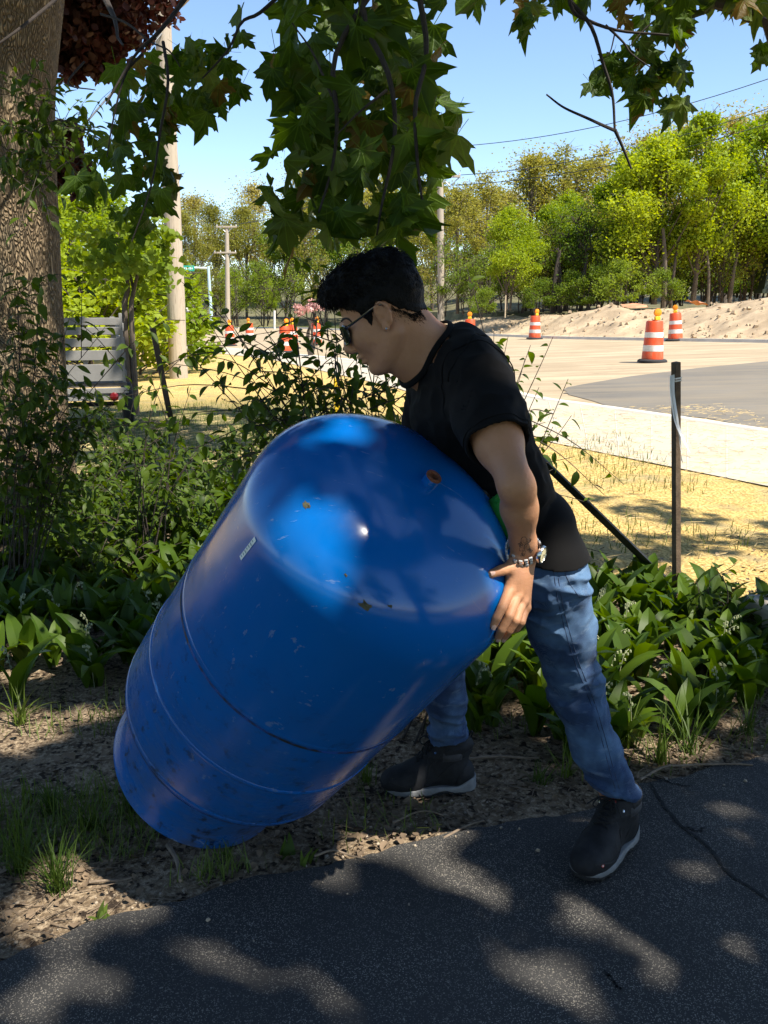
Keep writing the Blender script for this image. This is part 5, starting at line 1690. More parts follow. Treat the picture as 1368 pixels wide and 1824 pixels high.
def shrub(label, root, ends, size, seed, sub=3, per=7, droop=.5, mid_up=.25, max_parts=290, name='shrub', leafy0=.3, group=None):
    r = np.random.default_rng(seed)
    o = thing(name, label, 'shrub', root, group)
    stems = MB(root); tips = []
    for e in ends:
        e = np.array(e, float)
        base = root + np.array([r.normal(0, .05), r.normal(0, .05), -.03])
        mid = base * .5 + e * .5 + np.array([r.normal(0, .05), r.normal(0, .06), mid_up * np.linalg.norm(e - base) * .5])
        P = catmull([base, mid, e], 22)
        MB(root).tube(P, np.linspace(.0045, .0012, 22), 6).build('stem', M_TWIG, o)
        tips.append(P)
        for _ in range(sub):
            i = r.integers(7, 20); L = np.linalg.norm(e - base) * (.14 + .20 * r.random())
            d = r.normal(size=3) * [1, .7, .6] + [0, 0, .15]; d /= np.linalg.norm(d)
            Q = catmull([P[i], P[i] + d * L * .5 + [0, 0, .03], P[i] + d * L], 10)
            stems.tube(Q, np.linspace(.0024, .0010, 10), 4, cap=False); tips.append(Q)
    stems.build('twigs', M_TWIG, o, kind='stuff')
    leaves = []
    for P in tips:
        long = len(P) > 12
        for q in range(per * (2 if long else 1)):
            u = (leafy0 if long else .1) + (1 - (leafy0 if long else .1)) * (q + r.random()) / (per * (2 if long else 1))
            i = min(int(u * (len(P) - 1)), len(P) - 2); p = P[i] + (P[i + 1] - P[i]) * (u * (len(P) - 1) - i)
            ax = P[i + 1] - P[i]; ax /= np.linalg.norm(ax)
            sd = r.normal(size=3); sd -= ax * (sd @ ax); sd /= np.linalg.norm(sd)
            d = sd * .9 + ax * .5 + np.array([0, 0, -droop]); nh = np.array([r.normal(0, .5), r.normal(0, .5) - .2, 1.0])
            leaves.append((p, frames_dir(np.array([d]), np.array([nh]))[0], size * (.6 + .7 * r.random())))
    leaves.sort(key=lambda q: -q[2])
    for p, M, s in leaves[:max_parts]:
        l = link('leaf', OVAL_ME[r.integers(3)], o)
        l.matrix_local = Matrix.Translation(Vector(p - root)) @ Matrix([[*(M[a] * s), 0] for a in range(3)] + [[0, 0, 0, 1]])
    rest = leaves[max_parts:]
    if rest:
        vf = scatter(*OV[0], np.array([q[1] for q in rest]), np.array([q[0] for q in rest]) - root, np.array([q[2] for q in rest]))
        link('small_leaves', make_mesh('small_leaves', vf[0], [vf[1]], M_SHRUB), o, kind='stuff')
    return o


rt = np.array([0.02, 3.30, 0.0])
shrub('open twiggy shrub with small dark leaves between the tank and the road', rt,
      [at_y(px, py, y) for px, py, y in ((335, 625, 3.1), (372, 575, 3.2), (392, 545, 3.3), (420, 590, 3.2), (455, 560, 3.3), (480, 600, 3.1), (515, 545, 3.4), (550, 500, 3.4), (590, 470, 3.3), (620, 520, 3.2), (560, 590, 3.2), (600, 600, 3.2), (500, 660, 3.1), (440, 660, 3.1), (385, 670, 3.1), (560, 680, 3.2),
                                         (640, 640, 3.2), (660, 690, 3.3), (610, 690, 3.2), (690, 660, 3.3), (520, 720, 3.1), (455, 705, 3.0), (590, 640, 3.1), (640, 450, 3.4), (700, 420, 3.5), (530, 620, 3.2), (470, 630, 3.2))],
      .050, 31, sub=6, per=8)
shrub('leafy sprigs reaching out over the sidewalk behind the black t-shirt', np.array([.13, 2.98, 0.0]),
      [at_y(px, py, y) for px, py, y in ((985, 600, 3.3), (1012, 675, 3.3), (1018, 740, 3.3), (985, 760, 3.3), (945, 615, 3.3), (905, 600, 3.4), (880, 590, 3.4), (960, 690, 3.3), (935, 640, 3.2))], .046, 32, sub=3, per=5, leafy0=.6)
shrub('tall loose shrub of oval leaves growing up in front of the thick trunk', np.array([-1.95, 4.55, 0.0]),
      [at_y(px, py, y) for px, py, y in ((30, 480, 4.3), (75, 500, 4.3), (20, 560, 4.3), (125, 560, 4.3), (185, 585, 4.3), (235, 610, 4.3), (100, 640, 4.2), (40, 640, 4.3), (150, 680, 4.3), (215, 700, 4.3), (20, 740, 4.2), (90, 760, 4.2), (160, 760, 4.3), (240, 680, 4.4), (60, 700, 4.1), (8, 660, 4.2))],
      .060, 33, sub=6, per=8)
shrub('leafy shoots sprouting from the side of the thick trunk', at_y(70, 300, 5.75), [at_y(px, py, y) for px, py, y in ((15, 300, 4.9), (45, 160, 4.9), (95, 175, 4.8), (30, 420, 4.8), (70, 250, 4.7), (125, 215, 4.8), (165, 235, 4.7), (205, 280, 4.7), (110, 330, 4.9), (150, 320, 4.8), (50, 360, 4.6), (90, 400, 4.8), (185, 250, 4.9))], .062, 36, sub=5, per=6, name='trunk_shoots')
shrub('low arching shrub in front of the grey leaning post', np.array([-1.35, 5.0, 0.0]),
      [at_y(px, py, y) for px, py, y in ((260, 650, 4.9), (300, 640, 4.9), (340, 690, 4.9), (270, 720, 4.8), (330, 740, 4.9), (380, 760, 5.0), (210, 720, 4.9), (420, 740, 5.0), (240, 770, 4.8))], .070, 34, sub=2, per=4)
shrub('young weedy shrub with oval leaves at the right edge of the bed', np.array([1.62, 3.9, 0.0]),
      [at_y(px, py, y) for px, py, y in ((1275, 1010, 3.9), (1310, 1005, 4.0), (1335, 1060, 3.9), (1300, 1060, 3.9), (1262, 1050, 3.9), (1350, 1110, 3.9), (1322, 1130, 3.8), (1365, 1080, 3.9))], .075, 35, sub=1, per=3, leafy0=.4)
for k_, (px, py, hh, lab) in enumerate(((265, 905, .55, 'bushy seedling of small rounded leaves beside the left wall of the tank'), (180, 960, .42, 'leafy seedling standing among lily leaves at the left'), (330, 900, .5, 'dense green sapling close behind the tank label'), (110, 870, .5, 'low sapling in the shade below the thick trunk'), (230, 800, .6, 'sunlit leafy sapling in the bed left of the tank top'), (370, 830, .5, 'sunlit bushy sapling directly left of the tank shoulder'), (60, 940, .45, 'leafy sapling at the left edge of the bed'), (300, 860, .55, 'sunlit sapling in the middle of the left bed'), (430, 770, .5, 'leafy sapling peeping over the tank shoulder'), (150, 850, .6, 'tall sapling in the left bed below the trailer'))):
    g = on_ground(px, py + 90); r_ = np.random.default_rng(40 + k_)
    shrub(lab, g, [g + [r_.normal(0, .22), r_.normal(0, .2), hh * (.5 + .6 * r_.random())] for _ in range(12)], .062, 50 + k_, sub=3, per=6, droop=.2, max_parts=120)

# ------------------------------------------------------------------ lily-of-the-valley bed
def lily_leaf(L, w, lean, seed):
    r = np.random.default_rng(seed); n = 7
    u = np.linspace(0, 1, n)
    ws = w * np.sin(np.pi * np.clip(u * .93 + .05, 0, 1)) ** .85; ws[0] = .006; ws[-1] = .002
    arc = lean * u + .9 * lean * u * u
    dy = np.concatenate([[0], np.cumsum(np.sin(arc[1:] + .1) * L / (n - 1))]); dz = np.concatenate([[0], np.cumsum(np.cos(arc[1:] + .1) * L / (n - 1))])
    tw = np.linspace(0, r.normal(0, .5), n)
    V = []
    for i in range(n):
        a = arc[i]; nv = np.array([0, -math.cos(a), math.sin(a)]); sx = np.array([math.cos(tw[i]), math.sin(tw[i]) * .5, 0])
        c = np.array([0, dy[i], dz[i]]); cup = ws[i] * .45
        V += [c - sx * ws[i] - nv * -cup * .8, c, c + sx * ws[i] - nv * -cup * .8]
    q = []
    for i in range(n - 1):
        a = i * 3; q += [(a, a + 1, a + 4, a + 3), (a + 1, a + 2, a + 5, a + 4)]
    return np.array(V), np.array(q)


LL = [lily_leaf(L, w, ln, s) for s, (L, w, ln) in enumerate(((.21, .030, .25), (.24, .034, .45), (.19, .028, .70), (.23, .030, .95), (.17, .027, .40), (.26, .036, .60)))]
LILY_ME = [make_mesh('lily_leaf', v, [q], M_LILY) for v, q in LL]
fm = MB()
stp = catmull([(0, 0, 0), (.005, .012, .10), (.012, .03, .18), (.02, .055, .20)], 12)
fm.tube(stp, .0014, 4)
for q in range(7):
    p = stp[5 + q] + np.array([.006 * (-1) ** q, .002, -.008])
    fm.lathe([(.0006, .006), (.0035, .004), (.0042, 0), (.0046, -.003)], 6, p)
FLOWER_ME = fm.mesh('flower_stem', plain('lily_bells', (0.26, 0.28, 0.15), .6, .4, 400))
spots = []
r_ = np.random.default_rng(77)


def bed_ok(x, y):
    if y < drive_edge_y(x) + .10: return 0
    # right bed, behind the person
    if x > .30:
        lawn = 6.35 - 1.15 * x
        if y > lawn: return 0
        return 1 if y > drive_edge_y(x) + .16 + .22 * noise3(np.array([x * 3, y * 3, 0])) else 0
    # left bed
    if -4.2 < x < -.15 and 3.15 + .4 * noise3(np.array([x * 2, 0, 0])) < y < 7.4: return 2
    if -.15 <= x <= .30 and 3.2 < y < 5.5: return 1
    return 0


while len(spots) < 1500:
    if r_.random() < .34: x, y = r_.uniform(.30, 3.2), r_.uniform(2.6, 5.9)
    else: x, y = r_.uniform(-4.2, .3), r_.uniform(3.3, 7.4)
    b = bed_ok(x, y)
    if not b: continue
    if b == 2 and y < 3.9 and r_.random() < .35: continue
    spots.append((x, y, b))
spots = [s for s in spots if not (abs(s[0] - .2) < .3 and abs(s[1] - 2.63) < .3)]
spots.sort(key=lambda s: s[1] + (0 if abs(s[0]) < s[1] * .43 + .1 else 5))
ind = spots[:280]; rest = spots[280:]
LAB = {1: 'broad-leaved lily-of-the-valley plant in the bed to the right of the tank', 2: 'broad-leaved lily-of-the-valley plant in the shady bed left of the tank'}
GRP = {1: 'lily plants right of the tank', 2: 'lily plants left of the tank'}


def plant_leaves(r):
    n = r.integers(3, 5); a0 = r.random() * 6.28
    return [(a0 + q * 6.283 / n + r.normal(0, .4), r.integers(6), .85 + .45 * r.random(), np.array([r.normal(0, .012), r.normal(0, .012), 0])) for q in range(n)]


for x, y, b in ind:
    z = float(terrain(x, y)) - .005
    t = thing('lily_plant', LAB[b], 'plant', (x, y, z), GRP[b])
    for ang, w, s, off in plant_leaves(r_):
        l = link('leaf', LILY_ME[w], t); l.location = Vector(off); l.rotation_euler = (0, 0, ang); l.scale = (s, s, s)
    if r_.random() < .22:
        l = link('flower_stem', FLOWER_ME, t); l.rotation_euler = (0, 0, r_.random() * 6.28); l.scale = (1.1,) * 3
Vs = []; Qs = []; c0 = 0
for x, y, b in rest:
    z = float(terrain(x, y)) - .005
    for ang, w, s, off in plant_leaves(r_):
        v, q = LL[w]; ca, sa = math.cos(ang), math.sin(ang)
        Vs.append((v * s) @ np.array([[ca, sa, 0], [-sa, ca, 0], [0, 0, 1]]) + off + [x, y, z]); Qs.append(q + c0); c0 += len(v)
link('ground_cover', make_mesh('ground_cover', np.concatenate(Vs), [np.concatenate(Qs)], M_LILY), kind='stuff')

# ------------------------------------------------------------------ grass tufts, blades, litter
def blade(L, w, lean, az, r):
    n = 6; u = np.linspace(0, 1, n); a = lean * (.3 + u * 1.2)
    h = np.concatenate([[0], np.cumsum(np.cos(a[1:]) * L / (n - 1))]); d = np.concatenate([[0], np.cumsum(np.sin(a[1:]) * L / (n - 1))])
    ca, sa = math.cos(az), math.sin(az)
    P = np.stack([d * ca, d * sa, h], -1); side = np.array([-sa, ca, 0]); ww = w * (1 - u ** 1.6) + .0006
    return P, side, ww


def tuft(label, p, n, L, seed, wid=.004, name='grass_tuft', lean=.55):
    r = np.random.default_rng(seed); mb = MB()
    for _ in range(n):
        P, s, w = blade(L * (.45 + .65 * r.random()), wid * (.6 + .7 * r.random()), abs(r.normal(lean, .3)), r.random() * 6.28, r)
        mb.ribbon(P + [r.normal(0, .012), r.normal(0, .012), 0], s, w)
    o = link(name, mb.mesh(name, M_GRASS), loc=p); return tag(o, label, 'grass', 'grass tufts')


for px, py, n, L, w, lab in ((30, 1175, 40, .16, .006, 'bright tuft of grass at the left edge below the lily bed'), (35, 1290, 34, .17, .007, 'leafy grass tuft in the sun patch at the left edge'), (105, 1590, 90, .20, .003, 'large fine grass tuft beside the asphalt at lower left'), (40, 1560, 60, .22, .003, 'tall thin grass tuft left of the large one'),
                             (165, 1480, 50, .13, .003, 'short grass tuft in the shade left of the tank base'), (235, 1450, 40, .12, .003, 'thin grass tuft touching the tank base'), (90, 1450, 45, .13, .003, 'dim grass tuft among the litter left of the tank'), (730, 1405, 60, .09, .003, 'short grass around the toe of the dark boot'), (655, 1395, 45, .10, .003, 'grass tuft between tank and boot toe'),
                             (1175, 1360, 26, .26, .006, 'tall bright grass at the front of the right bed'), (1230, 1345, 22, .34, .005, 'long arching grass blades in front of the right lilies'), (1120, 1330, 24, .22, .005, 'grass tuft right behind the front leg'), (960, 1400, 30, .12, .004, 'small grass tuft between the two boots'), (1010, 1385, 26, .15, .005, 'grass tuft beside the front shin'),
                             (330, 1480, 30, .08, .003, 'few grass blades under the tank rim'), (400, 1530, 25, .08, .003, 'grass blades by the lower rim of the tank'), (1330, 1310, 22, .22, .005, 'grass tuft at the far right of the bed')):
    tuft(lab, on_ground(px, py), n, L, px, w)
tuft('two-leaved seedling at the edge of the asphalt below the tank', on_ground(510, 1525), 5, .07, 5, .022, 'seedling', .7)
tuft('smaller seedling next to the asphalt edge', on_ground(548, 1540), 4, .06, 6, .018, 'seedling', .7)
tuft('round-leaved seedling beside the asphalt at lower left', on_ground(188, 1640), 5, .06, 7, .02, 'seedling', .9)

# sparse grass and straw on the lawn: nobody could count these
r_ = np.random.default_rng(88)
mb = MB(); nb_ = 9000
xs_ = r_.uniform(-6, 5, nb_); ys_ = r_.uniform(3.9, 13, nb_)
for x, y in zip(xs_, ys_):
    if y < 6.3 - 1.1 * max(x, 0): continue
    L = .05 + .09 * r_.random(); a = r_.normal(0, .5) + (0 if r_.random() < .7 else 1.5); z = float(terrain(x, y))
    d = np.array([math.cos(a), math.sin(a), r_.normal(0.05, .12)]) * L / 2; c = np.array([x, y, z + .012 + .015 * r_.random()])
    mb.ribbon([c - d, c + d], np.array([-math.sin(a) * .5, math.cos(a) * .5, .7]), .0045)
mb.build('straw', plain('straw_stalk', (0.50, 0.37, 0.17), .8, .3, 3, world_space=True), kind='stuff')
mb = MB()
for _ in range(15000):
    if r_.random() < .6: x, y = r_.uniform(-9, -.8), r_.uniform(6, 15)
    else:
        x, y = r_.uniform(-3, 2.8), r_.uniform(5.5, 12)
        if noise3(np.array([x * 1.3, y * 1.3, 4.])) < .5: continue
    if y < 6.3 - 1.1 * max(x, 0): continue
    P, s, w = blade(.05 + .09 * r_.random(), .006, abs(r_.normal(.5, .3)), r_.random() * 6.28, r_)
    mb.ribbon(P[::2] + [x, y, float(terrain(x, y))], s, w[::2])
mb.build('lawn_grass', M_GRASS, kind='stuff')
mb = MB()
for _ in range(9500):
    x = r_.uniform(-2.2, -.3) if r_.random() < .9 else r_.uniform(-.3, 1.6); y = float(drive_edge_y(x)) + abs(r_.normal(0, .5)) + .03
    if x < -.5: y += r_.random() * .5
    if noise3(np.array([x * 2.5, y * 2.5, 2.])) < .43: continue
    P, s, w = blade(.03 + .10 * r_.random(), .003, abs(r_.normal(.6, .35)), r_.random() * 6.28, r_)
    mb.ribbon(P[::2] + [x, y, float(terrain(x, y))], s, w[::2])
mb.build('sparse_grass', M_GRASS, kind='stuff')

M_DEAD = plain('dead_leaf', (0.15, 0.105, 0.065), .85, .6, 8, world_space=True)
r_ = np.random.default_rng(89)
N = 9000
x = r_.uniform(-3.4, 2.6, N); off = np.abs(r_.normal(0, .7, N)); y = drive_edge_y(x) + off * 1.6 + .02
P = np.stack([x, y, terrain(x, y) + .006 + .008 * r_.random(N)], -1)
vf = scatter(SIMPLE[0] * [1, 1, 2.2], SIMPLE[1], frames(np.stack([r_.normal(0, .4, N), r_.normal(0, .4, N), np.ones(N)], -1), r_.random(N) * 6.28), P, .009 + .028 * r_.random(N) ** 2.5)
link('dead_leaves', make_mesh('dead_leaves', vf[0], [vf[1]], M_DEAD), kind='stuff')
mb = MB()
for _ in range(1500):
    x = r_.uniform(-2.4, 2.0); y = float(drive_edge_y(x)) + abs(r_.normal(0, .45)) + .01; z = float(terrain(x, y)) + .007
    L = .02 + .07 * r_.random() ** 2; a = r_.random() * 6.28; d = np.array([math.cos(a), math.sin(a), r_.normal(0, .12)]) * L
    mb.tube([[x, y, z], np.array([x, y, z]) + d + [r_.normal(0, .006), r_.normal(0, .006), 0], np.array([x, y, z]) + d * 2], .0007 + .0014 * r_.random() ** 2, 3, cap=False)
mb.build('twig_litter', plain('dry_twig', (0.17, 0.125, 0.085), .9, .5, 7, world_space=True), kind='stuff')
mb = MB()
for _ in range(900):
    x = r_.uniform(-2.2, 2.0); y = float(drive_edge_y(x)) + r_.normal(.12, .22); z = .003 if y < drive_edge_y(x) else float(terrain(x, y)) + .003
    if y < drive_edge_y(x) and r_.random() < .85: continue
    s = .003 + .008 * r_.random() ** 3
    mb.box((x, y, z), (s * 1.4, s, s * .8), np.array(Matrix.Rotation(r_.random() * 6, 3, 'Z')), .6)
mb.build('pebbles', plain('pebble', (0.33, 0.27, 0.20), .9, .4, 9, world_space=True), kind='stuff')
# bigger sticks that can be picked out one by one
M_STICK = plain('dry_stick', (0.20, 0.15, 0.105), .9, .4, 30, .4, 150)
for pts, r0, lab in (([(410, 1300), (360, 1335), (318, 1348)], .007, 'dark crooked stick lying left of the tank rim'), ([(300, 1515), (316, 1545), (322, 1580)], .008, 'bent dead twig lying below the tank rim'), ([(800, 1363), (880, 1357), (960, 1360)], .006, 'straight grey stick lying between the two boots'),
                     ([(700, 1475), (745, 1455), (790, 1460)], .004, 'thin pale stick in the sunlit patch of soil'), ([(1140, 1395), (1200, 1372), (1340, 1370)], .005, 'long pale stick along the asphalt edge at right'), ([(160, 1580), (200, 1578), (235, 1570)], .004, 'pale dry stick beside the large grass tuft'), ([(560, 1535), (600, 1525), (650, 1540)], .004, 'thin brown twig at the asphalt edge below the tank'), ([(790, 1500), (830, 1480), (862, 1470)], .004, 'pale stick end jutting over the asphalt edge')):
    P = catmull([on_ground(*p) + [0, 0, r0 + .012] for p in pts], 12); P[:, 2] += (noise3(P * 20) - .5) * .01
    tag(MB().tube(P, np.linspace(r0, r0 * .6, 12), 6).build('stick', M_STICK), lab, 'stick', 'sticks on the ground')

# ------------------------------------------------------------------ road drums
def dirty(name, col, dirt, rough):
    k = NT(name); p = k.obj()
    z = k.n('SeparateXYZ', Vector=p).outputs[2]
    c = k.mix(k.noise(p, 6, 3), tuple(v * .85 for v in col), col)
    low = k.ramp(z, [(0.05, 1.0), (0.5, 0.35), (0.95, 0.25)])
    m = k.math('MULTIPLY', k.ramp(k.noise(k.n('Mapping', Vector=p, Scale=(1.0, 1.0, .45)).outputs[0], 9, 6, .75), [(.46, 0.0), (.66, 1.0)]), low)
    c = k.mix(k.math('MULTIPLY', m, .75), c, dirt)
    sc = k.ramp(k.noise(k.n('Mapping', Vector=p, Rotation=(.4, .2, 0), Scale=(30., 30., 6.)).outputs[0], 1.2, 4, .7), [(.66, 0.0), (.70, 1.0)])
    c = k.mix(k.math('MULTIPLY', sc, .4), c, tuple(v * .4 for v in col))
    return k.done(k.bsdf(c, rough, k.bump(k.noise(p, 30, 3), .15, .01)))


M_ORANGE = dirty('orange_plastic', (0.72, 0.075, 0.012), (0.30, 0.17, 0.09), .5)
M_WHITEB = dirty('white_sheeting', (0.76, 0.74, 0.70), (0.36, 0.29, 0.21), .45)
M_RUBBER = plain('black_rubber', (0.02, 0.02, 0.021), .85, .3, 20)
M_AMBER = plain('amber_lens', (0.85, 0.27, 0.01), .25, .1, 6)
M_YELLOW = plain('yellow_plastic', (0.75, 0.50, 0.02), .5, .1, 6)
drum_proto = None


def make_drum(label, loc, rz, tilt=0.0):
    global drum_proto
    if drum_proto is None:
        t = thing('traffic_drum', label, 'traffic drum', loc, 'orange and white drums along the road works')
        z = [.06, .22, .24, .385, .405, .53, .55, .675, .695, .90, .93]
        r = [.245, .238, .230, .226, .220, .216, .210, .206, .200, .192, .175]
        MB().lathe([(.245, .05)] + list(zip(r, z)) + [(.06, .935), (.055, .955), (.0001, .957)], 28).build('drum_body', M_ORANGE, t)
        for za, zb in ((.245, .380), (.555, .672)):
            ra = np.interp(za, z, r) + .003; rb = np.interp(zb, z, r) + .003
            MB().lathe([(ra - .004, za - .002), (ra, za), (rb, zb), (rb - .004, zb + .002)], 28).build('white_band', M_WHITEB, t)
        mb = MB()
        mb.lathe([(.24, .065), (.30, .06), (.335, .035), (.34, .0), (.2, .0)], 28); mb.build('rubber_base', M_RUBBER, t)
        l = MB().box((.0, -.10, .985), (.13, .075, .09), bevel=.012).build('warning_light', M_YELLOW, t)
        MB().lathe([(.0001, -.045), (.055, -.043), (.088, -.03), (.092, 0), (.088, .03), (.055, .043), (.0001, .045)], 20, (0, -.10, 1.115), np.array([[1, 0, 0], [0, 0, 1], [0, 1, 0]])).build('amber_lens', M_AMBER, l)
        drum_proto = t; o = t
    else:
        o = dup(drum_proto, loc, label=label)
    o.rotation_euler = (0, tilt, rz)
    return o


DR = [((1162, 640), 20.8, .25, 0.0, 'largest orange and white drum, standing on the road left above the stake top'), ((1203, 604), 31.0, -.4, -.06, 'slightly tilted drum at the foot of the dirt bank, just behind the nearest drum'),
      ((952, 606), 37.0, .5, 0.0, 'drum with amber lamp at the bank foot, right of the black shirt'), ((836, 622), 34.0, -.2, .0, 'drum partly hidden behind the shoulder of the person'),
      ((410, 620), 42.0, .2, 0.0, 'drum on the pale road to the right of the near utility pole'), ((445, 606), 50.0, -.5, 0.0, 'drum behind shrub leaves, right of the one by the utility pole'), ((243, 615), 44.0, .3, 0.0, 'small far drum seen beside the white trailer'),
      ((521, 605), 36.0, .1, 0.0, 'drum with amber lamp showing through the shrub in front of the face'), ((563, 600), 39.0, .7, 0.0, 'drum mostly hidden by the shrub, nearest the face'), ((508, 640), 33.0, .9, 0.0, 'low-standing drum hidden deepest in the twiggy shrub')]
for (px, py), d, rz, tl, lab in DR:
    p = at(px, py, d); p[2] = max(p[2], float(terrain(p[0], p[1])) + .02) if abs(p[2] - float(terrain(p[0], p[1]))) < .35 else p[2]
    g = float(terrain(p[0], p[1])) + .022
    p[2] = g
    make_drum(lab, p, rz, tl)

# ------------------------------------------------------------------ stake with ribbon
M_STAKE = plain('weathered_wood', (0.115, 0.078, 0.048), .9, .35, 25, .5, 120)
g = at_y(1205, 1100, 4.55); tp = at_y(1204, 645, 4.42)
stk = thing('survey_stake', 'thin wooden survey stake standing between the lily bed and the straw', 'stake', g)
ax = (tp - g) / np.linalg.norm(tp - g); L = np.linalg.norm(tp - g)
Rm = frames(np.array([ax]), np.array([.35]))[0]
MB(g).box(g + ax * (L / 2 - .12), (.036, .032, L + .24), Rm, bevel=.002).build('wooden_post', M_STAKE, stk)
M_RIB = plain('white_ribbon', (0.70, 0.69, 0.66), .5, .08, 20)
kb = MB(g)
kz = g + ax * (L - .085)
for q in range(2):
    kb.box(kz + ax * (.012 * q - .004), (.042, .038, .007), Rm)
kb.build('ribbon_knot', M_RIB, stk)
fx = Rm[:, 0] if abs(Rm[0, 0]) > abs(Rm[0, 1]) else Rm[:, 1]
for pxs, w_, nm in (([(1197, 668), (1197, 700), (1203, 745), (1214, 775), (1228, 803)], .030, 'ribbon_tail'), ([(1199, 668), (1200, 705), (1207, 750), (1212, 790), (1215, 823)], .020, 'ribbon_tail')):
    P = catmull([at_y(px, py, 4.38 - .01 * i) for i, (px, py) in enumerate(pxs)], 20); u = np.linspace(0, 1, 20)
    sd = np.stack([np.cos(u * 2.2 - .4), .6 * np.sin(u * 3), .25 + .2 * u], -1); sd /= np.linalg.norm(sd, axis=1)[:, None]
    MB(g).ribbon(P, sd, w_ * (.7 + .3 * u)).build(nm, M_RIB, stk)

# leaning dark steel posts
M_POST = plain('black_steel', (0.012, 0.012, 0.013), .5, .3, 20, .2, 100)


def angle_post(label, a, b, w, name='steel_post'):
    a, b = np.array(a), np.array(b); ax = (b - a) / np.linalg.norm(b - a); L = np.linalg.norm(b - a)
    t = thing(name, label, 'post', a)
    Rm = frames(np.array([ax]), np.array([.5]))[0]
    MB(a).box(a + ax * (L / 2 - .1) + Rm[:, 0] * w * .5, (w, .006, L + .2), Rm).build('flange', M_POST, t)
    MB(a).box(a + ax * (L / 2 - .1) + Rm[:, 1] * w * .5 + Rm[:, 1] * .004, (.006, w, L + .2), Rm).build('web', M_POST, t)
    st = MB(a)
    for q in range(int(L / .12)):
        st.box(a + ax * (.08 + q * .12) + Rm[:, 1] * w * .55 + Rm[:, 0] * .007, (.010, .012, .014), Rm)
    st.build('studs', M_POST, t, kind='stuff')
    return t


angle_post('black steel post leaning steeply across the straw behind the person', at_y(1172, 1028, 4.75), at_y(958, 822, 4.45), .045)
angle_post('dark slotted post leaning in the lawn between the trailer and the utility pole', at_y(292, 705, 7.4), at_y(268, 585, 7.2), .04)
rp = on_ground(1366, 1150)
t = thing('post_base', 'pale concrete block carrying a black post at the right edge', 'concrete base', rp)
MB(rp).box(rp + [.10, .05, .085], (.30, .26, .23), np.array(Matrix.Rotation(.2, 3, 'Z')), bevel=.012).build('concrete_block', plain('concrete', (0.42, 0.37, 0.30), .9, .25, 12, .4, 60), t)
MB(rp).box(rp + [.115, .06, .46], (.10, .10, .52), np.array(Matrix.Rotation(.2, 3, 'Z')), bevel=.006).build('black_post', M_POST, t)
yp = on_ground(600, 705); yp[1] = min(yp[1], 12)
yp = at_y(600, 700, 11.5); yp[2] = float(terrain(yp[0], yp[1]))
t = thing('marker_post', 'yellow marker post seen through the shrub below the face', 'marker post', yp)
MB().box((0, 0, .30), (.075, .03, .66), bevel=.006).build('post_blade', M_YELLOW, t)
MB().box((0, -.017, .45), (.06, .006, .14)).build('sticker', plain('dark_print', (0.03, 0.03, 0.03), .6), t)

# ------------------------------------------------------------------ white slatted trailer
tp_ = at_y(163, 690, 11.2)
tr = np.array([tp_[0], 11.2, float(terrain(tp_[0], 11.2))])
trailer = thing('utility_trailer', 'greyish white slatted utility trailer with one round red tail light beside the thick trunk', 'trailer', tr, rot=(0, 0, .33))
M_WBOARD = plain('white_boards', (0.20, 0.194, 0.184), .7, .12, 6, .3, 40)
zb = .66
zt = at_y(163, 566, 11.2)[2] - tr[2]
hh = (zt - zb)
w_ = .76
for q, (f0, f1) in enumerate(((0, .27), (.335, .49), (.545, .68), (.735, .855), (.885, 1.0))):
    z0, z1 = zb + hh * f0, zb + hh * f1
    MB().box((-.0, -.02, (z0 + z1) / 2), (w_, .028, z1 - z0), bevel=.004).build('board', M_WBOARD, trailer)
for x_ in (-.36, -.05, .30):
    MB().box((x_, .02, zb + hh * .5), (.055, .045, hh + .03)).build('upright', M_WBOARD, trailer)
MB().box((.395, .0, zb + hh * .5 + .02), (.035, .07, hh + .07), bevel=.004).build('corner_post', M_WBOARD, trailer)
for s in (-.40, .40):
    for f in (.1, .38, .62, .85):
        MB().box((s + .02 * (1 if s > 0 else -1), .95, zb + hh * f), (.026, 1.75, .10), bevel=.004).build('side_board', M_WBOARD, trailer)
MB().box((0, .95, zb - .05), (.86, 1.9, .05)).build('bed', plain('trailer_bed', (0.12, 0.10, 0.085), .8), trailer)
MB().box((0, -.05, zb - .115), (.88, .05, .07), bevel=.006).build('bumper', M_WBOARD, trailer)
M_TAIL = plain('red_lens', (0.14, 0.006, 0.008), .2, .2)
for x_ in (.26,):
    MB().lathe([(.0001, .03), (.03, .028), (.052, .015), (.055, 0), (.055, -.02)], 20, (x_, -.076, zb - .19), np.array([[1, 0, 0], [0, 0, -1], [0, 1, 0]])).build('tail_light', M_TAIL, trailer)
MB().box((0, -.04, zb - .19), (.80, .03, .09), bevel=.004).build('light_bar', M_WBOARD, trailer)
for x_ in (-.47, .47):
    wmb = MB().lathe([(.12, -.07), (.25, -.07), (.28, -.05), (.285, 0), (.28, .05), (.25, .07), (.12, .07)], 24, (x_, .95, .285), np.array([[0, 0, 1], [1, 0, 0], [0, 1, 0]]))
    wo = wmb.build('wheel', M_RUBBER, trailer)
    MB().lathe([(.0001, -.05), (.10, -.045), (.125, -.06), (.125, .06), (.10, .045), (.0001, .05)], 18, (x_, .95, .285), np.array([[0, 0, 1], [1, 0, 0], [0, 1, 0]])).build('rim', M_WBOARD, wo)
MB().tube([(-.5, .95, .285), (.5, .95, .285)], .03, 8).build('axle', M_POST, trailer)

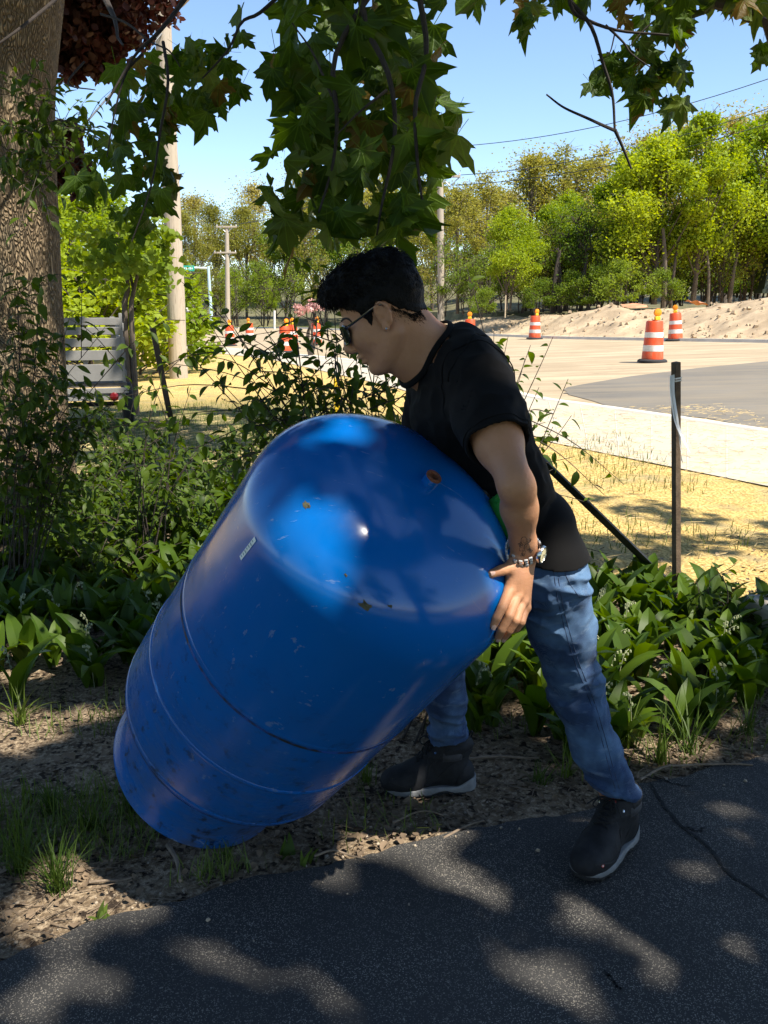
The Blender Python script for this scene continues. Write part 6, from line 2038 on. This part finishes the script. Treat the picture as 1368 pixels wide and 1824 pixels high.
# ------------------------------------------------------------------ poles, wires, signs
def pole_wood():
    k = NT('pole_wood'); p = k.obj()
    s = k.n('Mapping', Vector=p, Scale=(9.0, 9.0, .35)).outputs[0]
    n1 = k.noise(s, 3.0, 6, .7)
    c = k.mix(n1, (0.30, 0.25, 0.19), (0.52, 0.45, 0.36))
    c = k.mix(k.math('MULTIPLY', k.ramp(k.noise(s, 9, 3), [(.6, 0.0), (.68, 1.0)]), .7), c, (0.12, 0.09, 0.065))
    return k.done(k.bsdf(c, .9, k.bump(n1, .5, .02), spec=.15))


M_POLE = pole_wood()
M_WIRE = plain('wire', (0.05, 0.055, 0.06), .5, metal=.3)
M_GALV = plain('galvanised', (0.45, 0.47, 0.48), .45, .15, metal=.4)
b0 = at_y(318, 657, 21.5); b0[2] = float(terrain(b0[0], b0[1])) - .02
t0 = at_y(284, -120, 21.5)
pole = thing('utility_pole', 'thick weathered wooden utility pole standing left of the shrub', 'utility pole', b0)
tt = np.linspace(0, 1, 14)[:, None]; P = b0 * (1 - tt) + t0 * tt + (noise3(tt * [3., 5, 7]) - .5)[:, None] * [.05, 0, 0]
P = np.concatenate([P, [t0 + (t0 - b0) * .06]])
MB(b0).tube(P, np.linspace(.215, .165, 15), 20).build('pole_shaft', M_POLE, pole)
MB(b0).tube([at_y(352, -18, 21.3), at_y(326, 8, 21.4), at_y(302, 26, 21.5)], [.03, .035, .05], 8).build('brace_arm', M_POLE, pole)
MB(b0).tube([at_y(288, 60, 21.3), at_y(165, 205, 19.8), at_y(60, 330, 17)], .018, 6).build('guy_wire', M_WIRE, pole)


def far_pole(label, px, base_py, y, top_py, arms, rad=.13):
    b = at_y(px + 2, base_py, y); t = at_y(px, top_py, y)
    o = thing('utility_pole', label, 'utility pole', b)
    MB(b).tube([b - [0, 0, .3], b * .5 + t * .5, t], [rad, rad * .9, rad * .75], 12).build('pole_shaft', M_POLE, o)
    ends = []
    for x0, x1, py in arms:
        a_, c_ = at_y(x0, py, y - .15), at_y(x1, py, y - .15)
        cm = (a_ + c_) / 2
        MB(b).box(cm, (np.linalg.norm(c_ - a_), .12, .13), bevel=.01).build('crossarm', M_POLE, o)
        for s in (-1, 1):
            MB(b).tube([cm + [s * .55, .02, 0], cm + [0, .05, -.5]], .03, 5).build('arm_brace', M_GALV, o)
        for f in (.04, .3, .72, .96):
            q = a_ * (1 - f) + c_ * f + [0, 0, .065]
            MB(b).lathe([(.02, 0), (.05, .03), (.03, .06), (.05, .09), (.02, .13), (.0001, .135)], 8, q).build('insulator', M_GALV, o)
            ends.append(q + [0, 0, .13])
    return o, ends


p1, e1_ = far_pole('distant wooden pole with two crossarms behind the road sign', 404, 585, 78, 403, [(385, 422, 404), (381, 421, 450)], .22)
p2, e2_ = far_pole('pale wooden pole with crossarms seen behind the hanging maple leaves', 784, 590, 52, 255, [(762, 792, 259), (784, 820, 314)], .2)
wires = []
for q, (a_, b_, lab) in enumerate(((at_y(1700, 10, 40), at_y(790, 262, 52), 'uppermost thin power line crossing the sky at right'), (at_y(1700, 60, 40), at_y(815, 312, 52), 'second power line below the top one at right'), (at_y(1700, 95, 40), at_y(800, 330, 52), 'third power line crossing the sky at right'),
                                   (e1_[4], at_y(330, 430, 60), 'thin wire running left from the distant pole'), (e1_[1], e2_[0], 'thin wire strung between the two distant poles'))):
    u = np.linspace(0, 1, 24)[:, None]; P = a_ * (1 - u) + b_ * u; P[:, 2] -= 1.1 * (4 * u * (1 - u))[:, 0]
    o = MB().tube(P, .019 if q < 3 else .025, 5).build('power_line', M_WIRE); tag(o, lab, 'power line', 'power lines')
# street name sign on its mast
sy = 62.0
sb = at_y(377, 575, sy); M_TEAL = plain('sign_green', (0.015, 0.33, 0.24), .4, .06)
mast = thing('street_sign', 'pale blue mast with an arm carrying a small green street name sign', 'street sign', sb)
tpm = at_y(371, 474, sy)
MB(sb).tube([sb - [0, 0, .4], tpm], [.12, .095], 14).build('mast', plain('pale_blue_steel', (0.42, 0.56, 0.60), .4, .08), mast)
arm0, arm1 = at_y(372, 478, sy), at_y(324, 476, sy)
MB(sb).tube([arm0, arm1], .075, 10).build('mast_arm', plain('pale_steel', (0.6, 0.66, 0.66), .4, .08), mast)
bc = at_y(334, 478, sy - .12); wv_ = at_y(346, 478, sy)[0] - at_y(322, 478, sy)[0]; hv = (at_y(334, 473, sy) - at_y(334, 483, sy))[2]
brd = MB(sb).box(bc, (wv_, .05, hv), bevel=.008).build('name_board', M_TEAL, mast)
sc_ = MB(sb)
for q in range(6):
    sc_.box(bc + [wv_ * (-.36 + .14 * q), -.028, 0], (wv_ * .08, .006, hv * (.30 if q % 2 else .42)))
sc_.build('sign_lettering', plain('sign_white', (0.75, 0.78, 0.76), .5), brd)
wy = 70.0; wb = at_y(333, 578, wy)
ws = thing('road_sign', 'small plain white sign on a thin post to the right of the near pole', 'road sign', wb)
MB(wb).tube([wb - [0, 0, .3], at_y(333, 540, wy)], .05, 8).build('sign_post', M_GALV, ws)
MB(wb).box(at_y(333, 545, wy - .1), (.62, .03, .72), bevel=.008).build('sign_plate', M_WHITEB, ws)
py_ = at_y(489, 582, 72.0)
o = thing('road_post', 'slim white post beyond the road left of the pink blossom', 'post', py_)
MB(py_).tube([py_ - [0, 0, .2], at_y(489, 553, 72.0)], .09, 10).build('post_tube', M_WHITEB, o)
MB(py_).lathe([(.092, 0), (.092, .12)], 10, at_y(489, 560, 72.0)).build('reflector_band', plain('reflector', (0.5, 0.5, 0.48), .3), o)
# dark green cabinet at the right edge and a lath on the bank
cb_ = at_y(1372, 522, 47.0)
cab = thing('utility_cabinet', 'dark green tapered metal cabinet cut off by the right edge, in front of the woods', 'cabinet', cb_)
M_DKG = plain('dark_green_paint', (0.018, 0.03, 0.018), .5, .15)
MB().box((.35, 0, 1.75), (1.75, .9, 3.5), taper=.5).build('cabinet_shell', M_DKG, cab)
MB().box((.35, -.02, .09), (1.95, 1.05, .20)).build('plinth', M_DKG, cab)
MB().box((.4, -.43, 1.2), (.05, .06, 1.9)).build('door_edge', M_BLACK, cab)
lp_ = at_y(900, 560, 42.0)
o = MB().box((0, 0, .35), (.05, .03, 1.0)).build('survey_lath', plain('pale_lath', (0.45, 0.36, 0.24), .8), loc=lp_); tag(o, 'pale wooden lath standing on the dirt below the dark trunks', 'stake')
# orange plastic scraps and clods on the bank
M_SCRAP = plain('orange_scrap', (0.48, 0.20, 0.11), .8, .3, 3)
for q, (px, py, w_, lab) in enumerate(((1130, 548, .55, 'larger scrap of orange plastic lying on the dirt bank'), (1108, 556, .4, 'small orange scrap on the dirt bank'), (1240, 543, .4, 'torn orange scrap on the bank right of the tilted drum'))):
    b = at_y(px, py, 42.0)
    g_ = np.stack(np.meshgrid(np.linspace(-1, 1, 9), np.linspace(-1, 1, 5), indexing='ij'), -1).reshape(-1, 2)
    zz = .12 * (noise3(np.stack([g_[:, 0] * 2 + q, g_[:, 1] * 2, g_[:, 0] * 0], -1)) + .3)
    V = np.stack([g_[:, 0] * w_, g_[:, 1] * .35, zz], -1)
    qd = [(i * 5 + j, i * 5 + j + 1, i * 5 + j + 6, i * 5 + j + 5) for i in range(8) for j in range(4)]
    o = link('plastic_scrap', make_mesh('plastic_scrap', V, [np.array(qd)], M_SCRAP), loc=b, rot=(.25, 0, q)); tag(o, lab, 'plastic scrap', 'orange scraps on the bank')
r_ = np.random.default_rng(66); mb = MB()
nc_, nr_ = BANK.shape[0], BANK.shape[1]
for _ in range(1500):
    i, j = r_.integers(2, nc_ - 8), r_.integers(5, nr_ - 5)
    s = .025 + .11 * r_.random() ** 4
    mb.box(BANK[i, j] + [r_.normal(0, .2), r_.normal(0, .1), s * .2], (s * 1.5, s, s), np.array(Matrix.Rotation(r_.random() * 6, 3, 'Z') @ Matrix.Rotation(r_.normal(0, .3), 3, 'X')), .6)
mb.build('dirt_clods', M_DIRT, smooth_shade=False, kind='stuff')

# ------------------------------------------------------------------ trees across the road
M_T_BRIGHT = leaf_mat('bright_maple_leaf', (0.17, 0.26, 0.016), (0.33, 0.40, 0.03), .5, .55, scale=.35, tcol=1.4)
M_T_YELL = leaf_mat('young_yellow_leaf', (0.21, 0.22, 0.035), (0.34, 0.32, 0.06), .5, .6, scale=.3, tcol=1.3)
M_T_TAN = leaf_mat('budding_tan_leaf', (0.31, 0.27, 0.06), (0.46, 0.40, 0.095), .35, .6, scale=.3, tcol=1.2)
M_T_MID = leaf_mat('mid_green_leaf', (0.10, 0.165, 0.016), (0.20, 0.27, 0.03), .45, .6, scale=.35, tcol=1.4)
M_T_RED = leaf_mat('copper_leaf', (0.030, 0.012, 0.009), (0.085, 0.030, 0.018), .35, .5, scale=2.0, tcol=1.5)
M_T_PINK = leaf_mat('pink_blossom', (0.55, 0.30, 0.27), (0.70, 0.44, 0.40), .3, .6, scale=2.0, tcol=1.0)
M_T_BARK = plain('grey_brown_bark', (0.105, 0.08, 0.058), .9, .4, 3, .5, 12)
M_T_DARK = plain('dark_bark', (0.055, 0.042, 0.032), .9, .4, 3, .5, 12)
FACE = (np.array([[0, -.5, 0], [.36, 0, .05], [0, .55, 0], [-.36, 0, .05]]), np.array([(0, 1, 2, 3)]))


def tree_meshes(seed, H, trunk_h, rx, lobes, leaves, leaf, mat, bark, r0, multi=1, spread=.6, twigs=10, fuzz=.22, dens=1.0, low=0.0):
    """one kind of tree: trunk mesh, limbs mesh, crown mesh, rooted at the origin"""
    r = np.random.default_rng(seed)
    tr = MB(); br = MB()
    tops = []
    for q in range(multi):
        a = r.random() * 6.28; off = np.array([math.cos(a), math.sin(a), 0]) * (0 if multi == 1 else .35)
        lean = np.array([math.cos(a), math.sin(a), 0]) * (r.normal(0, .25) + (.5 if multi > 1 else 0))
        P = catmull([off - [0, 0, .4], off + lean * .4 + [0, 0, trunk_h], off + lean + [r.normal(0, .3), r.normal(0, .3), H * .85]], 14)
        tr.tube(P, np.linspace(r0, r0 * .18, 14) * (1 if multi == 1 else .7), 8); tops.append(P)
    C = []
    for q in range(lobes):
        u = r.random() ** .8; a = r.random() * 6.28
        prof = math.sin(math.pi * min(1, .18 + .82 * u)) ** .7
        rad = rx * prof * r.random() ** .5
        c = np.array([math.cos(a) * rad, math.sin(a) * rad, trunk_h + low + (H - trunk_h - low) * u])
        C.append((c, rx * (.17 + .36 * r.random() ** 2)))
        P = tops[r.integers(len(tops))]; b = P[min(13, max(4, int(13 * (.25 + .6 * u * .9))))]
        br.tube(catmull([b, b * .5 + c * .5 + [0, 0, -.1 * rx * .3], c], 7), np.linspace(r0 * .28, .02, 7), 5, cap=False)
        for _ in range(twigs):
            d = r.normal(size=3); d /= np.linalg.norm(d); d[2] = abs(d[2]) * .8
            br.tube([c, c + d * rx * .2 + [0, 0, .1], c + d * rx * .42], [.025, .014, .006], 3, cap=False)
    per = leaves // lobes
    Ps = []
    for c, rad in C:
        k_ = max(1, per // 9)
        d = r.normal(size=(k_, 3)); d /= np.linalg.norm(d, axis=1)[:, None]
        sp = c + d * rad * (.35 + .75 * r.random((k_, 1)) ** .6) * [1, 1, .75]
        Ps.append((sp[:, None] + r.normal(size=(k_, 9, 3)) * rad * fuzz).reshape(-1, 3))
    Ps = np.concatenate(Ps); Ps = Ps[Ps[:, 2] > trunk_h * .55]
    Fm = frames(r.normal(size=Ps.shape) + [0, 0, .8], r.random(len(Ps)) * 6.28)
    vf = scatter(*FACE, Fm, Ps, leaf * (.6 + .8 * r.random(len(Ps))))
    return tr.mesh('trunk', bark), br.mesh('branches', bark), make_mesh('crown', vf[0], [vf[1]], mat, False)


KIND = {
    'maple': [tree_meshes(101 + q, 8.6, 2.1, 2.9, 30, 21000, .16, M_T_BRIGHT, M_T_BARK, .17, 1 + q % 2, twigs=3) for q in range(3)],
    'young': [tree_meshes(111 + q, 11.5, 3.0, 3.2, 32, 10500, .16, M_T_YELL, M_T_BARK, .17, 1, twigs=7, fuzz=.35) for q in range(3)],
    'tan': [tree_meshes(121 + q, 13.0, 4.0, 3.6, 32, 12000, .17, M_T_TAN, M_T_BARK, .2, 1, twigs=7, fuzz=.35) for q in range(2)],
    'mid': [tree_meshes(131 + q, 9.5, 1.6, 3.2, 30, 17000, .17, M_T_MID, M_T_DARK, .18, 2, twigs=3) for q in range(2)],
    'thicket': [tree_meshes(141 + q, 5.2, .9, 2.2, 20, 3000, .13, [M_T_MID, M_T_YELL, M_T_MID][q], M_T_DARK, .09, 5, twigs=9, fuzz=.4) for q in range(3)],
    'bush': [tree_meshes(151 + q, 2.2, .25, 1.5, 18, 6500, .10, [M_T_MID, M_T_BRIGHT][q], M_T_DARK, .05, 4, twigs=3, low=-.1) for q in range(2)],
}
LABELS = {}


def plant_tree(kind, px, base_py, y, scale, label, cat='tree', sx=1.0, name=None, group=None, var=None, zb=None):
    b = at_y(px, base_py, y)
    if zb is not None: b[2] = zb
    ms = KIND[kind]; m = ms[(var if var is not None else int(px * 7 + y)) % len(ms)]
    o = thing(name or {'maple': 'maple_tree', 'young': 'young_leafed_tree', 'tan': 'budding_tree', 'mid': 'green_tree', 'thicket': 'thicket_tree', 'bush': 'bush'}[kind], label, cat, b, group)
    o.rotation_euler = (0, 0, (px * 1.7) % 6.28)
    for nm, me in zip(('trunk', 'branches', 'crown'), m):
        c = link(nm, me, o); c.scale = (scale * sx, scale * sx, scale)
        if nm != 'trunk': c['kind'] = 'stuff'
    return o


G_T = 'trees at the edge of the woods across the road'
# sunlit maples in the front row: px, base, distance, scale
for px, py, y, s, sx, lab in ((905, 545, 47, .66, .9, 'small round bright green maple to the right of the pole, lowest of the sunlit maples'), (975, 542, 50, .72, .9, 'yellow-green maple between the small round one and the dark thicket'), (1010, 540, 54, .86, .8, 'bright maple behind the dark trunk cluster'),
                              (1105, 533, 48, .98, .85, 'broad bright maple above the mound of dirt'), (1165, 530, 46, 1.06, .95, 'wide maple right above the nearest drum'), (1235, 525, 46, 1.18, .8, 'tallest bright maple with a narrow pointed top'), (1300, 522, 49, 1.0, .9, 'bright maple left of the dark green cabinet'), (1372, 518, 47, 1.22, .95, 'bright dense maple cut by the right edge'), (1450, 515, 50, 1.2, 1.0, 'maple just outside the right edge')):
    plant_tree('maple', px, py, y, s * .80, lab, sx=sx * 1.15, group=G_T)
for px, py, y, s, kd, lab in ((815, 552, 58, .78, 'young', 'airy yellow-green tree just right of the pale pole'), (860, 550, 62, .92, 'young', 'thin yellow-leafed tree behind the small round maple'), (940, 545, 64, 1.05, 'young', 'tall airy tree with bare branch tips against the sky'), (1000, 545, 66, 1.15, 'young', 'broad pale green tree, tallest right of the bare twig'), (1070, 540, 68, 1.16, 'young', 'pale green tree above the broad maple'),
                              (845, 550, 78, .86, 'tan', 'tan budding tree low behind the airy ones'), (905, 548, 80, .92, 'tan', 'tan budding tree above the small round maple'), (1140, 540, 74, 1.16, 'tan', 'orange-tan tree behind the wide maple'), (1210, 535, 76, 1.25, 'tan', 'tan tree left of the pointed maple top'), (1290, 532, 72, 1.22, 'tan', 'tan budding tree right of the pointed maple top'), (1350, 530, 74, 1.28, 'tan', 'tan tree with rounded top near the right edge'), (1430, 528, 76, 1.3, 'tan', 'tan tree beyond the right edge')):
    plant_tree(kd, px, py, y, s * .80, lab, sx=1.2, group=G_T)
for q, (px, py, y, s) in enumerate(((900, 545, 60, 1.0), (985, 540, 60, 1.2), (1050, 535, 60, 1.2), (1120, 530, 58, 1.2), (1165, 530, 60, 1.1), (1215, 526, 58, 1.2), (1250, 524, 60, 1.2), (1310, 520, 58, 1.2), (1350, 520, 60, 1.3), (1380, 516, 56, 1.2), (740, 556, 56, .9), (790, 555, 52, .95), (830, 552, 54, .9), (872, 551, 51, .85), (925, 549, 52, .95), (960, 546, 49, 1.0), (1000, 543, 49, 1.15), (1035, 541, 48, 1.2), (1062, 540, 50, 1.1), (1090, 538, 50, 1.05), (1130, 536, 51, .95), (1200, 531, 50, 1.0), (1260, 528, 49, .95), (1290, 526, 47, 1.0), (1330, 524, 48, 1.05), (1395, 520, 48, 1.1))):
    plant_tree('thicket', px, py, y, s * .74, 'tangled dark thicket of thin stems at the foot of the woods', name='thicket', group='thickets below the maples')
for q, (px, py, y, s, lab) in enumerate(((1060, 545, 45, .75, 'dark green bush at the foot of the thicket behind the mound'), (1105, 541, 44, .8, 'rounded green bush behind the mound of dirt'), (1180, 538, 44, .6, 'low green bush behind the tilted drum'), (960, 552, 46, .6, 'low bush left of the mound'), (860, 560, 42, .45, 'small bush on the bank beside the shoulder drum'), (1020, 548, 46, .7, 'bush under the dark trunks'))):
    plant_tree('bush', px, py, y, s, lab, 'bush', var=0, group='bushes along the bank')
for q, px in enumerate(range(890, 1440, 42)):
    plant_tree('bush', px, 536 - .02 * (px - 890), 57 + (q % 3) * 2.2, 1.45 + .2 * (q % 2), 'dense dark bush filling the gaps between the trunks', 'bush', var=0, group='bushes deep in the woods', name='bush')
# bare dark trunks that stand out
for q, (px, y, h, rr_, lab) in enumerate(((985, 47, 3.6, .16, 'leftmost of the dark trunks under the maples'), (998, 47.5, 3.8, .13, 'dark trunk right beside the leftmost'), (1035, 47, 3.4, .12, 'slanting dark trunk in the thicket'), (1183, 45, 4.5, .15, 'pale leaning trunk under the widest maple'), (1195, 45.5, 4.0, .10, 'second pale trunk right of the leaning one'), (1262, 45, 3.2, .09, 'thin pale trunk near the right edge'), (1300, 46, 3.0, .12, 'brown trunk left of the cabinet'))):
    b = at_y(px, 540 if px < 1100 else 530, y)
    l = (-1) ** q * .25
    P = catmull([b - [0, 0, .5], b + [l * .3, 0, h * .36], b + [l, .1, h * .72]], 10)
    o = MB(b).tube(P, np.linspace(rr_, rr_ * .5, 10), 8).build('bare_trunk', M_T_DARK if px < 1100 else M_T_BARK, loc=b); tag(o, lab, 'tree trunk', 'bare trunks under the maples')
# trees beyond the road on the left
for px, py, y, s, kd, lab in ((330, 575, 105, 1.05, 'young', 'yellow-green tree left of the distant pole'), (385, 573, 112, 1.15, 'young', 'tall airy tree right behind the distant pole'), (440, 573, 108, 1.10, 'young', 'yellow-green tree right of the distant pole'), (500, 572, 106, 1.12, 'mid', 'green tree behind the left end of the hanging leaves'), (560, 570, 104, 1.2, 'young', 'pale tree behind the hanging leaves'), (620, 568, 100, 1.1, 'mid', 'green tree hidden behind the maple leaves'),
                              (680, 566, 92, 1.15, 'young', 'airy tree behind the top of the head'), (730, 562, 84, 1.1, 'mid', 'green tree behind the back of the head'), (770, 560, 74, .95, 'young', 'pale tree left of the pale pole'), (350, 572, 135, 1.35, 'tan', 'tan tree far behind the street sign'), (460, 572, 130, 1.35, 'tan', 'tan tree far right of the distant pole'), (270, 575, 100, 1.0, 'mid', 'green tree behind the near utility pole'), (540, 570, 132, 1.5, 'tan', 'far tan tree behind the leaves'), (640, 568, 125, 1.5, 'tan', 'far tan tree above the head'), (410, 572, 98, .62, 'maple', 'low bright maple beside the distant pole'), (470, 572, 96, .6, 'maple', 'low bright maple left of the shrub tips'), (300, 575, 96, .6, 'maple', 'low bright maple behind the near pole')):
    plant_tree(kd, px, py, y, s, lab, group='trees beyond the junction on the left')
for q, (px, py, y, s) in enumerate(((345, 574, 92, 1.0), (385, 574, 93, .95), (425, 574, 92, 1.0), (470, 573, 92, 1.05), (520, 572, 90, 1.0), (575, 570, 88, 1.05), (630, 568, 82, 1.05), (690, 564, 74, 1.1))):
    plant_tree('thicket', px, py, y, s, 'grey thicket of thin stems beyond the junction', name='thicket', group='thickets beyond the junction', var=[0, 1, 2, 0][q % 4])
# nearer greenery at the left, behind the trailer
for px, py, y, s, kd, sx, lab in ((150, 610, 22, 1.25, 'bush', 1.3, 'yellow-green bush behind the white trailer'), (235, 612, 24, 1.3, 'bush', 1.2, 'bright bush between the trailer and the near pole'), (90, 615, 21, 1.2, 'bush', 1.2, 'green bush behind the thick trunk'), (200, 605, 30, .62, 'maple', 1.2, 'sunny young maple above the white trailer'), (242, 602, 34, .48, 'maple', 1.0, 'small sunny maple left of the near pole'), (120, 605, 32, .62, 'maple', 1.1, 'young maple between trunk and trailer'), (20, 600, 34, .8, 'mid', 1.2, 'green tree behind the thick trunk')):
    plant_tree(kd, px, py, y, s, lab, 'bush' if kd == 'bush' else 'tree', sx=sx, var=1 if kd == 'bush' else None, zb=-.1)
# slim twin-stemmed tree by the trailer
b = at_y(228, 640, 13.5); b[2] = float(terrain(b[0], b[1]))
tw = thing('small_tree', 'slim tree with two thin crooked stems beside the white trailer', 'tree', b)
for pts, r0 in (([b - [0, 0, .1], at_y(222, 560, 13.5), at_y(228, 510, 13.5), at_y(216, 440, 13.4)], .055), ([b + [.08, 0, -.1], at_y(234, 565, 13.5), at_y(238, 520, 13.5), at_y(250, 470, 13.4)], .05), ([at_y(238, 515, 13.5), at_y(225, 470, 13.5), at_y(200, 420, 13.3)], .025)):
    MB(b).tube(catmull(pts, 14), np.linspace(r0, r0 * .4, 14), 8).build('stem', M_T_BARK, tw)
r_ = np.random.default_rng(12)
Pq, Mq, sq_ = crown_leaves(900, at_y(225, 450, 13.4), (.75, .8, .65), r_, None, .11, 12)
vf = scatter(*SIMPLE, Mq, Pq - b, sq_); link('crown', make_mesh('crown', vf[0], [vf[1]], M_T_MID), tw, kind='stuff')
# copper maple behind the trunk
b = np.array([-6.6, 14.5, .0])
cm = thing('copper_maple_tree', 'dark red copper maple showing between the thick trunk and the near pole', 'tree', b)
MB(b).tube([b - [0, 0, .2], b + [.2, 0, 3], b + [.4, 0, 6.5]], [.25, .2, .1], 12).build('trunk', M_T_DARK, cm)
Ps = []; Ms = []; Ss = []
for (px, py, y, rad, n_) in ((150, 30, 12.5, .75, 900), (190, -30, 12.5, .9, 900), (110, -20, 12.5, .8, 800), (130, 95, 12.5, .42, 380), (165, 85, 12.6, .4, 360), (205, 60, 12.8, .30, 200), (115, 250, 13, .30, 240), (110, 300, 13, .40, 300), (140, 330, 13, .22, 130), (60, 30, 13, 1., 800)):
    p_, m_, z_ = crown_leaves(n_ * 4, at_y(px, py, y), (rad, rad, rad * .8), r_, None, .10, 10); Ps.append(p_); Ms.append(m_); Ss.append(z_)
    c = at_y(px, py, y); MB(b).tube(catmull([b + [.3, 0, min(5.5, max(2.0, c[2] - 1.2))], (b + [.3, 0, 4] + c) / 2 + [0, 0, .1], c], 9), np.linspace(.06, .012, 9), 6).build('branch', M_T_DARK, cm)
vf = scatter(*SIMPLE, np.concatenate(Ms), np.concatenate(Ps) - b, np.concatenate(Ss)); link('crown', make_mesh('crown', vf[0], [vf[1]], M_T_RED), cm, kind='stuff')
# reddish and pink shrubs far off
for nm, lab, px, py, y, rad, n_, mat, lf in (('pink_blossom_shrub', 'shrub in pink blossom far behind the twiggy shrub', 552, 553, 30, .42, 260, M_T_PINK, .10),):
    c = at_y(px, py, y); b = c.copy(); b[2] = float(terrain(c[0], c[1])) - .1
    o = thing(nm, lab, 'shrub' if 'pink' in nm else 'tree', b)
    st = MB(b)
    for q in range(5): st.tube(catmull([b, b * .5 + c * .5 + [r_.normal(0, .1), 0, 0], c + r_.normal(size=3) * rad * .4], 8), np.linspace(.06, .01, 8), 5)
    st.build('stems', M_T_DARK, o, kind='stuff')
    p_, m_, z_ = crown_leaves(n_, c, (rad * 1.2, rad, rad * .8), r_, None, lf, 10)
    vf = scatter(*SIMPLE, m_, p_ - b, z_); link('crown', make_mesh('crown', vf[0], [vf[1]], mat), o, kind='stuff')
# unseen trees added behind the camera to darken what the tank mirrors
for q, (x, y, s, kd) in enumerate(((-13, -3, 1.0, 'mid'), (-9, -15, 1.2, 'mid'), (0, -19, 1.3, 'mid'), (9, -16, 1.2, 'mid'), (15, -8, 1.1, 'mid'))):
    m = KIND[kd][q % 2]
    o = thing('green_tree', 'unseen leafy green tree added behind the camera to darken the tank reflections', 'tree', (x, y, 0), 'unseen trees added behind the camera')
    for nm, me in zip(('trunk', 'branches', 'crown'), m):
        c = link(nm, me, o); c.scale = (s, s, s)
        if nm != 'trunk': c['kind'] = 'stuff'
